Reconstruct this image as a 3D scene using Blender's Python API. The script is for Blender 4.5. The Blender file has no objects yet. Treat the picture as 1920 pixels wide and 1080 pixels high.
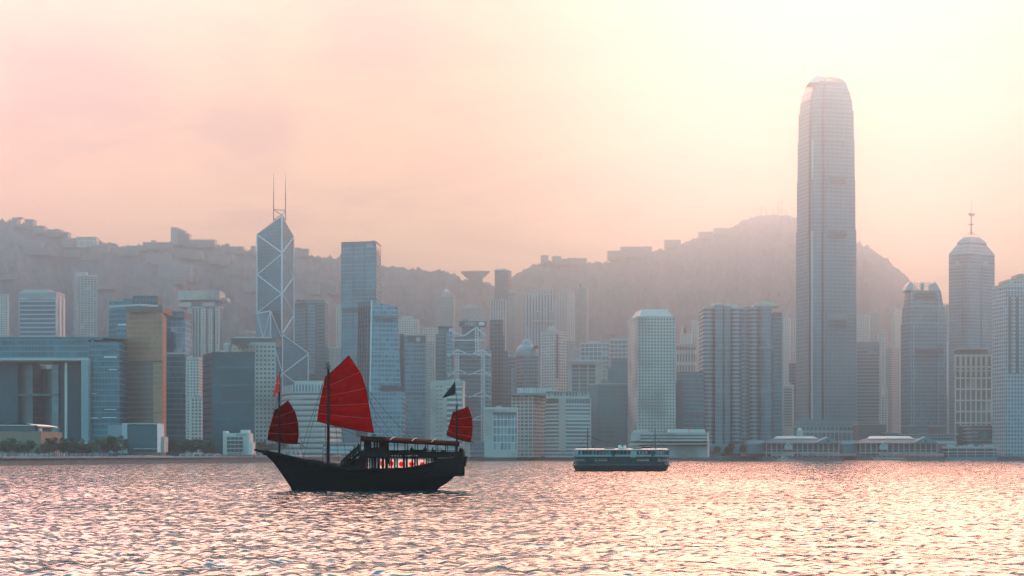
import bpy, math, random
import numpy as np
from mathutils import Vector, Matrix

R = math.radians
random.seed(7)
rng = np.random.default_rng(7)
sc = bpy.context.scene
col = sc.collection

# ------------------------------------------------------------------ camera
FPX, HZ, CH = 2777.0, 853.5, 4.5          # focal length and horizon in photo pixels, eye height in metres
cam_d = bpy.data.cameras.new('camera')
cam = bpy.data.objects.new('camera', cam_d)
col.objects.link(cam)
cam.location = (0, 0, CH)
cam.rotation_euler = (R(90), 0, 0)
cam_d.sensor_width = 36
cam_d.lens = 36 * FPX / 1920
cam_d.shift_y = (HZ - 540) / 1920
cam_d.clip_start = 0.5
cam_d.clip_end = 30000
sc.camera = cam

# ------------------------------------------------------------------ view, world, sun
sc.view_settings.view_transform = 'Standard'
sc.view_settings.look = 'None'
sc.view_settings.exposure = 0.42
sc.view_settings.gamma = 1.0
sc.cycles.use_denoising = True
sc.cycles.denoising_prefilter = 'FAST'
sc.cycles.max_bounces = 6
sc.cycles.volume_bounces = 0
sc.cycles.transparent_max_bounces = 12
sc.cycles.caustics_reflective = False
sc.cycles.caustics_refractive = False

SUN_EL, SUN_AZ = 17.5, 12.3               # degrees above the horizon, degrees right of the view axis
SD = (math.sin(R(SUN_AZ)) * math.cos(R(SUN_EL)), math.cos(R(SUN_AZ)) * math.cos(R(SUN_EL)), math.sin(R(SUN_EL)))

world = bpy.data.worlds.new('World')
sc.world = world
world.use_nodes = True
nt = world.node_tree
N, L = nt.nodes, nt.links


def nmath(nt, op, a, b=None, clamp=False):
    n = nt.nodes.new('ShaderNodeMath'); n.operation = op; n.use_clamp = clamp
    for i, v in enumerate((a, b)):
        if v is None: continue
        if isinstance(v, (int, float)): n.inputs[i].default_value = v
        else: nt.links.new(v, n.inputs[i])
    return n.outputs[0]


def nmix(nt, f, a, b, mode='MIX'):
    n = nt.nodes.new('ShaderNodeMix'); n.data_type = 'RGBA'; n.blend_type = mode
    n.clamp_factor = True
    for i, v in ((0, f), (6, a), (7, b)):
        if isinstance(v, (int, float)): n.inputs[i].default_value = v
        elif isinstance(v, tuple): n.inputs[i].default_value = (v[0], v[1], v[2], 1)
        else: nt.links.new(v, n.inputs[i])
    return n.outputs[2]


def nramp(nt, x, lo, hi):
    n = nt.nodes.new('ShaderNodeMapRange'); n.interpolation_type = 'SMOOTHSTEP'
    nt.links.new(x, n.inputs[0])
    n.inputs[1].default_value = lo; n.inputs[2].default_value = hi
    return n.outputs[0]


bg = N['Background']
sky = N.new('ShaderNodeTexSky'); sky.sky_type = 'NISHITA'; sky.sun_disc = False
sky.sun_elevation = R(SUN_EL); sky.sun_rotation = R(SUN_AZ); sky.air_density = 1.2; sky.dust_density = 1.5
tc = N.new('ShaderNodeTexCoord')
sep = N.new('ShaderNodeSeparateXYZ'); L.new(tc.outputs['Generated'], sep.inputs[0])
dx, dy, dz = sep.outputs
dot = N.new('ShaderNodeVectorMath'); dot.operation = 'DOT_PRODUCT'
L.new(tc.outputs['Generated'], dot.inputs[0]); dot.inputs[1].default_value = SD
cs = nmath(nt, 'MAXIMUM', dot.outputs['Value'], 0.0)
# overcast veil over the harbour: a thin cloud sheet at height, seen in perspective
up = nmath(nt, 'ADD', nmath(nt, 'MAXIMUM', dz, 0.0), 0.30)
cmb = N.new('ShaderNodeCombineXYZ')
L.new(nmath(nt, 'DIVIDE', dx, up), cmb.inputs[0]); L.new(nmath(nt, 'DIVIDE', dy, up), cmb.inputs[1])
no = N.new('ShaderNodeTexNoise'); no.inputs['Scale'].default_value = 2.3; no.inputs['Detail'].default_value = 5
no.inputs['Roughness'].default_value = 0.66; no.inputs['Distortion'].default_value = 0.6
mp = N.new('ShaderNodeMapping'); mp.inputs['Scale'].default_value = (1.0, 1.5, 1.0); mp.inputs['Location'].default_value = (3.4, 1.2, 0)
mp.inputs['Rotation'].default_value = (0, 0, 0.25)
L.new(cmb.outputs[0], mp.inputs[0]); L.new(mp.outputs[0], no.inputs['Vector'])
cl = nramp(nt, no.outputs[0], 0.45, 0.62)


def bank(px, py, power):
    # a heavier cloud bank round one direction of the sky, its edge broken up by the noise
    d = nt.nodes.new('ShaderNodeVectorMath'); d.operation = 'DOT_PRODUCT'
    nt.links.new(tc.outputs['Generated'], d.inputs[0])
    d.inputs[1].default_value = Vector(((px - 960) / FPX, 1.0, (HZ - py) / FPX)).normalized()
    m = nmath(nt, 'POWER', nmath(nt, 'MAXIMUM', d.outputs['Value'], 0.0), power)
    return nramp(nt, nmath(nt, 'MULTIPLY', m, nmath(nt, 'MULTIPLY', nmath(nt, 'SUBTRACT', no.outputs[0], 0.22), 3.4)), 0.30, 1.15)


banks = nmath(nt, 'MAXIMUM', nmath(nt, 'MAXIMUM', bank(1870, 60, 500), bank(150, 190, 260)), nmath(nt, 'MAXIMUM', bank(470, 250, 700), bank(700, 60, 600)))
cl = nmath(nt, 'MAXIMUM', nmath(nt, 'MULTIPLY', cl, 0.8), banks)
K = 10.0                                   # the Background below runs at 0.1


def k(c, s=1.0): return tuple(v * K * s for v in c)


SKY_WARM = k((1.38, 0.70, 0.395))
SKY_PINK = k((1.08, 0.505, 0.35))
SKY_GLOW = k((0.50, 0.18, 0.03))
SKY_FILL_BLUE = k((0.60, 1.60, 1.90))
veil = nmix(nt, cl, SKY_WARM, SKY_PINK)
# pink grows away from the sun
away = nramp(nt, cs, 0.97, 0.80)
veil = nmix(nt, nmath(nt, 'MULTIPLY', away, 0.55), veil, k((1.46, 0.60, 0.415)))
g1 = nmath(nt, 'POWER', cs, 18.0)
g2 = nmath(nt, 'POWER', cs, 420.0)
glow = nmath(nt, 'MULTIPLY', g1, 0.85)
veil = nmix(nt, nmath(nt, 'MULTIPLY', glow, nmath(nt, 'SUBTRACT', 1.0, nmath(nt, 'MULTIPLY', bank(1870, 60, 500), 0.8))), veil, SKY_GLOW)
gl2 = nmix(nt, g2, (0, 0, 0), k((0.30, 0.20, 0.10)))
veil = nmix(nt, 1.0, veil, gl2, 'ADD')
veil = nmix(nt, nmath(nt, 'MULTIPLY', bank(1870, 60, 500), 0.9), veil, k((0.50, 0.20, 0.09)))
veil = nmix(nt, nmath(nt, 'MULTIPLY', banks, 0.28), veil, k((0.85, 0.36, 0.25)))
# added bright band above the frame, unseen, lights the water and haze
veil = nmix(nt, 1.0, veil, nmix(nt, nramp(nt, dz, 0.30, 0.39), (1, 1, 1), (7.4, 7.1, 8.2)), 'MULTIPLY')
veil = nmix(nt, 1.0, veil, nmix(nt, nramp(nt, dz, 0.26, 0.12), (1, 1, 1), (1.42, 1.40, 1.34)), 'MULTIPLY')
# unseen sky overhead and behind, coloured to light fronts and haze teal
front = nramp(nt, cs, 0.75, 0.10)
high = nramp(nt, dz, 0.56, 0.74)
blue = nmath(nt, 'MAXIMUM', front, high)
nish = nmix(nt, 0.72, sky.outputs[0], SKY_FILL_BLUE)
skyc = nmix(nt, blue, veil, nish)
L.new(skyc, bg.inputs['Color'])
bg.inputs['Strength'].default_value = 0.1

sun_d = bpy.data.lights.new('sun', 'SUN'); sun_d.energy = 1.15; sun_d.angle = R(21); sun_d.color = (1.0, 0.34, 0.20)
sun = bpy.data.objects.new('sun', sun_d); col.objects.link(sun)
sun.rotation_euler = Vector(SD).to_track_quat('Z', 'Y').to_euler()

HAZE_DENSITY = 0.00040
HAZE_COLOR = (0.36, 0.685, 0.995)
HAZE_G = 0.895


# ------------------------------------------------------------------ helpers
def PX(px, Y): return (px - 960.0) / FPX * Y
def PZ(py, Y): return CH + (HZ - py) / FPX * Y


class MB:
    """collects faces of one part; built as ONE mesh object"""
    def __init__(s): s.v = []; s.f = []; s.uv = []; s.mi = []; s.smooth = []

    def face(s, pts, uv=None, m=0, sm=False):
        i = len(s.v); s.v.extend([tuple(p) for p in pts]); s.f.append(tuple(range(i, i + len(pts))))
        s.uv.append(uv or [(0, 0)] * len(pts)); s.mi.append(m); s.smooth.append(sm)

    def prism(s, poly, z0, z1, m=0, mt=1, poly1=None, top=True, bottom=False, ztop=None):
        """upright prism on a CCW footprint; poly1 = other footprint at the top; ztop = per-corner heights"""
        n = len(poly); q = poly1 or poly; u = 0
        zt = ztop or [z1] * n
        for i in range(n):
            j = (i + 1) % n
            a, b, c, d = poly[i], poly[j], q[j], q[i]
            w = math.hypot(b[0] - a[0], b[1] - a[1])
            s.face([(a[0], a[1], z0), (b[0], b[1], z0), (c[0], c[1], zt[j]), (d[0], d[1], zt[i])],
                   [(u, 0), (u + w, 0), (u + w, zt[j] - z0), (u, zt[i] - z0)], m)
            u += math.ceil(w / 12) * 12 if w > 30 else w
        if top: s.face([(p[0], p[1], zt[i]) for i, p in enumerate(q)], [(p[0], p[1]) for p in q], mt)
        if bottom: s.face([(p[0], p[1], z0) for p in reversed(poly)], None, mt)

    def box(s, x0, x1, y0, y1, z0, z1, m=0, mt=None):
        s.prism([(x0, y0), (x1, y0), (x1, y1), (x0, y1)], z0, z1, m, m if mt is None else mt, bottom=True)

    def tube(s, p, q, r0, r1=None, n=8, m=0, caps=True):
        p, q = Vector(p), Vector(q); r1 = r0 if r1 is None else r1
        d = (q - p)
        if d.length < 1e-9: return
        d.normalize(); a = d.orthogonal().normalized(); b = d.cross(a)
        rp = [p + (a * math.cos(2 * math.pi * i / n) + b * math.sin(2 * math.pi * i / n)) * r0 for i in range(n)]
        rq = [q + (a * math.cos(2 * math.pi * i / n) + b * math.sin(2 * math.pi * i / n)) * r1 for i in range(n)]
        for i in range(n):
            j = (i + 1) % n; s.face([rp[i], rp[j], rq[j], rq[i]], None, m, n > 5)
        if caps: s.face(rp[::-1], None, m); s.face(rq, None, m)

    def path(s, pts, r, n=5, m=0):
        for a, b in zip(pts[:-1], pts[1:]): s.tube(a, b, r, r, n, m)

    def lathe(s, c, prof, n=20, m=0, axis='z', sm=True):
        """prof = (radius, height) pairs about a vertical axis through c"""
        def P(r, h, i):
            t = 2 * math.pi * i / n
            if axis == 'z': return (c[0] + r * math.cos(t), c[1] + r * math.sin(t), c[2] + h)
            return (c[0] + r * math.cos(t), c[1] - h, c[2] + r * math.sin(t))
        for (r0, h0), (r1, h1) in zip(prof[:-1], prof[1:]):
            for i in range(n):
                pts = [P(r0, h0, i), P(r0, h0, i + 1), P(r1, h1, i + 1), P(r1, h1, i)]
                if r0 < 1e-6: pts = [pts[0], pts[2], pts[3]]
                elif r1 < 1e-6: pts = pts[:3]
                s.face(pts, None, m, sm)

    def beam(s, p, q, w, d, m=0, nrm=(0, -1, 0)):
        """square bar from p to q, w wide across the face, d deep along nrm"""
        p, q, nv = Vector(p), Vector(q), Vector(nrm).normalized()
        t = (q - p).normalized(); a = t.cross(nv).normalized() * (w / 2); b = nv * d
        P0 = [p + a, p - a, p - a + b, p + a + b]; Q0 = [x + (q - p) for x in P0]
        for i in range(4):
            j = (i + 1) % 4; s.face([P0[i], P0[j], Q0[j], Q0[i]], None, m)
        s.face(P0[::-1], None, m); s.face(Q0, None, m)

    def grid(s, P, m=0, sm=True, uv=None):
        """P[i][j] points -> quads"""
        i0 = len(s.v); ni, nj = len(P), len(P[0])
        for row in P: s.v.extend([tuple(p) for p in row])
        for i in range(ni - 1):
            for j in range(nj - 1):
                s.f.append((i0 + i * nj + j, i0 + i * nj + j + 1, i0 + (i + 1) * nj + j + 1, i0 + (i + 1) * nj + j))
                s.uv.append([(j, i), (j + 1, i), (j + 1, i + 1), (j, i + 1)]); s.mi.append(m); s.smooth.append(sm)

    def build(s, name, mats, parent=None, origin=None, label=None):
        """origin: world point the vertices are made relative to (the parent's place when it has one)"""
        if origin is None: origin = wloc(parent) if parent is not None else (0, 0, 0)
        me = bpy.data.meshes.new(name)
        ox, oy, oz = origin
        me.from_pydata([(x - ox, y - oy, z - oz) for x, y, z in s.v], [], s.f)
        ul = me.uv_layers.new(name='UVMap')
        flat = [c for f in s.uv for p in f for c in p]
        ul.data.foreach_set('uv', flat)
        if not isinstance(mats, (list, tuple)): mats = [mats]
        for m in mats: me.materials.append(m)
        me.polygons.foreach_set('material_index', [min(i, len(mats) - 1) for i in s.mi])
        me.polygons.foreach_set('use_smooth', s.smooth)
        me.update()
        o = bpy.data.objects.new(name, me); col.objects.link(o)
        if parent is not None: o.parent = parent
        else: o.location = origin
        if label: o['label'] = label
        return o


def wloc(o):
    v = Vector((0, 0, 0))
    while o is not None: v += o.location; o = o.parent
    return tuple(v)


def thing(name, label, cat, loc=(0, 0, 0), group=None):
    o = bpy.data.objects.new(name, None); col.objects.link(o); o.location = loc
    o.empty_display_size = 1
    o['label'] = label; o['category'] = cat
    if group: o['group'] = group
    return o


def tag(o, label, cat, group=None):
    o['label'] = label; o['category'] = cat
    if group: o['group'] = group
    return o


def struct(o, kind='structure'): o['kind'] = kind; return o


def linkcopy(o, parent, loc):
    c = o.copy(); col.objects.link(c); c.parent = parent; c.location = loc; return c


def dup(root, loc, label=None, scale=None, rotz=None):
    r = root.copy(); col.objects.link(r); r.location = loc
    if label: r['label'] = label
    if scale is not None: r.scale = (scale,) * 3 if isinstance(scale, (int, float)) else scale
    if rotz is not None: r.rotation_euler = (0, 0, rotz)
    for ch in list(root.children):
        c = ch.copy(); col.objects.link(c); c.parent = r
        for g in list(ch.children):
            d = g.copy(); col.objects.link(d); d.parent = c
    return r


# ------------------------------------------------------------------ materials
MATS = {}


def mat(name, rgb, rough=0.7, metal=0.0, spec=0.4, var=0.12, scale=0.6, trans=None):
    if name in MATS: return MATS[name]
    m = bpy.data.materials.new(name); m.use_nodes = True; t = m.node_tree
    b = t.nodes['Principled BSDF']
    b.inputs['Roughness'].default_value = rough; b.inputs['Metallic'].default_value = metal
    b.inputs['Specular IOR Level'].default_value = spec
    c = t.nodes.new('ShaderNodeTexCoord'); n = t.nodes.new('ShaderNodeTexNoise')
    n.inputs['Scale'].default_value = scale; n.inputs['Detail'].default_value = 4
    t.links.new(c.outputs['Object'], n.inputs['Vector'])
    lo = tuple(v * (1 - var) for v in rgb); hi = tuple(min(1, v * (1 + var)) for v in rgb)
    o = nmix(t, n.outputs[0], lo, hi)
    t.links.new(o, b.inputs['Base Color'])
    MATS[name] = m
    return m


def facade(name, wall, glass, fh=3.8, bw=3.0, sp=0.35, mu=0.15, rg=0.18, rw=0.65, var=0.5, gm=0.0, belt=0, blinds=0.12):
    """curtain wall / window grid in metres of the wall's own UV: spandrels, mullions, panes that differ, belts"""
    if name in MATS: return MATS[name]
    m = bpy.data.materials.new(name); m.use_nodes = True; t = m.node_tree; b = t.nodes['Principled BSDF']
    uvn = t.nodes.new('ShaderNodeUVMap'); s = t.nodes.new('ShaderNodeSeparateXYZ'); t.links.new(uvn.outputs[0], s.inputs[0])
    U = nmath(t, 'DIVIDE', s.outputs[0], bw); V = nmath(t, 'DIVIDE', s.outputs[1], fh)
    fu = nmath(t, 'FRACT', U); fv = nmath(t, 'FRACT', V)
    w = nmath(t, 'MAXIMUM', nmath(t, 'LESS_THAN', fu, mu), nmath(t, 'LESS_THAN', fv, sp))
    cid = t.nodes.new('ShaderNodeCombineXYZ')
    t.links.new(nmath(t, 'FLOOR', U), cid.inputs[0]); t.links.new(nmath(t, 'FLOOR', V), cid.inputs[1])
    wn = t.nodes.new('ShaderNodeTexWhiteNoise'); wn.noise_dimensions = '2D'; t.links.new(cid.outputs[0], wn.inputs[0])
    big = t.nodes.new('ShaderNodeTexNoise'); big.inputs['Scale'].default_value = 0.035; big.inputs['Detail'].default_value = 3
    t.links.new(uvn.outputs[0], big.inputs['Vector'])
    g = nmix(t, wn.outputs[0], tuple(v * (1 - var) for v in glass), tuple(min(1, v * (1 + var)) for v in glass))
    blind_mask = nmath(t, 'GREATER_THAN', wn.outputs[0], 1 - blinds)  # random panes toned towards the wall colour, as drawn blinds
    g = nmix(t, nmath(t, 'MULTIPLY', blind_mask, 0.35), g, wall)
    g = nmix(t, nramp(t, big.outputs[0], 0.38, 0.66), g, tuple(v * 0.55 for v in glass))  # broad darker areas in the glass colour imitate uneven reflections
    wl = nmix(t, big.outputs[0], tuple(v * 0.86 for v in wall), tuple(min(1, v * 1.1) for v in wall))
    # rain streaks down the cladding
    st = t.nodes.new('ShaderNodeTexNoise'); st.inputs['Scale'].default_value = 1.0; st.inputs['Detail'].default_value = 2
    mpn = t.nodes.new('ShaderNodeMapping'); mpn.inputs['Scale'].default_value = (0.35, 0.012, 1)
    t.links.new(uvn.outputs[0], mpn.inputs[0]); t.links.new(mpn.outputs[0], st.inputs['Vector'])
    wl = nmix(t, nmath(t, 'MULTIPLY', nramp(t, st.outputs[0], 0.5, 0.75), 0.22), wl, tuple(v * 0.55 for v in wall))
    c = nmix(t, w, g, wl)
    if belt:
        fb = nmath(t, 'FRACT', nmath(t, 'DIVIDE', s.outputs[1], belt))
        c = nmix(t, nmath(t, 'MULTIPLY', nmath(t, 'LESS_THAN', fb, 5.0 / belt), 0.75), c, tuple(v * 0.5 for v in glass))
    t.links.new(c, b.inputs['Base Color'])
    rr = t.nodes.new('ShaderNodeMix'); t.links.new(w, rr.inputs[0]); rr.inputs[2].default_value = rg; rr.inputs[3].default_value = rw
    t.links.new(rr.outputs[0], b.inputs['Roughness'])
    b.inputs['Metallic'].default_value = gm
    MATS[name] = m
    return m


M_conc = mat('concrete', (0.40, 0.40, 0.38))
M_pale = mat('pale_render', (0.44, 0.39, 0.35))
M_white = mat('white_paint', (0.56, 0.50, 0.45), 0.5)
M_dark = mat('dark_metal', (0.05, 0.06, 0.065), 0.5)
M_steel = mat('painted_steel', (0.28, 0.36, 0.38), 0.45)
M_grey = mat('grey_cladding', (0.15, 0.23, 0.25), 0.6)
M_glassd = mat('dark_glass', (0.03, 0.06, 0.07), 0.12, spec=0.6)
M_teal = mat('teal_glass', (0.025, 0.13, 0.155), 0.2, spec=0.6)
M_red = mat('red_steel', (0.35, 0.05, 0.04), 0.5)
# ------------------------------------------------------------------ water
def water():
    th = np.concatenate([np.radians(np.linspace(-80, -26, 40, endpoint=False)), np.radians(np.linspace(-26, 26, 860)),
                         np.radians(np.linspace(26, 80, 41)[1:])])
    r = np.concatenate([6.0 * np.exp(np.linspace(0, math.log(48 / 6.0), 60, endpoint=False)), 48.0 * np.exp(np.linspace(0, math.log(950 / 48.0), 2100, endpoint=False)), 950.0 * np.exp(np.linspace(0, math.log(2300 / 950.0), 250))])
    rr, tt = np.meshgrid(r, th, indexing='ij')
    X = rr * np.sin(tt); Y = rr * np.cos(tt)
    step = np.gradient(r)[:, None] * np.ones_like(tt)
    X, Y = X.astype(np.float32), Y.astype(np.float32); step = step.astype(np.float32)
    Z = np.zeros_like(X); DX = np.zeros_like(X); DY = np.zeros_like(X)
    n = 110
    lam = 0.5 * np.exp(rng.uniform(0, 1, n) ** 1.2 * math.log(6.0 / 0.5))
    ang = R(205) + rng.normal(0, 0.75, n)
    ph = rng.uniform(0, 2 * math.pi, n)
    for i in range(n):
        kx, ky = math.cos(ang[i]) * 2 * math.pi / lam[i], math.sin(ang[i]) * 2 * math.pi / lam[i]
        sl = WAVE_SLOPE * (1.0 if lam[i] < 1.8 else (1.8 / lam[i]) ** 0.9)
        sl *= 1.25 if lam[i] < 1.6 else 1.0
        a = sl * lam[i] / (2 * math.pi)
        fade = np.clip((lam[i] / step - 2.2) / 2.5, 0, 1)
        p = kx * X + ky * Y + ph[i]
        s_, c_ = np.sin(p), np.cos(p)
        Z += a * fade * s_
        DX += -0.8 * a * fade * c_ * math.cos(ang[i]); DY += -0.8 * a * fade * c_ * math.sin(ang[i])
    # calmer and rougher patches drift across the harbour
    patch = 0.78 + 0.34 * np.sin(X * 0.045 + 1.3 + 1.5 * np.sin(Y * 0.02)) * np.sin(Y * 0.031 + 0.6 * np.sin(X * 0.03))
    Z *= patch
    X = X + DX * patch; Y = Y + DY * patch
    ni, nj = X.shape
    me = bpy.data.meshes.new('water')
    me.vertices.add(ni * nj)
    me.vertices.foreach_set('co', np.stack([X, Y, Z], -1).astype(np.float32).ravel())
    idx = np.arange(ni * nj).reshape(ni, nj)
    q = np.stack([idx[:-1, :-1], idx[:-1, 1:], idx[1:, 1:], idx[1:, :-1]], -1).reshape(-1, 4)
    # face winding so that normals point up
    q = q[:, ::-1]
    me.loops.add(q.size); me.loops.foreach_set('vertex_index', q.ravel().astype(np.int32))
    me.polygons.add(len(q)); me.polygons.foreach_set('loop_start', (np.arange(len(q)) * 4).astype(np.int32))
    me.polygons.foreach_set('use_smooth', np.ones(len(q), bool))
    me.update(calc_edges=True)
    o = bpy.data.objects.new('water', me); col.objects.link(o); struct(o)
    m = bpy.data.materials.new('sea_water'); m.use_nodes = True; t = m.node_tree; b = t.nodes['Principled BSDF']
    b.inputs['Base Color'].default_value = (0.008, 0.040, 0.050, 1)
    b.inputs['Roughness'].default_value = 0.08; b.inputs['IOR'].default_value = 1.75
    c = t.nodes.new('ShaderNodeTexCoord')
    n1 = t.nodes.new('ShaderNodeTexNoise'); n1.inputs['Scale'].default_value = 1.7; n1.inputs['Detail'].default_value = 2; n1.inputs['Roughness'].default_value = 0.62
    mp = t.nodes.new('ShaderNodeMapping'); mp.inputs['Scale'].default_value = (0.55, 1, 1); mp.inputs['Rotation'].default_value = (0, 0, 0.3)
    t.links.new(c.outputs['Object'], mp.inputs[0]); t.links.new(mp.outputs[0], n1.inputs['Vector'])
    n2 = t.nodes.new('ShaderNodeTexNoise'); n2.inputs['Scale'].default_value = 0.32; n2.inputs["Detail"].default_value = 3; n2.inputs['Roughness'].default_value = 0.6
    t.links.new(mp.outputs[0], n2.inputs['Vector'])
    b2 = t.nodes.new('ShaderNodeBump'); b2.inputs['Strength'].default_value = 1.0; b2.inputs["Distance"].default_value = 0.8
    t.links.new(n2.outputs[0], b2.inputs['Height'])
    bp = t.nodes.new('ShaderNodeBump'); t.links.new(b2.outputs[0], bp.inputs['Normal']); bp.inputs['Strength'].default_value = 1.0; bp.inputs['Distance'].default_value = 0.05
    t.links.new(n1.outputs[0], bp.inputs['Height']); t.links.new(bp.outputs[0], b.inputs['Normal'])
    me.materials.append(m)
    return o


WAVE_SLOPE = 0.0255
water()

# ------------------------------------------------------------------ land: reclaimed shore, sea wall
SHORE = [(-700, 560), (-200, 610), (0, 650), (250, 770), (480, 930), (700, 1150), (900, 1320), (1200, 1400), (1920, 1400), (2500, 1400), (3100, 1400)]
def shore_Y(px): return float(np.interp(px, [p for p, _ in SHORE], [y for _, y in SHORE]))
GZ = 3.0
M_ground = mat('paved_ground', (0.22, 0.21, 0.20), 0.9, scale=0.05)
M_wall = mat('sea_wall_stone', (0.17, 0.155, 0.14), 0.9, var=0.35, scale=0.25)
mb = MB()
front = [(PX(p, y), y) for p, y in SHORE]
poly = front + [(4200, 5100), (-4200, 5100)]
mb.prism(poly, -0.9, GZ, 0, 1)
mb2 = MB()
o = mb.build('ground', [M_wall, M_ground]); struct(o)
# promenade step and coping along the quay
mb = MB()
for (a, b) in zip(front[:-1], front[1:]):
    d = Vector((b[0] - a[0], b[1] - a[1], 0)).normalized(); nrm = Vector((d.y, -d.x, 0)) * 1.1
    A, B = Vector((a[0], a[1], 0)), Vector((b[0], b[1], 0))
    mb.prism([(A + nrm)[:2], (B + nrm)[:2], (B - nrm * 2)[:2], (A - nrm * 2)[:2]], GZ + 0.004, GZ + 0.9, 0, 0)
o = mb.build('quay_coping', mat('coping_concrete', (0.24, 0.22, 0.21), 0.85)); struct(o)

# ------------------------------------------------------------------ hills
RIDGE = [(-900, 470), (-500, 440), (-250, 425), (0, 414), (20, 413), (40, 419), (75, 427), (100, 434), (130, 442), (150, 447), (180, 450), (200, 455), (225, 461), (250, 462),
         (270, 457), (300, 456), (350, 456), (400, 460), (440, 465), (478, 472), (555, 475), (580, 480), (640, 483), (715, 498), (745, 501), (760, 505), (790, 503),
         (810, 508), (840, 511), (850, 517), (865, 523), (890, 526), (905, 531), (930, 537), (945, 530), (960, 520), (985, 504), (1000, 496), (1020, 493), (1060, 493), (1100, 494),
         (1140, 492), (1165, 484), (1200, 476), (1245, 467), (1280, 455), (1310, 446), (1340, 436), (1370, 430), (1390, 417), (1410, 406), (1440, 403), (1470, 402), (1500, 409),
         (1560, 432), (1605, 456), (1625, 461), (1640, 471), (1660, 485), (1680, 501), (1700, 519), (1720, 541), (1760, 563), (1780, 571), (1800, 579), (1850, 591), (1920, 601), (2100, 630), (2500, 660), (2900, 690)]
RP = np.array(RIDGE, float)
Y0H = 2150.0
def ridge_y(px): return np.interp(px, RP[:, 0], RP[:, 1])
def ridge_Y(px): return np.interp(px, [-900, 300, 860, 960, 1450, 1800, 2900], [2900, 3000, 3150, 3300, 3600, 3500, 3300])
def hill_z(px, f):
    """smooth height of the slope at fraction f of the way from its foot to the ridge"""
    Yr = ridge_Y(px); zr = CH + (HZ - ridge_y(px)) / FPX * Yr
    return GZ + (zr - GZ) * (0.82 * f + 0.18 * f * f)
def spur(px, f):
    return np.sin(np.pi * np.clip(f, 0, 1)) * (22 * np.sin(px * 0.021 + 3 * f) + 14 * np.sin(px * 0.047 + 1.1 - 2 * f) + 7 * np.sin(px * 0.11 + 5 * f))
def hill_hit(px, py):
    """where the slope is seen at a photo point: (Y, z)"""
    for f in np.linspace(0.02, 1.0, 197):
        Y = Y0H + (ridge_Y(px) - Y0H) * f
        z = hill_z(px, f) + spur(px, f)
        if HZ - (z - CH) * FPX / Y <= py: return float(Y), float(z)
    return float(ridge_Y(px)), float(hill_z(px, 1.0))


def hills():
    px = np.arange(-900, 2901, 3.0); fr = np.concatenate([np.linspace(-0.02, 1, 170), 1 + np.linspace(0.02, 0.42, 16)])
    P, Fm = np.meshgrid(px, fr, indexing='ij')
    Yr = ridge_Y(P); Y = Y0H + (Yr - Y0H) * Fm
    Fc = np.clip(Fm, -0.02, 1)
    Z = hill_z(P, Fc) + spur(P, Fc)
    zr = hill_z(P, np.ones_like(P))
    Z = np.where(Fm > 1, GZ + (zr - GZ) * np.clip(1 - (Fm - 1) / 0.42, 0, 1) ** 1.2 - 1, Z)
    # tree crowns: a bumpy canopy, clumped
    k1 = rng.normal(0, 1, P.shape); k2 = rng.normal(0, 1, P.shape)
    sm = k1.copy()
    for ax in (0, 1): sm = (np.roll(sm, 1, ax) + sm * 1.4 + np.roll(sm, -1, ax)) / 1.9
    Z += np.where((Fm > 0.03), 1.7 * k2 * np.clip(sm * 0.5 + 0.7, 0.1, 1.6) + 1.6 * sm, 0)
    X = (P - 960) / FPX * Y + rng.normal(0, 0.8, P.shape)
    ni, nj = X.shape
    idx = np.arange(ni * nj).reshape(ni, nj)
    q = np.stack([idx[:-1, :-1], idx[1:, :-1], idx[1:, 1:], idx[:-1, 1:]], -1).reshape(-1, 4)
    me = bpy.data.meshes.new('hills')
    me.from_pydata(np.stack([X, Y, Z], -1).reshape(-1, 3).tolist(), [], q.tolist())
    o = bpy.data.objects.new('hills', me); col.objects.link(o); struct(o)
    m = mat('hill_forest', (0.105, 0.124, 0.142), 0.95, spec=0.1, var=0.35, scale=0.02)
    me.materials.append(m)


hills()

# ------------------------------------------------------------------ haze
mb = MB()
mb.box(-2900, 3100, -120, 5000, -1.6, 640)
hz = mb.build('haze', [bpy.data.materials.new('harbour_haze')]); struct(hz, 'stuff')
m = hz.data.materials[0]; m.use_nodes = True; t = m.node_tree
t.nodes.remove(t.nodes['Principled BSDF'])
pv = t.nodes.new('ShaderNodeVolumePrincipled'); pv.inputs['Density'].default_value = HAZE_DENSITY
pv.inputs['Color'].default_value = (*HAZE_COLOR, 1); pv.inputs['Anisotropy'].default_value = HAZE_G
t.links.new(pv.outputs[0], t.nodes['Material Output'].inputs['Volume'])
m.cycles.volume_sampling = 'DISTANCE'; m.cycles.homogeneous_volume = True
# ------------------------------------------------------------------ buildings: toolkit
def poly_from(vis, depth=34.0):
    """visible plan corners, left to right, as (photo x, distance) -> closed footprint in metres, counter-clockwise"""
    p = [Vector((PX(a, y), y)) for a, y in vis]
    if len(p) == 3:
        p.append(p[0] + p[2] - p[1])
    elif len(p) == 2:
        d = (p[1] - p[0]).normalized(); n = Vector((-d.y, d.x)) * depth
        p += [p[1] + n, p[0] + n]
    return [tuple(v) for v in p]


def scaled(poly, k, kc=None):
    cx = sum(p[0] for p in poly) / len(poly); cy = sum(p[1] for p in poly) / len(poly)
    return [(cx + (p[0] - cx) * k, cy + (p[1] - cy) * k) for p in poly]


def grown(poly, d):
    cx = sum(p[0] for p in poly) / len(poly); cy = sum(p[1] for p in poly) / len(poly)
    out = []
    for p in poly:
        v = Vector((p[0] - cx, p[1] - cy)); l = v.length
        v = v * ((l + d * 1.4) / l); out.append((cx + v.x, cy + v.y))
    return out


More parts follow.
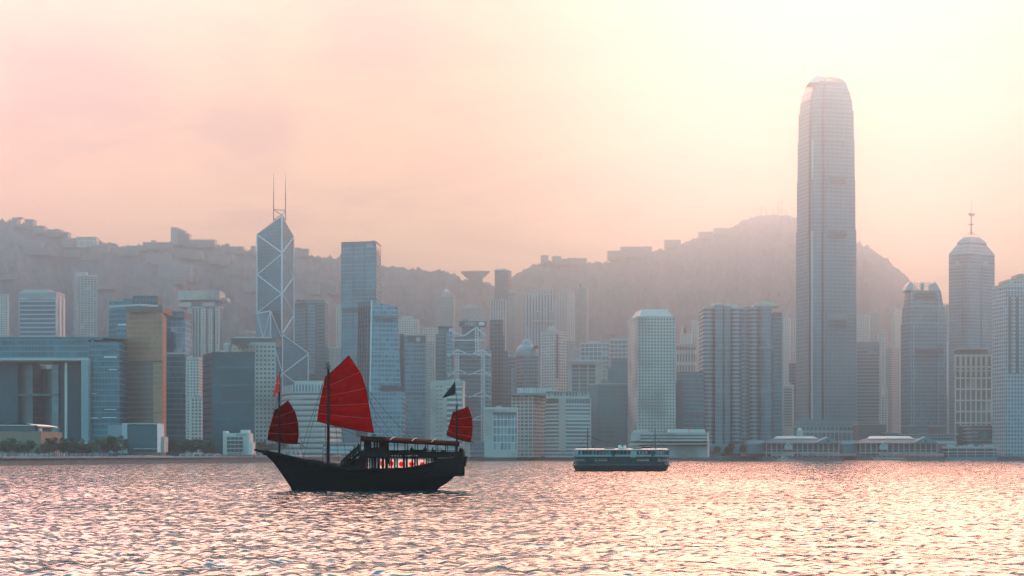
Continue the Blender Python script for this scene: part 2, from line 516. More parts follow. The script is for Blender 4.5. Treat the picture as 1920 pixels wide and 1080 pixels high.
def two(px0, pxc, px1, Y, d1=None, d2=None):
    """plan corners of a block seen on two faces; the corner pxc is at distance Y, the far ends recede"""
    w1 = (pxc - px0) / FPX * Y; w2 = (px1 - pxc) / FPX * Y
    d1 = w1 * 0.12 if d1 is None else d1
    d2 = 26.0 if d2 is None else d2
    return [(px0, Y + d1), (pxc, Y), (px1, Y + d2)]


BASE = GZ - 0.3


class Bld:
    def __init__(s, name, label, cat, vis, ytop, fac, depth=34.0, group=None, cap=1.4, capm=None, Yz=None, base=BASE, shaft='wall', crown=True):
        s.poly = poly_from(vis, depth) if len(vis[0]) == 2 and not isinstance(vis[0][0], Vector) else vis
        s.Y = min(y for _, y in vis) if Yz is None else Yz
        s.cx = sum(p[0] for p in s.poly) / len(s.poly); s.cy = sum(p[1] for p in s.poly) / len(s.poly)
        s.z = PZ(ytop, s.Y); s.base = base
        s.root = thing(name, label, cat, (s.cx, s.cy, base), group)
        s.fac = fac
        mb = MB(); mb.prism(s.poly, base, s.z, 0, 1); s.wall = mb.build(shaft, [fac, M_conc], s.root)
        if cap:
            mb = MB(); a = grown(s.poly, 0.25); b = grown(s.poly, -0.7)
            n = len(a)
            z0, z1 = s.z - 0.15, s.z + cap
            for i in range(n):
                j = (i + 1) % n
                mb.face([(*a[i], z0), (*a[j], z0), (*a[j], z1), (*a[i], z1)])
                mb.face([(*b[j], z0), (*b[i], z0), (*b[i], z1), (*b[j], z1)])
                mb.face([(*a[i], z1), (*a[j], z1), (*b[j], z1), (*b[i], z1)])
                mb.face([(*a[j], z0), (*a[i], z0), (*b[i], z0), (*b[j], z0)])
            mb.build('parapet', capm or M_conc, s.root)

    def roofbox(s, px0, px1, ytop, name='plant_room', m=None, dy=None, depth=9.0, ybot=None, Y=None):
        Y = (s.cy if Y is None else Y) if dy is None else s.Y + dy
        mb = MB(); z0 = s.z + 0.02 if ybot is None else PZ(ybot, Y)
        mb.box(PX(px0, Y), PX(px1, Y), Y - depth / 2, Y + depth / 2, z0, PZ(ytop, Y))
        return mb.build(name, m or M_conc, s.root)

    def clutter(s, n=5, seed=1, h=(1.2, 3.5)):
        """small machines on the roof, each its own part"""
        r = random.Random(seed)
        for _ in range(n):
            t, u = r.uniform(0.15, 0.85), r.uniform(0.2, 0.8)
            p = s.poly; a = Vector(p[0]).lerp(Vector(p[1]), t); b = Vector(p[-1]).lerp(Vector(p[-2]), t); c = a.lerp(b, u)
            w, d, hh = r.uniform(1.5, 4.5), r.uniform(1.5, 3.5), r.uniform(*h)
            mb = MB(); mb.box(c.x - w / 2, c.x + w / 2, c.y - d / 2, c.y + d / 2, s.z + 0.02, s.z + hh)
            mb.build(r.choice(['water_tank', 'chiller', 'lift_house']), r.choice([M_conc, M_steel, M_grey]), s.root)

    def mast(s, px, ytop, Y=None, r=0.35, name='antenna', m=None, z0=None):
        Y = s.cy if Y is None else Y
        mb = MB(); mb.tube((PX(px, Y), Y, s.z if z0 is None else z0), (PX(px, Y), Y, PZ(ytop, Y)), r, r * 0.4, 6)
        return mb.build(name, m or M_steel, s.root)

    def face(s, i):
        return Vector(s.poly[i]), Vector(s.poly[(i + 1) % len(s.poly)])

    def windows(s, faces, rows, w, h, m_pane, m_frame, shape='box', limit=100, name='window', z0=None, z1=None, fw=0.25, sill=False):
        """punched windows on chosen faces: each a part with its frame, the rest beyond the limit as one"""
        spots = []
        for fi, ncol, u0, u1 in faces:
            a, b = s.face(fi); d = (b - a).normalized(); n = Vector((d.y, -d.x))
            za = s.base if z0 is None else z0; zb = s.z if z1 is None else z1
            for r in range(rows):
                for c in range(ncol):
                    u = u0 + (u1 - u0) * (c + 0.5) / ncol
                    p = a.lerp(b, u); spots.append((p, n, za + (zb - za) * (r + 0.5) / rows, fi, d))
        spots.sort(key=lambda q: (q[0].length, -q[2]))
        protos = {}
        def shape_into(mb, d, n, c, z, mm=0):
            if shape == 'round':
                k = 12
                ring = [(math.cos(2 * math.pi * i / k) * w / 2, math.sin(2 * math.pi * i / k) * h / 2) for i in range(k)]
                f = lambda q, o: (c[0] + d.x * q[0] + n.x * o, c[1] + d.y * q[0] + n.y * o, z + q[1])
                mb.face([f(q, 0.04) for q in ring], None, 0)
                for i in range(k):
                    q0, q1 = ring[i], ring[(i + 1) % k]; e = 1 + fw / (w / 2)
                    mb.face([f(q0, 0.14), f((q0[0] * e, q0[1] * e), 0.14), f((q1[0] * e, q1[1] * e), 0.14), f(q1, 0.14)], None, 1)
            else:
                f = lambda x, zz, o: (c[0] + d.x * x + n.x * o, c[1] + d.y * x + n.y * o, z + zz)
                mb.face([f(-w / 2, -h / 2, 0.04), f(w / 2, -h / 2, 0.04), f(w / 2, h / 2, 0.04), f(-w / 2, h / 2, 0.04)], None, 0)
                for (xa, xb, za_, zb_) in ((-w / 2 - fw, w / 2 + fw, h / 2, h / 2 + fw), (-w / 2 - fw, w / 2 + fw, -h / 2 - fw, -h / 2), (-w / 2 - fw, -w / 2, -h / 2, h / 2), (w / 2, w / 2 + fw, -h / 2, h / 2)):
                    mb.face([f(xa, za_, 0.12), f(xb, za_, 0.12), f(xb, zb_, 0.12), f(xa, zb_, 0.12)], None, 1)
        rest = MB(); k = 0
        for p, n, z, fi, d in spots:
            if k < limit:
                if fi not in protos:
                    mb = MB(); shape_into(mb, d, n, (0, 0), 0.0)
                    o = mb.build(name, [m_pane, m_frame], s.root, origin=(0, 0, 0)); o.location = (p.x - s.cx, p.y - s.cy, z - s.base); protos[fi] = o
                else:
                    linkcopy(protos[fi], s.root, (p.x - s.cx, p.y - s.cy, z - s.base))
                k += 1
            else: shape_into(rest, d, n, (p.x, p.y), z)
        if rest.f:
            o = rest.build(name + '_rows', [m_pane, m_frame], s.root); struct(o, 'stuff')

    def ribs(s, faces, step, w, d, name='mullion', m=None, z0=None, z1=None, horiz=False, u0=0.0, u1=1.0):
        """relief on the facade: vertical fins or floor ledges, as one part"""
        mb = MB(); za = s.base if z0 is None else z0; zb = s.z if z1 is None else z1
        for fi in faces:
            a, b = s.face(fi); L_ = (b - a).length; t = (b - a).normalized(); n = Vector((t.y, -t.x))
            if horiz:
                z = za + step
                while z < zb:
                    A = a.lerp(b, u0); B = a.lerp(b, u1)
                    q = [tuple(A - n * 0.05), tuple(B - n * 0.05)]
                    P = [tuple(A + n * d), tuple(B + n * d), q[1], q[0]]
                    mb.prism(P, z - w / 2, z + w / 2, 0, 0, bottom=True); z += step
            else:
                k = max(1, int(L_ * (u1 - u0) / step))
                for i in range(k + 1):
                    c = a.lerp(b, u0 + (u1 - u0) * i / k); A, B = c - t * w / 2, c + t * w / 2
                    mb.prism([tuple(A + n * d), tuple(B + n * d), tuple(B - n * 0.05), tuple(A - n * 0.05)], za, zb, 0, 0)
        return mb.build(name, m or M_steel, s.root)

    def panel(s, fi, u0, u1, py0, py1, m, name='louver', proud=0.25, uvfac=False):
        a, b = s.face(fi); t = (b - a).normalized(); n = Vector((t.y, -t.x)); A, B = a.lerp(b, u0), a.lerp(b, u1)
        Y = (A.y + B.y) / 2
        mb = MB(); mb.prism([tuple(A + n * proud), tuple(B + n * proud), tuple(B - n * 0.05), tuple(A - n * 0.05)], PZ(py1, Y), PZ(py0, Y), 0, 0, bottom=True)
        return mb.build(name, m, s.root)


def block(root, name, px0, px1, y0, y1, Y, depth, m, mt=None):
    """a straight block given by its photo edges at distance Y, added as a part of root"""
    mb = MB(); mb.prism([(PX(px0, Y), Y), (PX(px1, Y), Y), (PX(px1, Y), Y + depth), (PX(px0, Y), Y + depth)], PZ(y1, Y), PZ(y0, Y), 0, 1, bottom=True)
    return mb.build(name, [m, mt or M_conc], root)


# facade kinds
F_teal = facade('fac_teal_curtain', (0.07, 0.18, 0.21), (0.012, 0.105, 0.135), 4.0, 2.2, 0.28, 0.12)
F_tealdark = facade('fac_dark_teal', (0.003, 0.072, 0.088), (0.0015, 0.062, 0.078), 4.2, 3.0, 0.2, 0.1, rg=0.3, var=0.25, blinds=0.03)
F_blue = facade('fac_blue_curtain', (0.11, 0.225, 0.27), (0.05, 0.15, 0.19), 4.0, 2.6, 0.3, 0.14)
F_blue2 = facade('fac_pale_blue', (0.17, 0.30, 0.355), (0.085, 0.195, 0.24), 3.9, 3.2, 0.34, 0.14)
F_boc = facade('fac_mirror_glass', (0.08, 0.19, 0.23), (0.05, 0.16, 0.20), 3.8, 2.0, 0.1, 0.06, rg=0.08, var=0.18, blinds=0.02)
F_brown = facade('fac_bronze_glass', (0.46, 0.185, 0.105), (0.36, 0.145, 0.08), 3.6, 1.9, 0.22, 0.1, rg=0.3, var=0.2, blinds=0.03)
F_band = facade('fac_banded_office', (0.34, 0.38, 0.40), (0.03, 0.09, 0.12), 4.6, 40, 0.36, 0.005, var=0.2, blinds=0.05)
F_white = facade('fac_white_render', (0.47, 0.42, 0.37), (0.47, 0.42, 0.37), 50, 50, 0, 0, rg=0.7, var=0.05, blinds=0)
F_resi = facade('fac_pale_flats', (0.55, 0.49, 0.43), (0.10, 0.14, 0.16), 3.0, 3.3, 0.42, 0.38)
F_resi2 = facade('fac_grey_flats', (0.40, 0.37, 0.34), (0.08, 0.11, 0.13), 3.0, 2.8, 0.4, 0.3)
F_resi3 = facade('fac_warm_flats', (0.52, 0.47, 0.43), (0.10, 0.12, 0.13), 3.1, 4.2, 0.38, 0.45)
F_stripe = facade('fac_vertical_strips', (0.46, 0.42, 0.38), (0.07, 0.11, 0.13), 30, 3.6, 0.02, 0.5)
F_hotel = facade('fac_hotel_grid', (0.55, 0.49, 0.43), (0.12, 0.16, 0.18), 3.3, 4.0, 0.4, 0.25)
F_grid = facade('fac_white_grid', (0.52, 0.465, 0.41), (0.11, 0.17, 0.20), 4.6, 4.4, 0.2, 0.13, var=0.3)
F_grey = facade('fac_grey_office', (0.15, 0.24, 0.26), (0.03, 0.09, 0.105), 3.8, 3.0, 0.42, 0.2)
F_greyh = facade('fac_grey_ribbon', (0.20, 0.28, 0.30), (0.06, 0.125, 0.145), 3.9, 60, 0.42, 0.003, var=0.2)
F_ifc = facade('fac_silver_fins', (0.15, 0.26, 0.29), (0.055, 0.135, 0.16), 4.2, 1.5, 0.2, 0.34, rg=0.16, var=0.25, blinds=0.02)
F_mauve = facade('fac_granite_stepped', (0.15, 0.145, 0.15), (0.05, 0.09, 0.10), 3.9, 4.0, 0.5, 0.35)
F_stone = facade('fac_beige_stone', (0.46, 0.40, 0.35), (0.10, 0.12, 0.13), 13, 3.2, 0.3, 0.45)
F_plain = facade('fac_screened_block', (0.09, 0.21, 0.235), (0.065, 0.18, 0.205), 4.0, 2.4, 0.3, 0.2, var=0.12, blinds=0.0, rg=0.5)
F_exch = facade('fac_ribbon_granite', (0.24, 0.29, 0.30), (0.04, 0.12, 0.145), 3.9, 80, 0.44, 0.002, rg=0.12, var=0.1, blinds=0.03)
F_exchv = facade('fac_silver_glass', (0.14, 0.24, 0.27), (0.075, 0.175, 0.205), 3.9, 2.0, 0.25, 0.1, rg=0.1, var=0.2)
F_centre = facade('fac_steel_glass', (0.21, 0.28, 0.31), (0.12, 0.185, 0.215), 4.0, 1.8, 0.28, 0.12, rg=0.15, var=0.2, blinds=0.02)
M_louv = mat('dark_louvre', (0.05, 0.075, 0.085), 0.6)
M_brace = mat('pale_aluminium', (0.52, 0.56, 0.58), 0.4)
M_pane = mat('window_pane', (0.045, 0.085, 0.10), 0.15, spec=0.6)
M_beige = mat('beige_stone', (0.40, 0.35, 0.30), 0.8)
M_trim = mat('pale_stone_trim', (0.44, 0.39, 0.35), 0.7)
# ------------------------------------------------------------------ left: civic quarter
# gate-shaped government complex
Y = 1030
g = thing('government_building', 'wide dark teal government block with a pale gate-shaped portal at its front', 'office building', (PX(110, Y), Y + 30, BASE))
block(g, 'wing', 166, 224, 640, 850, Y + 6, 46, F_teal)
block(g, 'tower_block', -60, 33.5, 676, 850, Y + 22, 46, F_tealdark)
block(g, 'tower_block', 100, 151, 676, 850, Y + 20, 46, F_tealdark)
block(g, 'bridge', -60, 166, 634, 671, Y + 6, 46, F_teal)
block(g, 'roof', -66, 224.5, 631.5, 633.8, Y + 5, 48, M_teal)
block(g, 'portal_beam', -60, 166, 671.2, 675.5, Y, 50, M_trim)
block(g, 'portal_leg', 152, 166, 675.7, 829, Y, 44, mat('pale_panel', (0.20, 0.26, 0.28), 0.5))
block(g, 'stair_tower', 33.5, 61.5, 682, 850, Y + 30, 30, facade('fac_floor_rows', (0.10, 0.15, 0.16), (0.16, 0.21, 0.21), 4.2, 30, 0.2, 0.01, var=0.2))  # glass rows slightly paler than the floor edges
block(g, 'link', 62, 99, 692, 845, Y + 48, 20, M_glassd)
block(g, 'stair_tower', 97, 109.5, 682, 850, Y + 17, 8, facade('fac_floor_rows2', (0.12, 0.18, 0.20), (0.2, 0.26, 0.27), 4.2, 30, 0.2, 0.01, var=0.2))  # narrow tower with the same paler glass rows
block(g, 'louver_band', 33, 110, 738, 742, Y + 16, 4, M_glassd)
mb = MB(); c = (PX(119, Y), Y + 6)
mb.lathe((c[0], c[1], BASE), [(0.95, 0), (0.95, PZ(680, Y + 6) - BASE), (0, PZ(680, Y + 6) - BASE)], 14)
mb.build('column', M_white, g)
block(g, 'portal_step', 120, 166, 829, 832, Y - 6, 12, M_conc)
for q, (a, b, y0, y1) in enumerate([(170, 176, 634, 640), (140, 192, 634.5, 637), (205, 216, 652, 655), (195, 218, 668, 671), (205, 218, 692, 694), (168, 180, 737, 738.5), (196, 217, 767, 768.5), (168, 183, 783, 785), (192, 218, 782, 784)]):
    block(g, 'roof_terrace' if q < 2 else 'ledge', a, b, y0, y1, Y + 4.6, 1.5, M_brace if q > 2 else M_teal)

# round-roofed assembly block at the water
Y = 850
g = thing('assembly_building', 'low brown civic block with a white curved roof on the left waterfront', 'public building', (PX(20, Y), Y + 20, BASE))
block(g, 'lower_hall', -40, 77, 809, 850, Y, 40, mat('tan_cladding', (0.22, 0.15, 0.11), 0.8))
block(g, 'upper_hall', -40, 66, 797.5, 808.8, Y + 3, 30, M_glassd)
mb = MB()
P = [[(PX(px, Y) , Y + dy, PZ(795.5 + 2.2 * max(0, (px - 40) / 30) ** 2, Y) + 0.6 * math.sin(px * 0.05)) for dy in (0, 40)] for px in range(-40, 73, 8)]
mb.grid(P); mb.grid([[(x, y, z - 0.7) for x, y, z in r][::-1] for r in P])
mb.build('roof', M_white, g)
block(g, 'roof_lip', -40, 70, 796.6, 798.2, Y - 0.6, 0.5, M_white)
mb = MB(); mb.lathe((PX(70, Y), Y + 5, PZ(808.5, Y)), [(1.3, 0), (1.3, 0.9), (0.9, 1.6), (0, 1.9)], 12); mb.build('vent', M_conc, g)
block(g, 'louver', 5, 40, 826, 829, Y - 0.4, 0.4, M_glassd)

# banded office block with pale fins
b = Bld('office_block', 'square office block with dark horizontal window bands and bright fins on its right edge', 'office building', two(35.5, 106, 122, 1560, 2, 30), 549, F_white, capm=M_trim)
b.panel(0, 0.02, 0.965, 562, 640, F_band, 'window_band', 0.3)
a_, b_ = b.face(1)
for u in (0.33, 0.75):
    p = a_.lerp(b_, u); mb = MB(); mb.box(p.x - 0.2, p.x + 1.4, p.y - 3, p.y + 3, BASE, b.z - 3); mb.build('fin', M_white, b.root)
b.roofbox(50, 97, 544.5, 'roof_screen', M_trim, depth=20); b.clutter(4, 3)
b.panel(0, 0.0, 1.0, 549, 558, mat('band_grey', (0.24, 0.28, 0.30), 0.6), 'fascia', 0.35)

b = Bld('apartment_tower', 'white apartment tower with floor bands cut off by the left picture edge', 'apartment tower', two(-18, 15.5, 17, 1900, 4, 20), 553, F_resi, group=None); b.clutter(2, 4)
b = Bld('apartment_tower', 'slender pale gridded tower against the hillside behind the civic quarter', 'apartment tower', [(138, 2115), (149, 2090), (182.5, 2096)], 518, facade('fac_open_grid', (0.50, 0.47, 0.43), (0.10, 0.15, 0.17), 3.4, 4.4, 0.22, 0.16), cap=0)
b.roofbox(142, 163, 511, depth=10); b.mast(161.5, 507); b.roofbox(166, 181, 516.5, depth=9); b.clutter(3, 5)

# bronze tower and its glass neighbours
b = Bld('office_tower', 'teal glass tower with a broad dark sign box on its roof behind the bronze tower', 'office tower', [(204.5, 1165), (262, 1150), (297, 1160)], 573, F_teal)
block(b.root, 'sign_box', 249, 295.5, 554.5, 572.6, 1162, 14, M_louv)
for i, px in enumerate(range(254, 291, 6)):
    block(b.root, 'sign_mark', px, px + 3.6, 559.5, 566.5, 1161.4, 0.4, mat('sign_face', (0.10, 0.17, 0.19), 0.5))
block(b.root, 'roof_block', 205, 230, 564.6, 572.8, 1168, 18, F_teal); block(b.root, 'roof_block', 230.5, 248, 560, 572.8, 1166, 18, M_teal)
b.roofbox(221, 237, 607, 'bay', F_blue, dy=-3.2, depth=5.5, ybot=850)
block(b.root, 'bay_frame', 221, 237, 607.5, 610, 1143.5, 1, M_brace)
for y0 in (648, 668, 676, 700, 712): block(b.root, 'sky_garden', 219, 237, y0, y0 + 6, 1143.6, 1.2, M_glassd if y0 % 3 else M_brace)
b.clutter(3, 6)

b = Bld('office_tower', 'tall bronze glass tower with a darker flat crown near the left waterfront', 'office tower', [(237, 1056), (304.5, 1050), (312, 1076)], 585, F_brown, cap=0)
block(b.root, 'crown', 236.8, 304.8, 574.8, 584.8, 1049.5, 30, mat('crown_bronze', (0.16, 0.10, 0.075), 0.6))
b.panel(0, 0.76, 0.99, 680, 772, facade('fac_bronze_bay', (0.48, 0.22, 0.13), (0.44, 0.20, 0.12), 3.6, 1.9, 0.3, 0.1, rg=0.3, var=0.2), 'bay', 0.8)
b.panel(0, 0.76, 0.99, 776, 808, facade('fac_bronze_bay', (0,0,0), (0,0,0)), 'bay', 0.8)
b.panel(0, 0.05, 1.0, 676.5, 679.5, M_louv, 'louver', 0.35)
b.panel(0, 0.0, 0.75, 680, 850, facade('fac_bronze_low', (0.20, 0.12, 0.09), (0.15, 0.105, 0.08), 3.6, 1.9, 0.25, 0.1, var=0.15, blinds=0.0), 'lower_screen', 0.3)
b.clutter(4, 7); b.mast(308, 572, 1056, 0.25); block(b.root, 'gondola_crane', 297, 303, 571.5, 574.5, 1060, 3, M_dark)

b = Bld('office_tower', 'stepped teal glass tower with a dark overhanging top right of the bronze tower', 'office tower', [(300, 1120), (347, 1118), (349.5, 1146)], 664, F_teal)
block(b.root, 'shaft', 321.5, 347, 597, 663.8, 1124, 26, facade('fac_bright_glass', (0.30, 0.38, 0.42), (0.17, 0.26, 0.30), 4, 4, 0.1, 0.06, var=0.35, rg=0.1))
block(b.root, 'shaft', 302, 321.3, 588, 663.8, 1126, 24, F_teal)
block(b.root, 'overhang', 311, 345, 584, 596.8, 1121, 26, M_louv); block(b.root, 'sign_panel', 329, 344, 588, 595, 1120.4, 0.5, M_teal)
block(b.root, 'shaft', 312, 325, 622, 663.8, 1120, 5, F_tealdark); b.clutter(3, 8)

b = Bld('hotel_tower', 'pale hotel tower with a wide white crown and vertical window strips', 'hotel tower', [(345, 1835), (352, 1820), (414.5, 1822)], 577, F_stripe)
block(b.root, 'crown', 334, 412, 544.5, 562, 1818, 34, F_white); block(b.root, 'crown_wing', 335, 426, 558, 565, 1826, 20, M_trim)
for px in (344, 357, 370, 383, 397): block(b.root, 'crown_pier', px, px + 2, 545, 562, 1817, 1, M_pale)
block(b.root, 'collar', 335, 358, 567, 575, 1817, 30, M_pale); block(b.root, 'collar', 379, 402, 567, 574, 1817, 30, M_pale); block(b.root, 'neck', 338, 412, 562, 576.8, 1824, 24, M_grey)
for px in (352, 378, 391, 404): block(b.root, 'window_bay', px, px + 8, 578, 670, 1816.5, 3, F_resi)

b = Bld('apartment_tower', 'pale apartment block with stepped balconies low between two dark towers', 'apartment tower', two(349, 372, 380, 1500, 2, 20), 672, F_resi); b.roofbox(351, 357, 668); b.clutter(2, 9)
b = Bld('apartment_block', 'short white flats above a wooded knoll beside the dark square block', 'apartment block', two(357, 378, 381, 1300, 2, 18), 748, F_resi); b.clutter(2, 10)

b = Bld('office_block', 'plain dark teal square block standing behind the bow of the junk', 'office building', [(380, 1042), (398, 1012), (477.5, 1010)], 662, F_tealdark, cap=0.8, capm=M_dark)
for y0 in (688, 721, 753, 785): b.panel(1, 0.0, 1.0, y0, y0 + 2.2, M_teal, 'belt_trim', 0.25)
block(b.root, 'plant_room', 404, 416, 657, 661.8, 1022, 8, M_grey); b.clutter(4, 11, (0.8, 1.6))
block(b.root, 'roof_rail', 398, 470, 660.2, 660.9, 1012, 0.4, M_dark)

# white tower with punched windows
b = Bld('office_tower', 'white concrete tower with small square punched windows and a dark roof drum', 'office tower', [(420, 1240), (476.5, 1205), (517, 1206)], 645, F_white, capm=M_trim)
b.windows([(1, 5, 0.05, 0.97), (0, 7, 0.02, 0.98)], 24, 1.9, 1.65, M_pane, M_trim, z0=PZ(846, 1205), z1=PZ(646, 1205))
block(b.root, 'plant_drum', 433, 518, 634, 644.5, 1210, 26, mat('drum_slate', (0.075, 0.10, 0.11), 0.7)); block(b.root, 'drum_cap', 437, 500, 631.5, 633.8, 1212, 22, M_trim)
mb = MB(); mb.lathe((PX(427, 1215), 1215, PZ(660, 1215)), [(2.8, 0), (2.8, 4), (3.3, 4.4), (3.3, 6.4), (2, 7), (0, 7.2)], 12); mb.build('water_tank', M_conc, b.root)
b.mast(462.5, 616, 1220, 0.25); block(b.root, 'roof_deck', 457, 476, 621, 622.6, 1222, 8, M_trim); block(b.root, 'roof_deck_post', 461.8, 463, 622.7, 631, 1222, 1, M_trim)

# ------------------------------------------------------------------ faceted tower with twin masts
Y = 1640
t = thing('office_tower', 'faceted glass tower with white cross bracing and twin masts on top', 'office tower', (PX(529, Y), Y + 15, BASE))
def w(px, py, Yq): return (PX(px, Yq), Yq, PZ(py, Yq))
Lx, Cx, Rx, R2 = (481, Y + 16), (528.5, Y), (551, Y + 24), (578.5, Y + 10)
BL, BR = (513, Y + 44), (536, Y + 46)
mb = MB()
fp = [(PX(p, y), y) for p, y in (Lx, Cx, Rx, BR, BL)]
mb.prism(fp, BASE, 0, 0, 0, ztop=[PZ(439.5, Lx[1]), PZ(405, Cx[1]), PZ(443.5, Rx[1]), PZ(414, BR[1]), PZ(413, BL[1])], top=False)
zt = [(fp[0][0], fp[0][1], PZ(439.5, Lx[1])), (fp[1][0], fp[1][1], PZ(405, Cx[1])), (fp[2][0], fp[2][1], PZ(443.5, Rx[1])), (fp[3][0], fp[3][1], PZ(414, BR[1])), (fp[4][0], fp[4][1], PZ(413, BL[1]))]
mb.face([zt[0], zt[1], zt[4]], [(p[0], p[2]) for p in (zt[0], zt[1], zt[4])]); mb.face([zt[1], zt[2], zt[3]], [(p[0], p[2]) for p in (zt[1], zt[2], zt[3])]); mb.face([zt[1], zt[3], zt[4]], [(p[0], p[2]) for p in (zt[1], zt[3], zt[4])])
mb.build('tall_prism', F_boc, t)
mb = MB()
fp = [(PX(p, y), y) for p, y in ((529.5, Y - 6), R2, (556, Y + 36), (531, Y + 4))]
h = [PZ(628, Y - 6), PZ(662, R2[1]), PZ(650, Y + 36), PZ(622, Y + 4)]
mb.prism(fp, BASE, 0, 0, 0, ztop=h); mb.build('low_prism', F_boc, t)
mb = MB()
fp = [(PX(p, y), y) for p, y in ((481.2, Y + 8), (507.5, Y - 14), (528, Y - 6), (510, Y + 4))]
mb.prism(fp, BASE, 0, 0, 0, ztop=[PZ(588, Y + 8), PZ(583, Y - 14), PZ(632, Y - 6), PZ(584, Y + 4)]); mb.build('left_prism', F_boc, t)
def brace(pts, wd=1.0, name='brace', off=-0.5):
    for (a, b_) in pts:
        mb = MB(); A = Vector(w(a[0], a[1], a[2] + off)); B = Vector(w(b_[0], b_[1], b_[2] + off)); mb.beam(A, B, wd, 0.6); mb.build(name, M_brace, t)
def onL(px): return Lx[1] + (Cx[1] - Lx[1]) * (px - 481) / 47.5
def onR(px): return Cx[1] + (Rx[1] - Cx[1]) * (px - 528.5) / 22.5
def q(px, py): return (px, py, onL(px) if px <= 528.5 else onR(px))
brace([(q(482, 440), q(482, 588)), (q(483, 440.5), q(527.5, 473)), (q(527.5, 477), q(483.5, 514)), (q(483.5, 516), q(527.5, 550)), (q(527.5, 551), q(483, 586)),
       (q(529, 474), q(550.5, 445)), (q(529.5, 477), q(550.5, 519)), (q(550.5, 520), q(530, 549)), (q(530, 551), q(550.5, 590)), (q(550.5, 592), q(530, 625)), (q(550.7, 444), q(550.7, 640))], 1.25)
brace([((528.5, 402, Y - 0.3), (528.5, 625, Y - 0.3))], 1.8, 'corner_column')
brace([((507.5, 583, Y - 14), (507.5, 850, Y - 14)), ((507.5, 583, Y - 14), (528, 632, Y - 6)), ((507.5, 583, Y - 14), (482, 588, Y + 8)), ((483, 588, Y + 8), (494, 634, Y - 2)), ((507, 584, Y - 14), (494, 634, Y - 2)), ((494, 634, Y - 3), (482, 680, Y + 8)), ((494, 634, Y - 3), (507, 680, Y - 14))], 1.1)
brace([((529.5, 627, Y - 6), (578, 662, R2[1])), ((578, 662, R2[1]), (578, 850, R2[1])), ((578, 664, R2[1]), (530.5, 700, Y - 6)), ((530.5, 700, Y - 6), (578, 735, R2[1])), ((529.8, 628, Y - 6.4), (529.8, 850, Y - 6.4)), ((508, 632, Y - 13), (529, 696, Y - 6)), ((529, 700, Y - 6.5), (509, 740, Y - 13))], 1.2)
for px, yt in ((513, 325.5), (535.3, 327.5)):
    mb = MB(); z0 = PZ(414, Y + 44); mb.tube(w(px, 414, Y + 44), w(px, 362, Y + 44), 0.55, 0.5, 8); mb.tube(w(px, 362, Y + 44), w(px, yt, Y + 44), 0.38, 0.16, 8); mb.build('mast', M_dark, t)
mb = MB()
for a, b_ in (((513, 393), (535.3, 394)), ((513, 393), (528, 403)), ((535.3, 394), (524, 412)), ((513.5, 412), (528.5, 402)), ((528.5, 402), (536, 415))):
    mb.tube(w(*a, Y + 43), w(*b_, Y + 43), 0.45, 0.45, 6)
mb.build('mast_truss', M_dark, t)
block(t, 'plant_room', 517, 533, 411.5, 416.5, Y + 30, 8, M_grey)

# ------------------------------------------------------------------ between the faceted tower and the centre
b = Bld('office_tower', 'dark teal twin-tone tower just right of the faceted tower', 'office tower', [(553, 1742), (573, 1725), (609, 1726), (614.5, 1745)], 566, F_teal, cap=0.5)
block(b.root, 'upper_shaft', 556, 608, 562.5, 565.8, 1728, 24, M_teal)
b.panel(1, 0.12, 0.5, 572, 700, F_blue2, 'glass_bay', 0.5); b.panel(1, 0.62, 0.98, 568, 700, facade('fac_dark_ribbon', (0.12, 0.18, 0.2), (0.03, 0.09, 0.11), 4, 60, 0.4, 0.0), 'ribbon_bay', 0.5)
block(b.root, 'podium_step', 596, 617, 652, 850, 1724, 24, F_teal); b.panel(0, 0.1, 0.9, 568, 576, M_louv); b.mast(556, 551, 1740, 0.2); b.clutter(2, 12)
b = Bld('apartment_tower', 'narrow pale apartment tower squeezed beside the tall square glass tower', 'apartment tower', two(630, 640, 652, 2050, 2, 20), 576, F_resi); b.roofbox(633, 641, 570)
b = Bld('apartment_tower', 'pale apartment tower with dark window columns left of the tall square glass tower', 'apartment tower', two(617, 640, 646, 1900, 2, 16), 652, F_resi2); b.clutter(2, 13)

b = Bld('office_tower', 'tall square blue glass tower with a flat dark roof line', 'office tower', [(640.5, 1488), (705, 1480), (714.5, 1512)], 453.5, facade('fac_blue_square', (0.12, 0.25, 0.30), (0.065, 0.175, 0.22), 4.1, 2.0, 0.22, 0.2, rg=0.14, var=0.25, blinds=0.04), capm=M_louv, cap=0.8)
b.ribs([0], 11.5, 0.45, 0.3, 'mullion', M_louv); b.ribs([0], 16.4, 0.5, 0.28, 'cladding_trim', M_louv, horiz=True)
for y0 in (577.5, 583.5): b.panel(0, 0, 1, y0, y0 + 3, M_louv); b.panel(1, 0, 1, y0, y0 + 3, M_louv)
block(b.root, 'crane_cradle', 697, 702, 450.5, 453, 1490, 3, M_steel); b.mast(699, 449, 1492, 0.15, 'crane_jib')
for k in range(3): block(b.root, 'sign_stroke', 688.5 + 3.6 * k, 690.3 + 3.6 * k, 457, 462.4, 1479.0, 0.4, M_steel)
block(b.root, 'sign_bar', 687.5, 699, 462.6, 463.8, 1479.0, 0.4, M_steel)
for k in range(5):
    a_, b_ = b.face(1); mb = MB(); A = a_.lerp(b_, 0.05); B = a_.lerp(b_, 0.95); mb.beam((A.x + 0.2, A.y, PZ(470 + 6 * k, 1490)), (B.x + 0.2, B.y, PZ(478 + 6 * k, 1495)), 0.5, 0.2, nrm=(1, -0.3, 0)); mb.build('painted_gleam', M_brace, b.root)  # pale slanted bars imitate a gleam on the side face

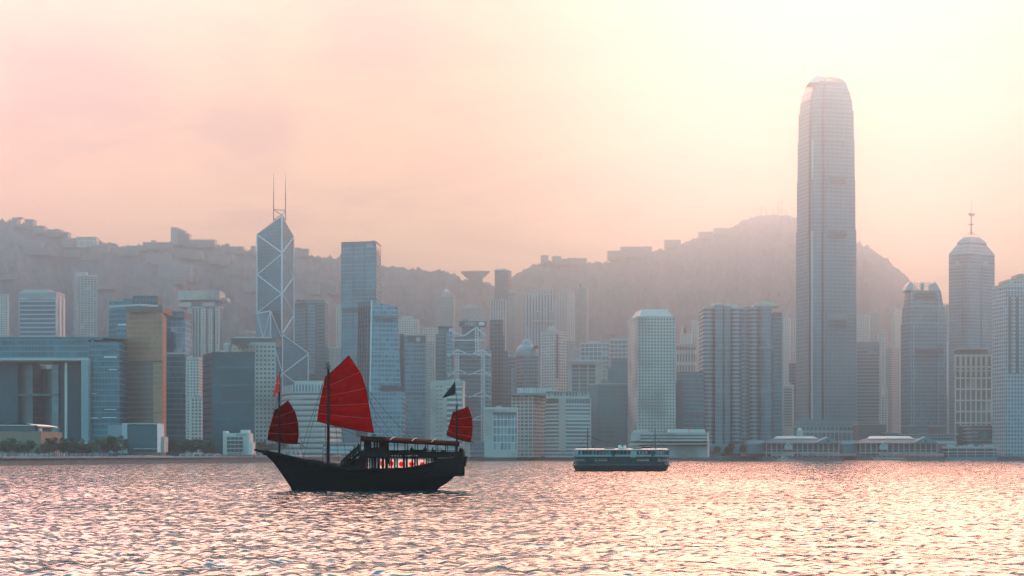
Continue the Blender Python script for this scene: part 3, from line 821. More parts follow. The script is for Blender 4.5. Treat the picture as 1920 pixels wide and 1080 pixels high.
# sail-shaped glass tower with fins
Y = 1240
t = thing('office_tower', 'curved glass tower with dark vertical fins and a slanting top', 'office tower', (PX(712, Y), Y + 20, BASE))
lev = [(850, 668, 693, 754, 6), (735, 668, 694, 752, 5), (660, 669.5, 694.5, 748.5, 3), (600, 671.5, 696, 747, 2), (575, 673, 696.8, 746, 2)]
mb = MB()
for (ya, la, ca, ra, da), (yb, lb, cb, rb, db) in zip(lev[:-1], lev[1:]):
    f = lambda l, c, r, yy: [(PX(l, yy + 10), yy + 10), (PX(c, yy), yy), (PX(r, yy + 5), yy + 5), (PX(r - 8, yy + 40), yy + 40), (PX(l + 8, yy + 40), yy + 40)]
    mb.prism(f(la, ca, ra, Y), PZ(ya, Y), PZ(yb, Y), 0, 1, poly1=f(lb, cb, rb, Y), top=(yb == 575))
mb.build('wall', [F_blue2, M_conc], t)
mb = MB(); A = (PX(696.8, Y), Y); B = (PX(746, Y + 5), Y + 5)
zz = PZ(575, Y)
mb.prism([A, B, (B[0], B[1] + 1), (A[0], A[1] + 1)], zz, 0, 0, 0, ztop=[PZ(566, Y), PZ(580.5, Y + 5) if PZ(580.5, Y) > zz else zz + 0.8, zz + 0.8, PZ(566, Y)])
mb.build('screen_crown', F_blue2, t)
for k in range(6):
    l0 = 669 + 4.8 * k; mb = MB(); yt = 568 - 0.9 * k
    mb.beam(w(l0 - 0.6, 820, Y + 9.2 - 1.8 * k), w(l0 + 4.2, yt, Y + 9.2 - 1.8 * k), 1.1, 1.6); mb.build('fin', M_dark if k < 5 else M_brace, t)
block(t, 'louver', 698.5, 745.5, 591.5, 598.5, Y - 0.2, 1.0, M_louv); block(t, 'louver', 714, 746.5, 722.5, 733, Y - 0.3, 1.0, M_louv); block(t, 'louver', 748, 755, 724, 733, Y + 4, 1.0, M_louv)
mb = MB()
for k in range(24): mb.box(PX(699 + 1.98 * k, Y - 0.6), PX(699.6 + 1.98 * k, Y - 0.6), Y - 0.6, Y - 0.3, PZ(598, Y), PZ(592, Y))
mb.build('louver_rib', M_steel, t)
block(t, 'lower_wing', 693, 755, 735, 850, Y - 3, 30, F_blue2); block(t, 'roof_plant', 726, 733, 573, 577, Y + 16, 6, M_grey)

b = Bld('office_tower', 'teal slab tower with a dark sign panel at the top of its front', 'office tower', [(749, 1392), (760.5, 1372), (798.5, 1374)], 628, F_blue, cap=0.8)
b.panel(1, 0.1, 0.99, 630, 642, M_louv, 'sign_panel', 0.4)
mb = MB(); z = PZ(636, 1370)
mb.lathe((PX(784, 1373), 1373.0, z), [(0.01, 0.9), (2.2, 0.9), (2.2, 0.2)], 10, axis='y'); mb.build('sign_emblem', M_steel, b.root)
block(b.root, 'side_tower', 749, 760, 626, 850, 1378, 24, F_tealdark); b.clutter(3, 14); b.panel(1, 0.0, 1.0, 736, 738, M_louv)

# ------------------------------------------------------------------ bank with external trusses
Y = 1420
t = thing('bank_building', 'steel framed bank tower with hanging trusses and ladder masts on its face', 'office tower', (PX(880, Y), Y + 20, BASE))
block(t, 'glass_body', 861, 904, 668, 850, Y + 3, 32, facade('fac_bank_glass', (0.12, 0.19, 0.22), (0.04, 0.09, 0.11), 3.9, 2.4, 0.25, 0.12))
block(t, 'upper_body', 852, 894, 632, 667.8, Y + 12, 24, F_teal); block(t, 'top_body', 866, 900, 612.5, 631.8, Y + 14, 18, M_teal)
block(t, 'service_wall', 836.5, 848, 622, 850, Y + 6, 30, F_blue2); block(t, 'service_wall', 909.5, 921, 655, 850, Y + 6, 30, F_blue2)
block(t, 'side_slab', 816.5, 836, 626, 850, Y + 10, 34, F_teal)
block(t, 'lift_tower', 822, 842, 613, 625.8, Y + 14, 10, M_teal)
mb = MB(); mb.lathe((PX(835, Y + 14), Y + 14, PZ(612.5, Y)), [(0, 0), (7.0, 0.3), (7.8, 1.2), (7.8, 1.7), (0, 1.8)], 22); mb.build('helipad', M_grey, t)
block(t, 'sign_box', 861, 912, 602, 612, Y + 8, 14, M_louv); block(t, 'plant_room', 866, 878, 598.8, 601.8, Y + 12, 7, M_grey)
fc = bpy.data.curves.new('sign_lettering', 'FONT'); fc.body = 'HSBC'; fc.size = 4.6; fc.extrude = 0.1
fo = bpy.data.objects.new('lettering_source', fc); col.objects.link(fo); bpy.context.view_layer.update()
lm = bpy.data.meshes.new_from_object(fo.evaluated_get(bpy.context.evaluated_depsgraph_get())); bpy.data.objects.remove(fo); bpy.data.curves.remove(fc)
lm.materials.clear(); lm.materials.append(M_brace); lm.name = 'sign_lettering'
fo = bpy.data.objects.new('sign_lettering', lm); col.objects.link(fo); fo.parent = t; rl = wloc(t)
fo.location = (PX(872, Y + 8) - rl[0], Y + 7.7 - rl[1], PZ(610.3, Y + 8) - rl[2]); fo.rotation_euler = (R(90), 0, 0)
mb = MB(); cx_, zc, e = PX(902.5, Y), PZ(607, Y + 8), 1.75
for sx in (-1, 1):
    mb.face([(cx_ + sx * 2 * e, Y + 7.7, zc), (cx_ + sx * e, Y + 7.7, zc + e), (cx_, Y + 7.7, zc), (cx_ + sx * e, Y + 7.7, zc - e)][::sx])
    mb.face([(cx_ - e, Y + 7.72, zc + sx * e), (cx_ + e, Y + 7.72, zc + sx * e), (cx_, Y + 7.72, zc)][::-sx])
mb.build('sign_emblem', M_brace, t)
def ladder(px, y0, y1, Yq):
    mb = MB()
    for dx_ in (-2.6, 2.6): mb.tube(w(px + dx_, y1, Yq), w(px + dx_, y0, Yq), 0.45, 0.45, 6)
    yy = y0 + 3
    while yy < y1:
        mb.beam(w(px - 2.6, yy, Yq), w(px + 2.6, yy, Yq), 0.9, 0.5); yy += 5.2
    mb.build('mast_ladder', M_brace, t)
ladder(845.5, 615, 660, Y + 9); ladder(894, 612, 660, Y + 9); ladder(857.5, 655, 850, Y); ladder(905, 655, 850, Y)
def truss(pts):
    mb = MB()
    for a, b_ in zip(pts[:-1], pts[1:]): mb.beam(w(*a, Y - 0.8), w(*b_, Y - 0.8), 1.0, 0.8)
    mb.build('truss', M_brace, t)
for y0 in (655, 692, 734, 778): truss([(840, y0 + 14), (857.5, y0), (880.5, y0 + 11), (905, y0), (921, y0 + 14)]); truss([(838, y0 + 9), (921, y0 + 9)])
truss([(848, 622), (870, 630), (893, 614), (912, 630)]); truss([(846, 638), (912, 638)])

b = Bld('office_block', 'pale low office with striped ledges in front of the trussed bank', 'office building', two(806, 868, 872, 1235, 2, 24), 716.5, F_white)
b.windows([(0, 2, 0.16, 0.40)], 15, 2.4, 0.8, M_pane, M_trim, z0=PZ(846, 1235), z1=PZ(720, 1235)); b.panel(0, 0.52, 0.98, 722, 846, facade('fac_ledges', (0.55, 0.50, 0.44), (0.1, 0.16, 0.18), 4.4, 60, 0.45, 0.0), 'ledge_bay', 0.8); b.clutter(3, 15)

b = Bld('office_tower', 'dark grey stepped granite tower beside the trussed bank', 'office tower', [(918, 1478), (942.5, 1472), (945, 1490)], 598.5, F_mauve, cap=0.6)
block(b.root, 'step', 942, 946, 630, 850, 1474, 18, F_mauve); block(b.root, 'step', 946, 952, 658, 850, 1476, 18, F_mauve); block(b.root, 'step', 952, 958.5, 690, 850, 1478, 18, F_mauve)
block(b.root, 'recess', 927, 939, 606, 612, 1471.5, 0.6, M_louv); b.clutter(3, 16)

b = Bld('office_tower', 'round-topped glass tower with a small roof dome and two aerials', 'office tower', [(964, 1590), (982, 1570), (1009, 1572)], 668, F_grey, cap=0)
mb = MB(); cxx = PX(988, 1580)
mb.lathe((cxx, 1585, PZ(668, 1580)), [(13, 0), (12.8, 4), (11.5, 8), (9, 11), (6.5, 12.5), (5, 16), (2.5, 18.5), (0, 19.5)], 20); mb.build('dome', F_grey, b.root)
b.mast(990.5, 622, 1585, 0.25, z0=PZ(640, 1585)); b.mast(994, 622, 1585, 0.25, z0=PZ(640, 1585)); block(b.root, 'sign_panel', 1000, 1009, 648, 654, 1571, 6, M_louv)
b.panel(1, 0, 1, 736, 850, F_grey, 'lower_bay', 0.4)
b = Bld('office_block', 'small grey stepped block wedged beside the granite tower', 'office building', two(949, 965, 967, 1540, 2, 20), 668, F_grey); b.clutter(2, 17)
block(b.root, 'step', 952, 964, 690, 850, 1536, 4, M_grey)

b = Bld('hotel_tower', 'white tower with a rounded projecting centre bay and gridded wings', 'hotel tower', [(1015, 1728), (1040, 1712), (1063, 1726)], 623, F_hotel)
mb = MB(); mb.lathe((PX(1035.5, 1722), 1722, BASE), [(5.2, 0), (5.2, PZ(616, 1722) - BASE), (4.6, PZ(613, 1722) - BASE), (0, PZ(612, 1722) - BASE)], 16); mb.build('centre_bay', M_pale, b.root)
block(b.root, 'bay_top', 1028.5, 1044, 612, 622, 1720, 8, M_trim); b.panel(1, 0.12, 0.3, 626, 710, M_louv, 'window_strip', 0.3); b.clutter(3, 18)

b = Bld('office_block', 'white gridded block with an open frame of square windows left of the porthole tower', 'office building', two(1088.5, 1141, 1143, 1560, 2, 24), 645, F_grid); b.roofbox(1105, 1128, 640, 'roof_frame', M_pale); b.clutter(4, 19)
b = Bld('office_block', 'white gridded block set back and partly hidden by the porthole tower', 'office building', two(1143.5, 1180, 1182, 1640, 2, 24), 637, F_grid); b.roofbox(1158, 1172, 633.5, 'roof_frame', M_grey); b.clutter(3, 20)
b = Bld('office_block', 'grey office with three dark panels of ribbon windows between white end walls', 'office building', two(1064.5, 1130, 1131, 1430, 2, 24), 677, F_white)
for u0, u1 in ((0.12, 0.32), (0.35, 0.56), (0.59, 0.79)): b.panel(0, u0, u1, 684, 735, facade('fac_panel_ribbon', (0.25, 0.25, 0.25), (0.07, 0.10, 0.11), 3.7, 60, 0.35, 0.0, var=0.2), 'window_panel', 0.3)
block(b.root, 'fascia', 1072, 1118, 677.5, 683.5, 1428, 2, mat('pinkish_fascia', (0.30, 0.25, 0.23), 0.8)); b.clutter(3, 21)

b = Bld('office_block', 'plain dark grey-green mass left of the porthole tower', 'office building', [(1105, 1345), (1120, 1325), (1177, 1327)], 720, F_plain, cap=0.6)
block(b.root, 'upper_step', 1145.5, 1177, 673, 719.8, 1332, 30, F_plain); block(b.root, 'upper_step', 1140, 1146, 690, 719.8, 1334, 24, F_plain); block(b.root, 'upper_step', 1128, 1140, 712, 719.8, 1335, 20, F_plain); b.clutter(3, 22)
b = Bld('office_block', 'pale office with a tight window grid and flared cornice roof', 'office building', two(959, 1000, 1023, 1330, 8, 30), 741, F_hotel, cap=0)
block(b.root, 'cornice', 957.5, 1024, 737, 740.8, 1327, 44, M_grey); block(b.root, 'roof_house', 970, 1036, 727, 736.8, 1334, 30, facade('fac_roof_fins', (0.5, 0.5, 0.49), (0.25, 0.27, 0.28), 30, 2.2, 0.0, 0.5)); b.clutter(2, 23)
b = Bld('hotel_building', 'pale hotel with balcony rows and a wide blank pier in its middle', 'hotel', two(1022, 1059, 1108, 1270, 14, 6), 747, facade('fac_balcony', (0.55, 0.49, 0.43), (0.13, 0.17, 0.19), 3.2, 60, 0.4, 0.0, var=0.3), cap=0.5)
b.panel(0, 0.72, 1.0, 747, 846, M_pale, 'pier', 0.5); b.panel(1, 0.0, 0.03, 747, 846, M_pale, 'pier', 0.5); b.panel(1, 0.97, 1.0, 747, 846, M_pale, 'pier', 0.5)
b.windows([(1, 9, 0.05, 0.96), (0, 6, 0.03, 0.7)], 1, 2.3, 2.8, M_pane, M_trim, z0=PZ(757, 1270), z1=PZ(749, 1270))
block(b.root, 'top_floor', 1026, 1102.5, 735.5, 746.8, 1274, 26, facade('fac_topfloor', (0.55, 0.49, 0.43), (0.12, 0.16, 0.18), 5, 2.6, 0.3, 0.3)); block(b.root, 'roof', 1024, 1104.5, 733.5, 735.3, 1272, 30, M_grey); b.clutter(3, 24)
b = Bld('office_block', 'white framed civic block with a recessed grid of tall panes', 'public building', two(908, 969.5, 971, 1190, 1, 22), 767, F_white, capm=M_white)
b.panel(0, 0.26, 0.985, 773, 845, facade('fac_civic_grid', (0.62, 0.56, 0.49), (0.16, 0.21, 0.23), 6.2, 2.9, 0.12, 0.14), 'window_wall', 0.25); b.panel(0, 0.26, 0.985, 773, 778, M_louv, 'louver', 0.4); b.clutter(2, 25)
# ------------------------------------------------------------------ porthole tower
b = Bld('office_tower', 'pale tower covered in round porthole windows under a hipped roof', 'office tower', [(1177, 1305), (1195.5, 1265), (1266.5, 1267)], 594, F_white, cap=0.6, capm=M_trim)
b.windows([(1, 12, 0.012, 0.99), (0, 6, 0.05, 0.98)], 36, 1.55, 1.55, M_pane, M_trim, shape='round', z0=PZ(812, 1265), z1=PZ(595.5, 1265), fw=0.22)
mb = MB(); A = scaled(b.poly, 0.9); B = scaled(b.poly, 0.66)
mb.prism(A, b.z + 0.02, PZ(580.5, 1275), 0, 0, poly1=B); mb.build('hipped_roof', M_trim, b.root)
for px in (1205, 1250, 1257): b.mast(px, 576.5, r=0.3, z0=b.z + 4)

b = Bld('post_office', 'white stepped low building with dark ribbon windows below the porthole tower', 'public building', two(1183, 1327, 1330, 1190, 2, 26), 812, F_white, cap=0.5)
for y0, y1, u0 in ((815, 818, 0.12), (821, 824, 0.12), (827, 830.5, 0.0), (834, 836.5, 0.1)): b.panel(0, u0, 0.99, y0, y1, M_louv, 'window_band', 0.12)
block(b.root, 'upper_block', 1256, 1290, 804.5, 811.8, 1194, 18, M_white); block(b.root, 'upper_block', 1296, 1322, 804.8, 811.8, 1193, 18, M_white); block(b.root, 'upper_block', 1190, 1217, 806.5, 811.8, 1196, 14, M_pale)
block(b.root, 'terrace', 1198, 1334, 825.5, 826.8, 1186, 5, M_white); block(b.root, 'terrace', 1180, 1334, 832, 833.2, 1184, 5, M_white)

b = Bld('office_tower', 'beige stone tower with grouped tall windows and a cornice right of the porthole tower', 'office tower', two(1267, 1303, 1306, 1680, 2, 22), 646, F_stone, cap=1.0, capm=M_beige)
block(b.root, 'cornice', 1266, 1307, 648, 650.5, 1677, 26, M_beige); b.clutter(2, 26)
b = Bld('office_block', 'blue-teal glass slab with a dark lip standing left of the twin ribbon towers', 'office building', [(1268, 1450), (1281, 1442), (1320, 1443)], 698, F_teal, cap=0.6, capm=M_louv)
block(b.root, 'side_block', 1267.5, 1281, 716, 850, 1436, 16, F_tealdark); b.panel(1, 0, 1, 778, 781, M_louv); b.clutter(2, 27)

# twin granite and glass towers
for nm, L_, Rr, tops, cl in (('left', 1319, 1398, 577, 28), ('right', 1399, 1467.5, 574, 29)):
    W = Rr - L_; Y = 1440
    t = thing('office_tower', 'left of twin granite towers with ribbon windows, two roof boxes on top' if nm == 'left' else 'right of twin granite towers with ribbon windows, angular roof screen on top', 'office tower', (PX(L_ + W / 2, Y), Y + 20, BASE), 'twin ribbon window towers')
    def lobe(p0, p1, y0, Yf, dep, fac, nmp, seg=7):
        """rounded bay"""
        x0, x1 = PX(p0, Yf), PX(p1, Yf); rr = (x1 - x0) / 2
        pts = [(x0 + rr - rr * math.cos(math.pi * i / seg), Yf + 7 - min(7, rr) * math.sin(math.pi * i / seg)) for i in range(seg + 1)]
        pts += [(x1, Yf + dep), (x0, Yf + dep)]
        mb = MB(); mb.prism(pts, BASE, PZ(y0, Yf), 0, 1); mb.build(nmp, [fac, M_grey], t)
    if nm == 'left':
        lobe(1319, 1343, 577, Y, 36, F_exch, 'ribbon_bay'); block(t, 'glass_strip', 1341, 1355, 571, 850, Y - 2, 30, F_exchv); lobe(1354, 1372, 573, Y - 3, 36, F_exchv, 'glass_bay'); lobe(1371, 1391, 578, Y, 34, F_exch, 'ribbon_bay'); block(t, 'side_wall', 1390, 1398, 578, 850, Y + 6, 24, F_grey)
        block(t, 'roof_screen', 1322, 1354, 573.5, 577, Y + 4, 20, M_beige); block(t, 'roof_box', 1337, 1354.5, 568.5, 573.4, Y + 8, 12, M_conc); block(t, 'roof_box', 1367, 1384, 570, 577.8, Y + 8, 12, M_conc); block(t, 'roof_step', 1356, 1368, 574, 577.8, Y + 9, 10, M_beige)
    else:
        block(t, 'side_wall', 1398.5, 1408, 575, 850, Y + 8, 24, F_grey); lobe(1407, 1426, 575, Y, 36, F_exch, 'ribbon_bay'); lobe(1425, 1450, 574, Y - 3, 38, F_exchv, 'glass_bay'); block(t, 'glass_strip', 1448.5, 1466.5, 586, 850, Y + 1, 30, F_teal); block(t, 'corner_fin', 1466.5, 1468, 582, 850, Y + 3, 26, M_trim)
        block(t, 'roof_screen', 1414, 1462, 570.5, 574, Y + 5, 20, M_beige); block(t, 'roof_screen', 1420, 1452, 567, 570.4, Y + 7, 16, M_beige); block(t, 'roof_box', 1433, 1447, 565.4, 566.9, Y + 9, 8, M_conc); block(t, 'louver', 1449, 1466, 586, 590, Y + 0.4, 1, M_louv)
    for y0 in (650, 731): block(t, 'belt_trim', L_ + 24, L_ + 52, y0, y0 + 2.5, Y - 10.3, 1, M_grey)
    block(t, 'podium', L_ - 1, Rr + 1, 832, 851, Y - 12, 10, M_grey)

b = Bld('apartment_tower', 'slim white tower with dark square windows between the twin towers and the tallest skyscraper', 'office building', two(1469, 1486.5, 1488, 1480, 1, 16), 724, F_white, capm=M_white)
b.windows([(0, 4, 0.08, 0.95)], 14, 1.7, 1.6, M_pane, M_trim, z0=PZ(800, 1480), z1=PZ(728, 1480)); b.clutter(2, 30)
b = Bld('office_block', 'grey block partly hidden behind the left edge of the tallest skyscraper', 'office building', two(1479, 1500, 1502, 1750, 1, 16), 681, F_grey); b.clutter(2, 31)

# ------------------------------------------------------------------ tallest skyscraper
Y = 1600
t = thing('skyscraper', 'tallest skyscraper with rounded stepped shoulders and a crown of vertical claws', 'skyscraper', (PX(1549, Y), Y + 34, BASE))
foot = [(1492.5, Y + 30), (1515, Y + 4), (1517.5, Y + 6), (1520, Y + 2.5), (1528, Y + 0.3), (1540, Y - 0.5), (1543.5, Y + 1.6), (1546, Y - 1), (1605.5, Y + 8)]
P0 = [Vector((PX(a, y), y)) for a, y in foot]
cen = Vector((PX(1549, Y + 35), Y + 36))
back = [cen * 2 - p for p in P0]
ring = [tuple(p) for p in P0] + [tuple(p) for p in back if p.y > Y + 24]
ctr = (sum(p[0] for p in ring) / len(ring), sum(p[1] for p in ring) / len(ring))
ring.sort(key=lambda p: math.atan2(p[1] - cen.y, p[0] - cen.x))
def sc_ring(k): return [(cen.x + (p[0] - cen.x) * k, cen.y + (p[1] - cen.y) * k) for p in ring]
LV = [(850, 1.0), (429, 1.0), (429, 0.975), (334, 0.97), (334, 0.955), (258, 0.945), (258, 0.925), (204, 0.915), (204, 0.885), (181, 0.855), (181, 0.83), (166, 0.79), (166, 0.765), (153, 0.70), (153, 0.67), (146, 0.60)]
mb = MB()
for (ya, ka), (yb, kb) in zip(LV[:-1], LV[1:]):
    if ya == yb:
        A, B = sc_ring(ka), sc_ring(kb)
        n = len(A); z = PZ(ya, Y)
        for i in range(n):
            j = (i + 1) % n; mb.face([(*A[i], z), (*A[j], z), (*B[j], z), (*B[i], z)], None, 1)
    else: mb.prism(sc_ring(ka), PZ(ya, Y), PZ(yb, Y), 0, 1, poly1=sc_ring(kb), top=(yb == 146))
mb.build('wall', [F_ifc, M_steel], t)
# crown of curved claws
def claw(p, k0, k1, z0, z1, wd=0.9):
    mb = MB(); pts = []
    for s_ in np.linspace(0, 1, 6):
        kk = k0 + (k1 - k0) * s_ ** 1.7; pts.append((cen.x + (p[0] - cen.x) * kk, cen.y + (p[1] - cen.y) * kk, z0 + (z1 - z0) * s_))
    for a, c in zip(pts[:-1], pts[1:]):
        v = Vector((p[0] - cen.x, p[1] - cen.y, 0)).normalized(); mb.beam(a, c, wd, 2.2, nrm=tuple(v))
    mb.build('crown_claw', M_grey, t)
nseg = len(ring); cnt = 0
for i in range(nseg):
    a, c = Vector(ring[i]), Vector(ring[(i + 1) % nseg]); L_ = (c - a).length
    for s_ in range(max(1, int(L_ / 5.2))):
        p = a.lerp(c, (s_ + 0.5) / max(1, int(L_ / 5.2))); cnt += 1
        if p.y < cen.y + 8: claw(p, 0.62, 0.35, PZ(149.5, Y), PZ(134.5 - 0.8 * math.sin(cnt), Y), 1.45)
mb = MB(); pr_ = [(1518.5, 151), (1526, 143), (1533, 138), (1538.5, 135.3), (1541, 139), (1541, 150)]
A_ = [(PX(a, Y), Y + 9, PZ(c, Y)) for a, c in pr_]; B_ = [(x + 3, y_ + 34, z) for x, y_, z in A_]
mb.face(A_[::-1]); mb.face(B_)
for i in range(6): mb.face([A_[i], A_[(i + 1) % 6], B_[(i + 1) % 6], B_[i]])
mb.build('crown_shoulder', M_brace, t)
for y0, y1 in ((431, 437), (330, 336), (440, 444), (589, 600), (604, 607), (338, 341)):
    block(t, 'louver_band', 1550, 1589, y0, y1, Y - 0.8 + (2.0 if y0 < 340 else 0.6 if y0 < 440 else 0), 3, mat('band_louvre', (0.07, 0.13, 0.15), 0.5))
mb = MB()
for k in range(22): mb.box(PX(1550.8 + 1.76 * k, Y - 0.9), PX(1551.5 + 1.76 * k, Y - 0.9), Y - 1.0, Y - 0.5, PZ(600, Y), PZ(589, Y))
mb.build('louver_rib', M_steel, t)
for px, yq in ((1516.2, Y + 4), (1545, Y - 1)):
    mb = MB(); mb.box(PX(px, yq) - 0.35, PX(px, yq) + 0.35, yq - 0.7, yq + 0.6, BASE, PZ(440, Y)); mb.build('corner_fin', M_grey, t)
mb = MB(); mb.tube((PX(1524.5, Y), Y + 3.5, BASE), (PX(1524.5, Y), Y + 3.5, PZ(432, Y)), 2.2, 2.2, 14); mb.tube((PX(1526, Y), Y + 5, PZ(432, Y)), (PX(1526, Y), Y + 5, PZ(262, Y)), 2.0, 1.8, 14); mb.build('corner_bay', facade('fac_reflect_bay', (0.40, 0.38, 0.36), (0.30, 0.29, 0.28), 4.2, 2, 0.15, 0.1, rg=0.1, var=0.1), t)  # bay coloured bright to imitate the sky reflected in it
block(t, 'podium', 1494, 1608, 800, 850, Y - 26, 22, facade('fac_podium_frame', (0.26, 0.36, 0.38), (0.06, 0.13, 0.145), 22, 4.4, 0.1, 0.2))
block(t, 'podium_band', 1493.5, 1609, 786, 799.8, Y - 18, 16, F_ifc)

# ------------------------------------------------------------------ right of the tallest
b = Bld('office_tower', 'plain grey ribbon-windowed tower touching the right side of the tallest skyscraper', 'office tower', two(1606, 1648, 1650, 1690, 2, 20), 641, F_greyh, cap=0.4)
b.panel(0, 0, 1, 641, 652, M_grey, 'fascia', 0.25); b.panel(0, 0.5, 1.0, 653, 661, F_blue2, 'glass_band', 0.25); b.clutter(3, 32, (0.8, 1.6))

Y = 1580
t = thing('skyscraper', 'shorter stepped skyscraper with two curved horns and open lattice on its roof', 'skyscraper', (PX(1732, Y), Y + 26, BASE))
def p2(l, c, r): return poly_from([(l, Y + 20), (c, Y), (r, Y + 3)])
seq = [(850, 1689, 1706, 1775), (605, 1689, 1706, 1775), (605, 1690.5, 1707, 1774), (574, 1692, 1707.5, 1772), (574, 1693.5, 1708.5, 1769), (544, 1697, 1710, 1764)]
mb = MB()
for (ya, *ka), (yb, *kb) in zip(seq[:-1], seq[1:]):
    if ya != yb: mb.prism(p2(*ka), PZ(ya, Y), PZ(yb, Y), 0, 1, poly1=p2(*kb), top=True)
mb.build('wall', [facade('fac_silver_low', (0.16, 0.28, 0.32), (0.07, 0.16, 0.19), 4.2, 2.0, 0.25, 0.25, rg=0.16, blinds=0.03), M_steel], t)
for pts in ([(1698, 544), (1703, 534), (1709, 527.5), (1713, 531), (1713, 544)], [(1751, 544), (1751, 531), (1754, 527), (1758.5, 533), (1764, 544)]):
    mb = MB(); P = [(PX(a, Y), PZ(c, Y)) for a, c in pts]
    mb.face([(x, Y + 2, z) for x, z in P][::-1]); mb.face([(x, Y + 20, z) for x, z in P])
    for i in range(len(P)):
        j = (i + 1) % len(P); mb.face([(P[i][0], Y + 2, P[i][1]), (P[j][0], Y + 2, P[j][1]), (P[j][0], Y + 20, P[j][1]), (P[i][0], Y + 20, P[i][1])])
    mb.build('horn', M_steel, t)
mb = MB()
for k in range(9):
    px = 1715 + 4.2 * k; mb.tube(w(px, 544, Y + 6), w(px, 527 + 2.5 * (k % 3), Y + 6), 0.3, 0.3, 5)
for y0 in (532, 537): mb.tube(w(1714, y0, Y + 6), w(1750, y0, Y + 6), 0.3, 0.3, 5)
mb.build('roof_lattice', M_steel, t); block(t, 'roof_plant', 1728, 1733, 530, 543.5, Y + 12, 5, M_grey)
for y0, y1, a, c in ((549, 553.5, 1715, 1754), (556.5, 560, 1715, 1754), (655, 663, 1716, 1757), (667, 669.5, 1711, 1766), (655, 663, 1698, 1705), (655, 663, 1761, 1768)): block(t, 'louver_band', a, c, y0, y1, Y - 0.2 if a > 1706 else Y + 9, 3, M_louv)
for px in (1708.5, 1713, 1760): 
    mb = MB(); mb.beam(w(px, 850, Y + 0.3), w(px, 546, Y + 1.2), 0.7, 0.7); mb.build('fin', M_steel, t)
b = Bld('apartment_tower', 'thin bright strip of a pale tower behind the horned skyscraper', 'apartment tower', two(1772, 1781, 1782, 1900, 1, 14), 575, F_resi, cap=0.5); b.clutter(1, 33)
block(b.root, 'white_edge', 1776.5, 1781.5, 640, 742, 1896, 3, M_white)

Y = 1780
t = thing('skyscraper', 'grey tower with a stepped pyramid top and a red lattice spire', 'skyscraper', (PX(1821, Y), Y + 26, BASE))
def p3(k, l=1779, c=1816, r=1865):
    pp = poly_from([(l, Y + 16), (c, Y), (r, Y + 20)]); return scaled(pp, k)
mb = MB()
for ya, yb, ka, kb, tp in ((850, 473, 1, 1, True), (473, 458, 1, 0.70, True), (458, 451, 0.64, 0.64, True), (451, 441, 0.64, 0.36, True)):
    mb.prism(p3(ka), PZ(ya, Y), PZ(yb, Y), 0, 1, poly1=p3(kb), top=tp)
mb.build('wall', [F_centre, M_steel], t)
for k_, y0, y1 in ((0.715, 459.5, 457), (1.012, 474.5, 472.5), (0.655, 452.4, 450.6)):
    mb = MB(); mb.prism(p3(k_), PZ(y0, Y), PZ(y1, Y), 0, 0, bottom=True); mb.build('cornice', M_trim, t)
for fi, u in ((0, 0.45), (1, 0.62)):
    pp = p3(1.0); A, B = Vector(pp[fi]), Vector(pp[fi + 1]); d = (B - A).normalized(); n = Vector((d.y, -d.x)); c = A.lerp(B, u); hw = 6
    mb = MB(); q0, q1 = c - d * hw + n * 0.9, c + d * hw + n * 0.9; r0, r1 = c + d * hw - n * 0.2, c - d * hw - n * 0.2
    mb.prism([tuple(q0), tuple(q1), tuple(r0), tuple(r1)], BASE, PZ(497, Y), 0, 0)
    zc = PZ(497, Y); ap = c + n * 0.4
    for a_, b_ in ((q0, q1), (q1, r0), (r0, r1), (r1, q0)): mb.face([(*a_, zc), (*b_, zc), (*ap, PZ(485, Y))])
    mb.build('gabled_bay', F_centre, t)
mb = MB(); mb.prism(p3(1.004), PZ(497.5, Y), PZ(494, Y), 0, 0, bottom=True); mb.build('belt_trim', M_grey, t)
M_spire = mat('spire_red', (0.30, 0.07, 0.06), 0.6)
mb = MB(); Ys = Y + 18; mb.tube(w(1821, 441, Ys), w(1821, 404, Ys), 0.75, 0.55, 8); mb.tube(w(1821, 404, Ys), w(1821, 373, Ys), 0.35, 0.12, 8); mb.build('spire', M_spire, t)
mb = MB()
for a in (1807, 1814, 1828, 1835): mb.tube(w(a, 442.5, Ys), w(1821, 434, Ys), 0.3, 0.3, 6)
mb.build('spire_brace', M_steel, t)
for sx in (-1, 1):
    mb = MB(); mb.lathe((PX(1821 + 3.4 * sx, Ys), Ys - 0.5, PZ(402.5, Ys)), [(0.01, 0.1), (1.5, 0.1), (1.9, 0.9)], 12, axis='y'); mb.build('dish', M_pale, t)
mb = MB(); mb.box(PX(1816.8, Ys), PX(1825.2, Ys), Ys - 2, Ys + 2, PZ(421.8, Ys), PZ(420.6, Ys)); mb.box(PX(1818.5, Ys), PX(1823.5, Ys), Ys - 1, Ys + 1, PZ(405, Ys), PZ(404, Ys)); mb.build('platform', M_dark, t)

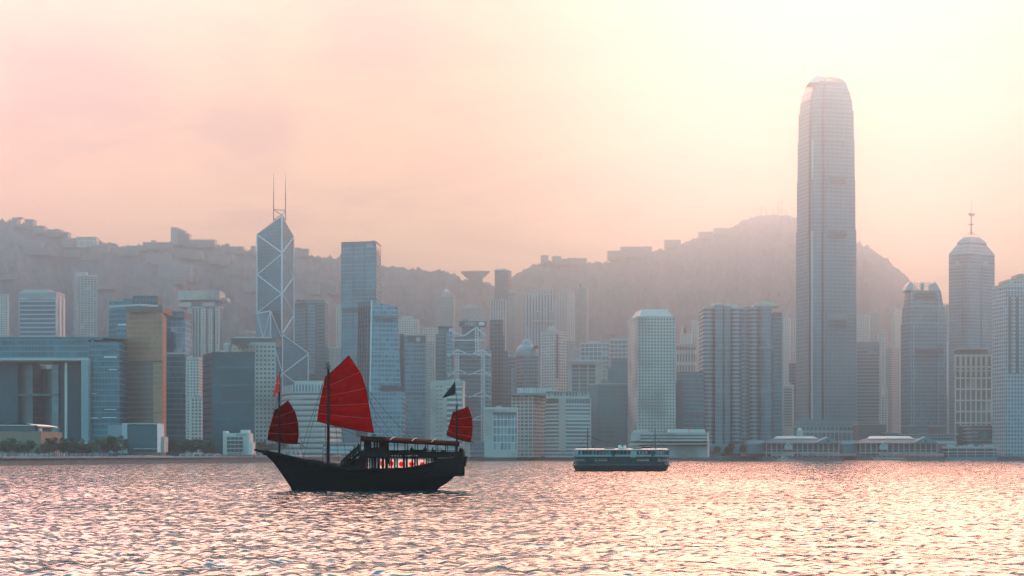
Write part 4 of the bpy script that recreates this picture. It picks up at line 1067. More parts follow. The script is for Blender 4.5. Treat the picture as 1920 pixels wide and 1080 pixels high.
b = Bld('stone_tower', 'beige tower of tall white-framed bays below the spired skyscraper', 'office tower', two(1790, 1862, 1864, 1510, 2, 22), 664, facade('fac_tall_bays', (0.60, 0.50, 0.42), (0.15, 0.17, 0.18), 11.4, 5.2, 0.13, 0.26, var=0.25), cap=0)
block(b.root, 'setback', 1800, 1852, 655, 664, 1512, 20, M_louv); block(b.root, 'setback_frame', 1798.5, 1853, 652.5, 654.8, 1511, 22, M_beige)
for k in range(6):
    mb = MB(); px = 1801 + 9.6 * k; mb.beam(w(px, 704, 1509), w(px, 664, 1509), 2.4, 1.0); mb.build('pier', M_trim, b.root)
block(b.root, 'shoulder_cornice', 1788.5, 1864, 694, 696, 1508.6, 2, M_trim)
for px in (1790, 1858.5): block(b.root, 'pinnacle', px, px + 3.2, 684, 694, 1510, 3, M_trim)
b = Bld('office_tower', 'wide grey hotel-like tower with stepped roof at the right picture edge', 'office tower', [(1861, 1440), (1886, 1418), (1965, 1420)], 534, facade('fac_right_grid', (0.34, 0.40, 0.42), (0.08, 0.16, 0.185), 3.7, 3.0, 0.35, 0.35), cap=0.8)
block(b.root, 'upper_step', 1889, 1965, 524, 533.6, 1422, 26, F_resi2); block(b.root, 'upper_step', 1911, 1965, 513.5, 523.8, 1424, 24, F_resi2)
b.panel(1, 0.0, 1.0, 548, 552, M_grey, 'belt_trim', 0.3)
for u in (0.06, 0.24, 0.42): b.panel(1, u, u + 0.06, 556, 700, M_louv, 'window_strip', 0.4)
block(b.root, 'roof_frame', 1893, 1899, 526, 530, 1421.6, 0.4, M_pale); b.mast(1901, 519, 1424, 0.2); b.mast(1917, 507, 1430, 0.15); b.clutter(3, 34)

# ------------------------------------------------------------------ towers climbing the lower slopes behind the centre
def slope_tower(name, label, px0, px1, ytop, Y, fac, pxc=None, extra=(), group='apartment towers on the lower slope', seed=0, side='r'):
    vis = two(px0, px1 - 1.2, px1, Y, 1, 14) if side == 'r' else two(px0, px0 + 1.2, px1, Y, 18, 1)
    if pxc: vis = two(px0, pxc, px1, Y, 14 if side == 'l' else 3, 14)
    b = Bld(name, label, 'apartment tower', vis, ytop, fac, cap=0.8, group=group)
    for (a, c, yt) in extra: b.roofbox(a, c, yt, 'roof_house', M_pale, depth=8)
    b.clutter(2, 100 + seed)
    return b
AT = 'apartment_tower'
slope_tower(AT, 'pale pink ghostly tower right of the sail-shaped glass tower, stepped white top', 747, 786, 600, 2000, F_resi, None, [(752, 774, 593)], seed=1)
slope_tower(AT, 'faint wide gridded tower behind the dark sign-panel slab', 793, 826, 617, 2060, F_resi, None, [(796, 820, 615)], seed=2)
b = slope_tower(AT, 'faint tower with a small pointed pyramid roof on the slope', 818, 853, 556, 2450, F_resi2, None, [], seed=3)
mb = MB(); cx_, cy_ = PX(837, 2460), 2462
for i in range(4):
    a1, a2 = math.pi / 4 + i * math.pi / 2, math.pi / 4 + (i + 1) * math.pi / 2
    mb.face([(cx_ + 10 * math.cos(a1), cy_ + 10 * math.sin(a1), PZ(547.5, 2450)), (cx_ + 10 * math.cos(a2), cy_ + 10 * math.sin(a2), PZ(547.5, 2450)), (cx_, cy_, PZ(539.5, 2450))])
mb.build('pyramid_roof', M_white, b.root); b.roofbox(829, 846, 547.6, 'roof_house', F_resi, depth=14); block(b.root, 'white_edge', 849.5, 853.5, 560, 660, 2446, 4, M_pale)
slope_tower(AT, 'faint tower with a white central strip behind the trussed bank sign', 863, 911, 577, 2300, F_resi2, None, [(874, 893, 572.5)], seed=4)
b = slope_tower(AT, 'dark slender tower with two thin aerials rising to the skyline gap', 927.5, 959, 507, 2500, facade('fac_dark_flats', (0.22, 0.22, 0.23), (0.06, 0.08, 0.10), 3.2, 40, 0.45, 0.0), 952, [(930, 950, 505.6)], seed=5)
b.mast(933, 492, r=0.3); b.mast(940, 492, r=0.3); block(b.root, 'roof_dish_frame', 940, 949, 504, 506, 2506, 6, M_steel)
slope_tower(AT, 'pale tower with bright edges in front of the dark aerial tower', 919, 950, 563, 2150, F_stripe, None, [], seed=6)
slope_tower(AT, 'faint clustered tower right of the dark aerial tower', 953, 985, 548, 2420, F_resi2, 966, [(957, 965, 545)], seed=7)
slope_tower(AT, 'pale narrow tower left of the arched twin towers', 979, 990, 560, 2300, F_resi3, None, [], seed=8)
b = slope_tower(AT, 'wide grey tower with two arched recesses and a raised middle', 985, 1046, 552, 2280, facade('fac_strip_flats', (0.44, 0.43, 0.44), (0.12, 0.15, 0.17), 40, 4.6, 0.0, 0.42), None, [], seed=9)
block(b.root, 'raised_middle', 1004, 1036, 543, 551.8, 2284, 22, F_stripe); block(b.root, 'raised_middle', 1000, 1040, 547.5, 551.8, 2282, 24, F_stripe)
for px in (1005, 1030.5): block(b.root, 'arched_recess', px, px + 8, 585, 600, 2277, 3, M_grey); block(b.root, 'recess_frame', px - 1, px + 9, 583.3, 585, 2276.5, 3, M_pale)
block(b.root, 'cross_beam', 1000, 1041, 600.5, 603, 2276.6, 3, M_pale)
slope_tower(AT, 'warm pale tower between the arched tower and the tallest slope tower', 1048, 1079, 546, 2360, F_resi3, 1062, [(1062, 1074, 544)], seed=10)
slope_tower(AT, 'tall faint tower with a small peaked cap, rightmost of the slope cluster', 1077, 1103, 540, 2420, F_resi2, 1100, [(1084, 1091, 533), (1086, 1089, 531)], seed=11)
slope_tower(AT, 'faint low tower behind the white tower with the rounded bay', 1046, 1078, 640, 2050, F_resi2, None, [], seed=12)
slope_tower(AT, 'hazy tower right of the porthole tower, behind the beige stone tower', 1275, 1297, 626, 2200, F_resi, None, [(1278, 1290, 614), (1281, 1287, 612)], seed=13)
slope_tower(AT, 'hazy pair-block left of the twin ribbon towers with open white frame', 1297, 1322, 602, 2260, F_resi, 1308, [(1299, 1305, 600)], seed=14)
slope_tower(AT, 'tall hazy tower immediately right of the twin ribbon towers', 1466, 1482, 596, 2250, F_resi, None, [], seed=15)
slope_tower(AT, 'tall hazy tower touching the left side of the tallest skyscraper', 1481, 1497, 600, 2330, F_resi3, None, [], seed=16)
slope_tower(AT, 'hazy tower with ledges just right of the tallest skyscraper', 1604, 1631, 590, 2250, F_resi, None, [], seed=17)
slope_tower(AT, 'hazy blocky tower, second right of the tallest skyscraper', 1632, 1651, 587, 2400, F_resi2, None, [], seed=18)
slope_tower(AT, 'pale tower with a flat saucer-like roof slab right of the tallest skyscraper', 1646, 1664, 626, 2100, F_resi3, None, [(1651, 1663, 624)], seed=19)
slope_tower(AT, 'bright edged hazy tower left of the horned skyscraper', 1672, 1690, 580, 2200, F_resi, 1678, [], seed=20)
slope_tower(AT, 'thin grey hazy tower low between the grey ribbon tower and the horned skyscraper', 1660, 1686, 652, 1950, F_resi2, 1672, [], seed=21)
slope_tower(AT, 'low stepped pale flats low between the grey ribbon tower and the horned skyscraper', 1652, 1664, 742, 1800, F_resi, None, [(1656, 1663, 726)], seed=22)
slope_tower(AT, 'hazy tower left of the faceted glass tower beyond the punched-window tower', 455, 480, 655, 2100, F_resi2, None, [], seed=23)
slope_tower(AT, 'hazy pale tower low behind the teal overhanging tower', 322, 346, 620, 2000, F_resi, None, [], seed=24)
slope_tower(AT, 'dim grey tower behind the beige stone tower', 1253, 1276, 660, 2000, F_grey, None, [], seed=25)
slope_tower(AT, 'faint low block behind the white gridded block', 1076, 1092, 655, 1980, F_resi2, None, [], seed=26)
slope_tower(AT, 'faint grey tower behind the plain dark mass and the civic block', 1126, 1150, 655, 1800, F_grey, None, [], seed=27)
slope_tower(AT, 'faint tower behind the pale low striped office', 798, 816, 640, 1850, F_resi2, None, [], seed=28)

# striped curved-corner building behind the main sail
b = Bld('office_block', 'white ribbed office with wide floor ledges behind the junk main mast', 'office building', [(529, 1205), (545, 1175), (606, 1170), (622, 1186), (640, 1206)], 735, facade('fac_floor_ledges', (0.58, 0.52, 0.48), (0.14, 0.20, 0.22), 4.3, 80, 0.48, 0.0, var=0.15), cap=0)
b.poly and b.ribs([0, 1, 2, 3], 4.3, 1.3, 0.9, 'ledge_trim', M_pale, horiz=True)
mb = MB(); mb.prism(scaled(b.poly, 0.98), b.z + 0.02, PZ(722, 1180), 0, 1); mb.build('top_floor', [facade('fac_top_ribs', (0.5, 0.5, 0.5), (0.25, 0.3, 0.32), 30, 2.6, 0.0, 0.4), M_conc], b.root)
block(b.root, 'penthouse', 552, 605, 714, 721.8, 1184, 18, M_pale)

# ------------------------------------------------------------------ hillside houses
F_ridge = facade('fac_ridge_flats', (0.24, 0.225, 0.215), (0.07, 0.09, 0.10), 3.2, 3.4, 0.4, 0.35)
def house(px0, px1, yt, yb, label, fac=None, steps=(), name='apartment_block', deep=16, front=None):
    pm = (px0 + px1) / 2
    Yh, zh = hill_hit(pm, yb)
    Yh -= 11 if front is None else front
    x0, x1 = PX(px0, Yh), PX(px1, Yh)
    t = thing(name, label, 'hillside building', ((x0 + x1) / 2, Yh, PZ(yb, Yh) - 6), 'buildings on the wooded hillside')
    mb = MB(); mb.prism([(x0, Yh - 6), (x1, Yh - 6), (x1, Yh + deep), (x0, Yh + deep)], PZ(yb, Yh) - 2.5, PZ(yt, Yh), 0, 1); mb.build('wall', [fac or F_resi2, M_conc], t)
    mb = MB(); mb.prism([(x0 - 0.5, Yh - 6.5), (x1 + 0.5, Yh - 6.5), (x1 + 0.5, Yh + deep + 0.5), (x0 - 0.5, Yh + deep + 0.5)], PZ(yt, Yh) + 0.02, PZ(yt, Yh) + 1.1, 0, 0, bottom=True); mb.build('roof', M_grey, t)
    for (a, c, y0) in steps:
        mb = MB(); mb.prism([(PX(a, Yh), Yh - 3), (PX(c, Yh), Yh - 3), (PX(c, Yh), Yh + deep - 3), (PX(a, Yh), Yh + deep - 3)], PZ(yt, Yh) + 1.12, PZ(y0, Yh), 0, 1); mb.build('roof_house', [fac or F_resi2, M_conc], t)
    return t
HW = facade('fac_hill_white', (0.29, 0.26, 0.24), (0.09, 0.11, 0.12), 3.4, 4.2, 0.4, 0.4)
house(24, 34, 410, 424, 'pair of grey ridge towers, leftmost buildings on the skyline', F_ridge, [(33, 42, 407.5)])
house(48, 64, 413, 428, 'grey ridge block with a taller left half near the left picture edge', F_ridge, [(48, 57, 412)])
house(64, 84, 425, 436, 'pale low building among ridge trees near the left edge', HW)
house(90, 116, 432, 442, 'long grey house on the ridge below the left skyline towers', F_ridge, [(104, 108, 429)])
house(117, 138, 450, 462, 'pale cubic house just under the ridge at left', HW)
house(119, 129, 437, 447, 'dark narrow house at the top of the ridge at left', F_grey)
house(145, 182, 446, 462, 'white columned house on the ridge left of centre', facade('fac_colonnade', (0.6, 0.56, 0.53), (0.2, 0.2, 0.2), 12, 3.2, 0.2, 0.5))
house(29, 78, 453, 463, 'long row of pale flats across the upper left slope', HW, [(30, 60, 449)])
house(36, 104, 467, 476, 'lower long row of pale terraces across the upper left slope', HW, [(90, 110, 462)])
house(123, 146, 470, 480, 'small pale block right of the long terraces', HW)
house(156, 180, 476, 486, 'wide faint terrace on the slope under the columned house', F_ridge)
house(172, 204, 462, 472, 'bright white house with overhanging roofs on the ridge road', HW)
house(206, 262, 469, 477, 'row of white ridge houses left of the tall ridge flats', HW, [(250, 274, 469)])
house(236, 268, 462.5, 468, 'low dark wall-like building on the saddle of the ridge', F_ridge)
house(269, 322, 456, 466, 'long flat retaining block left of the tall ridge flats', F_ridge, [(284, 292, 451)])
house(321.5, 334, 428, 456, 'tall ridge flats, first and tallest of the stepped row', facade('fac_ridge', (0.36, 0.35, 0.36), (0.12, 0.14, 0.16), 3.2, 3.6, 0.4, 0.4))
house(334.3, 341, 431, 457, 'tall ridge flats, second of the stepped row', F_ridge)
house(341.5, 349, 434, 458, 'tall ridge flats, third of the stepped row', F_ridge)
house(349.5, 356, 440, 459, 'tall ridge flats, lowest of the stepped row', F_ridge)
house(357, 404, 451, 462, 'low ridge house with a curved roof right of the stepped flats', F_ridge, [(384, 392, 450)])
house(274, 318, 478, 490, 'white villas cascading below the long retaining block', HW, [(280, 300, 477)])
house(284, 332, 488, 494, 'low white terrace under the cascading villas', HW)
house(328, 357, 470, 482, 'pale grey flats with vertical bays under the ridge towers', F_ridge)
house(357, 380, 473, 485, 'white flats right of the grey bayed flats', HW)
house(393, 410, 480, 493, 'bright white block with dark bays on the mid slope', HW, [(399, 404, 479)])
house(411, 429, 479, 496, 'tall white block beside the bright bayed block on the mid slope', HW)
house(425, 437, 479, 486, 'small white house at the end of the mid slope pair', HW)
house(300, 358, 497, 524, 'big white slab of flats in the middle of the left slope', facade('fac_hill_slab', (0.34, 0.30, 0.28), (0.10, 0.12, 0.13), 3.6, 3.4, 0.35, 0.35), [(310, 350, 495.5)])
house(310, 345, 523, 530, 'low white podium under the big white slab', HW)
house(358, 370, 521, 527, 'small white annex beside the big white slab', HW)
house(0, 14, 502, 509, 'white villa on the slope at the left picture edge', HW)
house(4, 30, 516, 522, 'white terraced villa lower on the slope at the left edge', HW)
house(430, 458, 502, 514, 'faint pale flats on the slope left of the faceted tower', F_ridge)
house(456, 480, 530, 545, 'pale block on the slope half hidden by the faceted tower', HW, [(470, 480, 524)])
house(183, 216, 535, 540, 'low white wall of houses right of the slender gridded tower', HW)
house(553, 564, 466, 478, 'ridge block right of the faceted tower, taller one', F_ridge)
house(565, 579, 468, 480, 'ridge block right of the faceted tower, lower one', F_ridge)
house(432, 457, 464, 474, 'flat roofed house on the ridge left of the faceted tower', F_ridge)
house(471, 480, 463, 476, 'narrow ridge house touching the faceted tower', F_ridge)
house(570, 598, 534, 550, 'white flats on the slope between faceted and square towers, left one', HW, [(572, 585, 533)])
house(603, 632, 533, 549, 'white flats on the slope between faceted and square towers, right one', HW, [(605, 615, 532)])
house(552, 561, 516, 520, 'tiny pale house on the slope right of the faceted tower', HW)
house(1014, 1028, 480, 494, 'tall block at the left end of the central ridge row', F_ridge)
house(1035, 1052, 482, 495, 'stepped block second on the central ridge row', F_ridge, [(1040, 1047, 480)])
house(1052, 1064, 487, 496, 'low block third on the central ridge row', F_ridge)
house(1064, 1081, 485, 496, 'crenellated block fourth on the central ridge row', F_ridge)
house(1082, 1100, 485.5, 497, 'block at the right end of the central ridge row', F_ridge)
house(1139, 1164, 471.5, 486, 'square block on the ridge between centre and peak', F_ridge)
house(1164, 1222, 464, 480, 'long row house on the ridge left of the peak', F_ridge, [(1180, 1190, 462.5), (1205, 1220, 462)])
house(1246, 1276, 451, 464, 'dark block on the rising ridge below the peak', F_ridge)
house(1310, 1338, 436, 446, 'pale house cluster high on the ridge below the peak', F_ridge, [(1325, 1337, 434.5)])
house(1339, 1372, 429, 440, 'white house row nearest the peak', F_ridge, [(1345, 1358, 427)])
house(1436, 1458, 462, 466, 'faint lone pale house on the peak slope', HW)
house(1238, 1262, 487, 493, 'faint pale house on the slope below the rising ridge', HW)
# lookout building with the bowl-shaped roof
Yh = float(ridge_Y(890)) - 60
t = thing('lookout_building', 'bowl-shaped lookout building on pillars in the saddle of the ridge', 'lookout building', (PX(891, Yh), Yh, PZ(548, Yh)))
mb = MB(); n = 28; rows = []
for yy, hw_ in ((525, 11), (522, 14.5), (517, 21), (513, 25), (510.5, 27.5), (509, 28)):
    rows.append([(PX(891, Yh) + hw_ / FPX * Yh * math.cos(2 * math.pi * i / n), Yh + 0.45 * hw_ / FPX * Yh * math.sin(2 * math.pi * i / n), PZ(yy + (0.4 if math.cos(2 * math.pi * i / n) < 0 else 0), Yh)) for i in range(n + 1)])
mb.grid(rows); mb.face([p for p in rows[-1][:-1]]); mb.face([p for p in rows[0][:-1]][::-1]); mb.build('bowl', mat('bowl_grey', (0.30, 0.27, 0.26), 0.7), t)
block(t, 'leg', 877, 891, 524, 550, Yh - 3, 14, F_ridge); block(t, 'leg', 892.5, 905, 523, 550, Yh - 2, 14, F_ridge); block(t, 'terrace', 875, 893, 539, 550, Yh - 6, 8, HW); block(t, 'side_block', 905, 916, 529, 540, Yh, 14, F_ridge)
# aerials on the peak
for i, (px, yt, lab) in enumerate(((1427, 388, 'short lattice aerial, leftmost on the peak'), (1437, 391, 'short lattice aerial second from the left on the peak'), (1450.5, 393, 'stubby aerial with crossbar on the peak'), (1460, 378, 'stout lattice tower on the peak'), (1466, 371, 'tallest thin lattice mast on the peak'), (1474, 393, 'small aerial at the right end of the peak row'))):
    Ym = float(ridge_Y(px)) - 5; yb = float(ridge_y(px)) + 4; hw_ = 2.4 if i == 3 else 1.5 if i < 2 else 0.7
    t = thing('lattice_mast', lab, 'radio mast', (PX(px, Ym), Ym, PZ(yb, Ym)), 'aerials on the peak')
    mb = MB()
    for dx_ in (-hw_, hw_): mb.tube(w(px + dx_, yb, Ym), w(px + dx_ * 0.7, yt, Ym), 0.45, 0.35, 5)
    mb.build('lattice_leg', M_red, t); mb = MB(); yy = yb - 4; s_ = 1
    while yy > yt + 1:
        mb.tube(w(px - hw_ * 0.9, yy, Ym), w(px + hw_ * 0.9, yy, Ym), 0.35, 0.35, 4); mb.tube(w(px - hw_ * s_ * 0.9, yy, Ym), w(px + hw_ * s_ * 0.9, yy - 3, Ym), 0.3, 0.3, 4); yy -= 3; s_ = -s_
    mb.build('lattice_rung', M_red, t)
# ------------------------------------------------------------------ trees on the shore
M_leaf = mat('tree_leaves', (0.045, 0.075, 0.040), 0.85, spec=0.15, var=0.6, scale=0.35)
M_bark = mat('tree_bark', (0.09, 0.07, 0.055), 0.9)
def tree_proto(seed, h=9.0, wd=4.2, palm=False):
    r = random.Random(seed)
    t = thing('tree', 'x', 'tree', (0, 0, -50))
    mb = MB(); mb.tube((0, 0, 0), (0.1, 0, h * 0.45), 0.22, 0.14, 7)
    for k in range(5):
        a = r.uniform(0, 6.28); mb.tube((0.1, 0, h * (0.3 + 0.03 * k)), (math.cos(a) * wd * 0.5, math.sin(a) * wd * 0.5, h * r.uniform(0.55, 0.8)), 0.1, 0.04, 5)
    tr = mb.build('trunk', M_bark, t, origin=(0, 0, 0))
    mb = MB()
    cl = [(r.uniform(-1, 1) * wd * 0.6, r.uniform(-1, 1) * wd * 0.6, h * r.uniform(0.48, 0.9), r.uniform(0.8, 1.7)) for _ in range(11)]
    for (cx_, cy_, cz_, cr) in cl:
        for _ in range(85):
            v = Vector((r.gauss(0, 1), r.gauss(0, 1), r.gauss(0, 0.8))).normalized() * cr * r.uniform(0.5, 1.05); p = Vector((cx_, cy_, cz_)) + v
            a = Vector((r.gauss(0, 1), r.gauss(0, 1), r.gauss(0, 1))).normalized(); b_ = a.orthogonal().normalized(); s_ = r.uniform(0.16, 0.36)
            mb.face([p + a * s_, p + b_ * s_, p - a * s_, p - b_ * s_])
    mb.build('crown', M_leaf, t, origin=(0, 0, 0))
    return t
protos = [tree_proto(i, 8.5 + i * 0.8, 3.8 + 0.35 * i) for i in range(4)]
spots = []
r_ = random.Random(5)
def trees(px0, px1, n, dY, lab, s0=0.8, s1=1.3):
    for k in range(n):
        px = px0 + (px1 - px0) * (k + r_.uniform(0.1, 0.9)) / n; Yt = shore_Y(px) + dY + r_.uniform(-10, 14)
        spots.append((px, Yt, r_.uniform(s0, s1), lab))
trees(0, 75, 9, 120, 'leafy tree on the lawn before the brown civic block', 0.7, 1.1)
trees(78, 166, 12, 150, 'bushy tree in front of the gate-shaped portal')
trees(166, 232, 9, 130, 'bushy tree between the portal and the framed screen block')
trees(296, 378, 13, 150, 'bushy tree below the overhanging teal tower', 0.9, 1.5)
trees(378, 418, 6, 130, 'bushy tree in front of the plain dark teal block')
trees(470, 530, 7, 150, 'tree on the shore behind the bow of the junk')
trees(968, 1022, 9, 30, 'tree right of the white framed civic block', 0.9, 1.4)
trees(1340, 1395, 9, 30, 'dark round tree beside the left ferry pier', 1.0, 1.7)
trees(1690, 1760, 6, 60, 'tree behind the right ferry pier', 0.8, 1.2)
trees(1800, 1920, 8, 90, 'tree on the terrace at the far right shore', 0.8, 1.3)
used = set()
for i, (px, Yt, s_, lab) in enumerate(spots):
    p = protos[i % 4]; loc = (PX(px, Yt), Yt, GZ - 0.1)
    if i % 4 not in used:
        o = p; o.location = loc; o['label'] = lab; o.scale = (s_,) * 3; used.add(i % 4)
    else: o = dup(p, loc, lab, s_, r_.uniform(0, 6.28))
    o['group'] = lab.replace('tree ', 'trees ', 1)

# wooded knoll between the towers
# ------------------------------------------------------------------ waterfront buildings
Y = 900
g = thing('screen_building', 'dark screen block in a thin pale frame at the left waterfront', 'public building', (PX(262, Y), Y, BASE))
block(g, 'screen', 238.5, 294.5, 797, 848, Y + 0.8, 14, mat('dark_screen', (0.03, 0.085, 0.095), 0.4)); block(g, 'frame', 229, 238.3, 795, 848, Y, 16, mat('pale_frame', (0.33, 0.38, 0.39), 0.6)); block(g, 'frame', 294.6, 296, 795, 848, Y, 16, M_brace); block(g, 'frame', 229, 296, 793.8, 795, Y, 16, M_brace)
block(g, 'ledge', 250, 295, 841, 842, Y - 2, 3, M_brace); block(g, 'side_hall', 202, 226, 797, 850, Y + 60, 20, M_grey); block(g, 'side_hall', 296.5, 308, 819, 848, Y + 8, 10, M_beige)
g = thing('pavilion', 'low white stepped building with open balconies right of the plain dark block', 'waterfront building', (PX(442, 960), 965, BASE))
Y = 960
block(g, 'wall', 418, 468, 812, 852, Y + 6, 14, F_white); block(g, 'roof_block', 418, 424, 808, 811.8, Y + 8, 10, M_white); block(g, 'roof_block', 451, 465, 806, 811.8, Y + 8, 10, M_white); block(g, 'side_step', 466, 473, 829, 852, Y + 4, 12, M_white)
for k in range(4):
    for j in range(4): block(g, 'balcony', 425.5 + 7.6 * j, 432 + 7.6 * j, 819 + 7.6 * k, 824.5 + 7.6 * k, Y + 5.4, 0.8, M_pane)
for k in range(4): block(g, 'slab', 424, 457, 825.2 + 7.6 * k, 826.2 + 7.6 * k, Y + 3.5, 2.4, M_white)
for k in range(4): block(g, 'window', 443.5 + 5 * k, 446 + 5 * k, 814, 816.5, Y + 5.7, 0.4, M_pane)
# long low sheds and terraces along the quay
def lowb(px0, px1, y0, y1, Y, m, label, name='low_building', roof=None, cols=0, depth=14):
    g = thing(name, label, 'waterfront building', (PX((px0 + px1) / 2, Y), Y + depth / 2, BASE))
    if cols:
        block(g, 'back_wall', px0 + 0.5, px1 - 0.5, y0, y1, Y + depth - 2, 2, M_grey)
        for k in range(cols + 1):
            px = px0 + (px1 - px0) * k / cols; mb = MB(); mb.tube((PX(px, Y), Y + 0.6, BASE), (PX(px, Y), Y + 0.6, PZ(y0, Y)), 0.28, 0.28, 7); mb.build('column', M_pale, g)
    else: block(g, 'wall', px0, px1, y0, y1, Y, depth, m)
    block(g, 'roof', px0 - 0.8, px1 + 0.8, y0 - 1.3, y0 - 0.05, Y - 1, depth + 2, roof or M_conc)
    return g
def quay(px): return shore_Y(px) + 8
lowb(42, 84, 858, 868, quay(60) + 12, None, 'leftmost open colonnaded canopy on the quay', cols=10, name='canopy', roof=M_pale)
lowb(88, 122, 859.5, 867, quay(100) + 14, None, 'second open canopy along the left quay', cols=8, name='canopy', roof=M_pale)
lowb(124, 172, 857, 866.5, quay(150) + 10, F_grey, 'long dark flat shed on the left quay below the portal')
lowb(176, 220, 857, 866, quay(200) + 14, None, 'third open canopy on the quay with white roof edge', cols=11, name='canopy', roof=M_white)
lowb(222, 272, 855.5, 865, quay(250) + 12, F_grey, 'long dark flat shed on the quay below the framed screen')
lowb(276, 312, 856, 864, quay(290) + 14, None, 'white edged canopy on the quay right of the framed screen', cols=9, name='canopy', roof=M_white)
lowb(336, 402, 852, 861, quay(370) + 22, F_hotel, 'pale ferry shed with many openings on the quay left of the junk', roof=M_pale)
lowb(404, 474, 853.5, 861, quay(440) + 16, None, 'long covered walkway below the white stepped building', cols=16, name='canopy', roof=M_conc)
lowb(488, 560, 846, 857, quay(520) + 40, F_hotel, 'low pale arcade glimpsed behind the junk foredeck', roof=M_pale)
lowb(606, 690, 832, 850, quay(650) + 60, facade('fac_low_garage', (0.5, 0.5, 0.5), (0.15, 0.2, 0.22), 3.6, 60, 0.5, 0.0), 'striped car park decks behind the junk ladder', 'car_park', depth=24)
lowb(690, 760, 838, 852, quay(720) + 60, M_white, 'plain block whitened like haze low behind the junk wheelhouse', depth=20)  # white colour stands in for pale haze behind the boat
lowb(700, 880, 830, 858, quay(780) + 30, M_white, 'long plain hall whitened like haze, seen through the junk upper deck', depth=14)  # hall whitened so the deck gaps show a painted haze tone
lowb(880, 922, 829, 848, quay(900) + 40, F_blue, 'low teal hall left of the white framed civic block', 'hall', depth=20)
lowb(870, 1000, 846, 856, quay(930) + 14, F_greyh, 'long low promenade hall right of the junk stern', depth=12)
lowb(998, 1078, 829, 848, quay(1040) + 30, facade('fac_arcade', (0.42, 0.38, 0.35), (0.12, 0.13, 0.14), 12, 3.4, 0.25, 0.4), 'tan arcade with tall bays left of the small ferry', 'arcade', depth=14)
lowb(1080, 1180, 838, 850, quay(1130) + 26, F_greyh, 'long low hall hidden behind the small ferry', depth=14)
lowb(1350, 1445, 831, 846, quay(1400) + 60, F_grey, 'grey podium block left of the clock tower pier', depth=24)
lowb(1384, 1438, 804, 838, quay(1410) + 110, F_grey, 'mid-rise grey podium with pale end walls below the twin towers', 'podium_block', depth=30)
lowb(1440, 1452, 799, 838, quay(1446) + 110, M_beige, 'pale blank slab left of the tallest skyscraper base', 'wall_block', depth=20)
lowb(1453, 1496, 802, 838, quay(1470) + 112, F_plain, 'dark plain podium at the left foot of the tallest skyscraper', 'podium_block', depth=20)
lowb(1610, 1662, 796, 838, quay(1630) + 110, mat('dark_podium', (0.08, 0.10, 0.105), 0.6), 'dark blank box at the right foot of the tallest skyscraper', 'podium_block', depth=24)
lowb(1662, 1690, 812, 842, quay(1676) + 90, F_grey, 'low grey hall right of the dark blank box', depth=20)
for k, px in enumerate((1702, 1752, 1800)): lowb(px, px + 19, 799 + k % 2, 842, quay(px) + 100, mat('teal_box', (0.09, 0.125, 0.135), 0.6), ('dark cubic block below the horned skyscraper', 'dark cubic block between the two right skyscrapers', 'dark cubic block below the white-framed bays')[k], 'podium_block', depth=20)
lowb(1690, 1790, 815, 842, quay(1740) + 80, F_grey, 'long grey terrace hall behind the right ferry pier', depth=16)
lowb(1822, 1930, 799, 842, quay(1880) + 70, F_greyh, 'wide pale low complex at the far right shore', 'low_building', depth=30)
lowb(1872, 1918, 783, 798, quay(1890) + 76, F_greyh, 'white flat pavilion on top of the far right complex', depth=20, roof=M_white)
lowb(1842, 1892, 808, 822, quay(1866) + 40, M_teal, 'teal-roofed hall in front of the far right complex', 'hall', roof=M_louv, depth=14)

# canopy pier with scalloped posts
Y = shore_Y(1300) - 14
g = thing('pier_canopy', 'low landing canopy with a curved pale roof and many posts right of the small ferry', 'pier', (PX(1305, Y), Y, 0))
mb = MB(); P = [[(PX(px, Y), Y + dy, PZ(846.0 - 3.2 * math.sin(math.pi * (px - 1256) / 96), Y)) for dy in (0, 14)] for px in range(1256, 1353, 6)]
mb.grid(P); mb.grid([[(x, y, z - 0.8) for x, y, z in r][::-1] for r in P]); mb.build('roof', M_white, g)
mb = MB(); mb.box(PX(1252, Y), PX(1356, Y), Y - 1, Y + 14.2, -0.8, PZ(858, Y)); mb.build('deck', M_wall, g)
for k in range(24):
    px = 1258 + 4 * k; mb = MB(); mb.tube((PX(px, Y), Y + 1, PZ(858, Y)), (PX(px, Y), Y + 1, PZ(847, Y)), 0.3, 0.3, 6); mb.build('post', M_steel, g)
mb = MB(); mb.box(PX(1258, Y), PX(1350, Y), Y + 9, Y + 10, PZ(858, Y), PZ(848.5, Y)); mb.build('back_wall', M_grey, g)

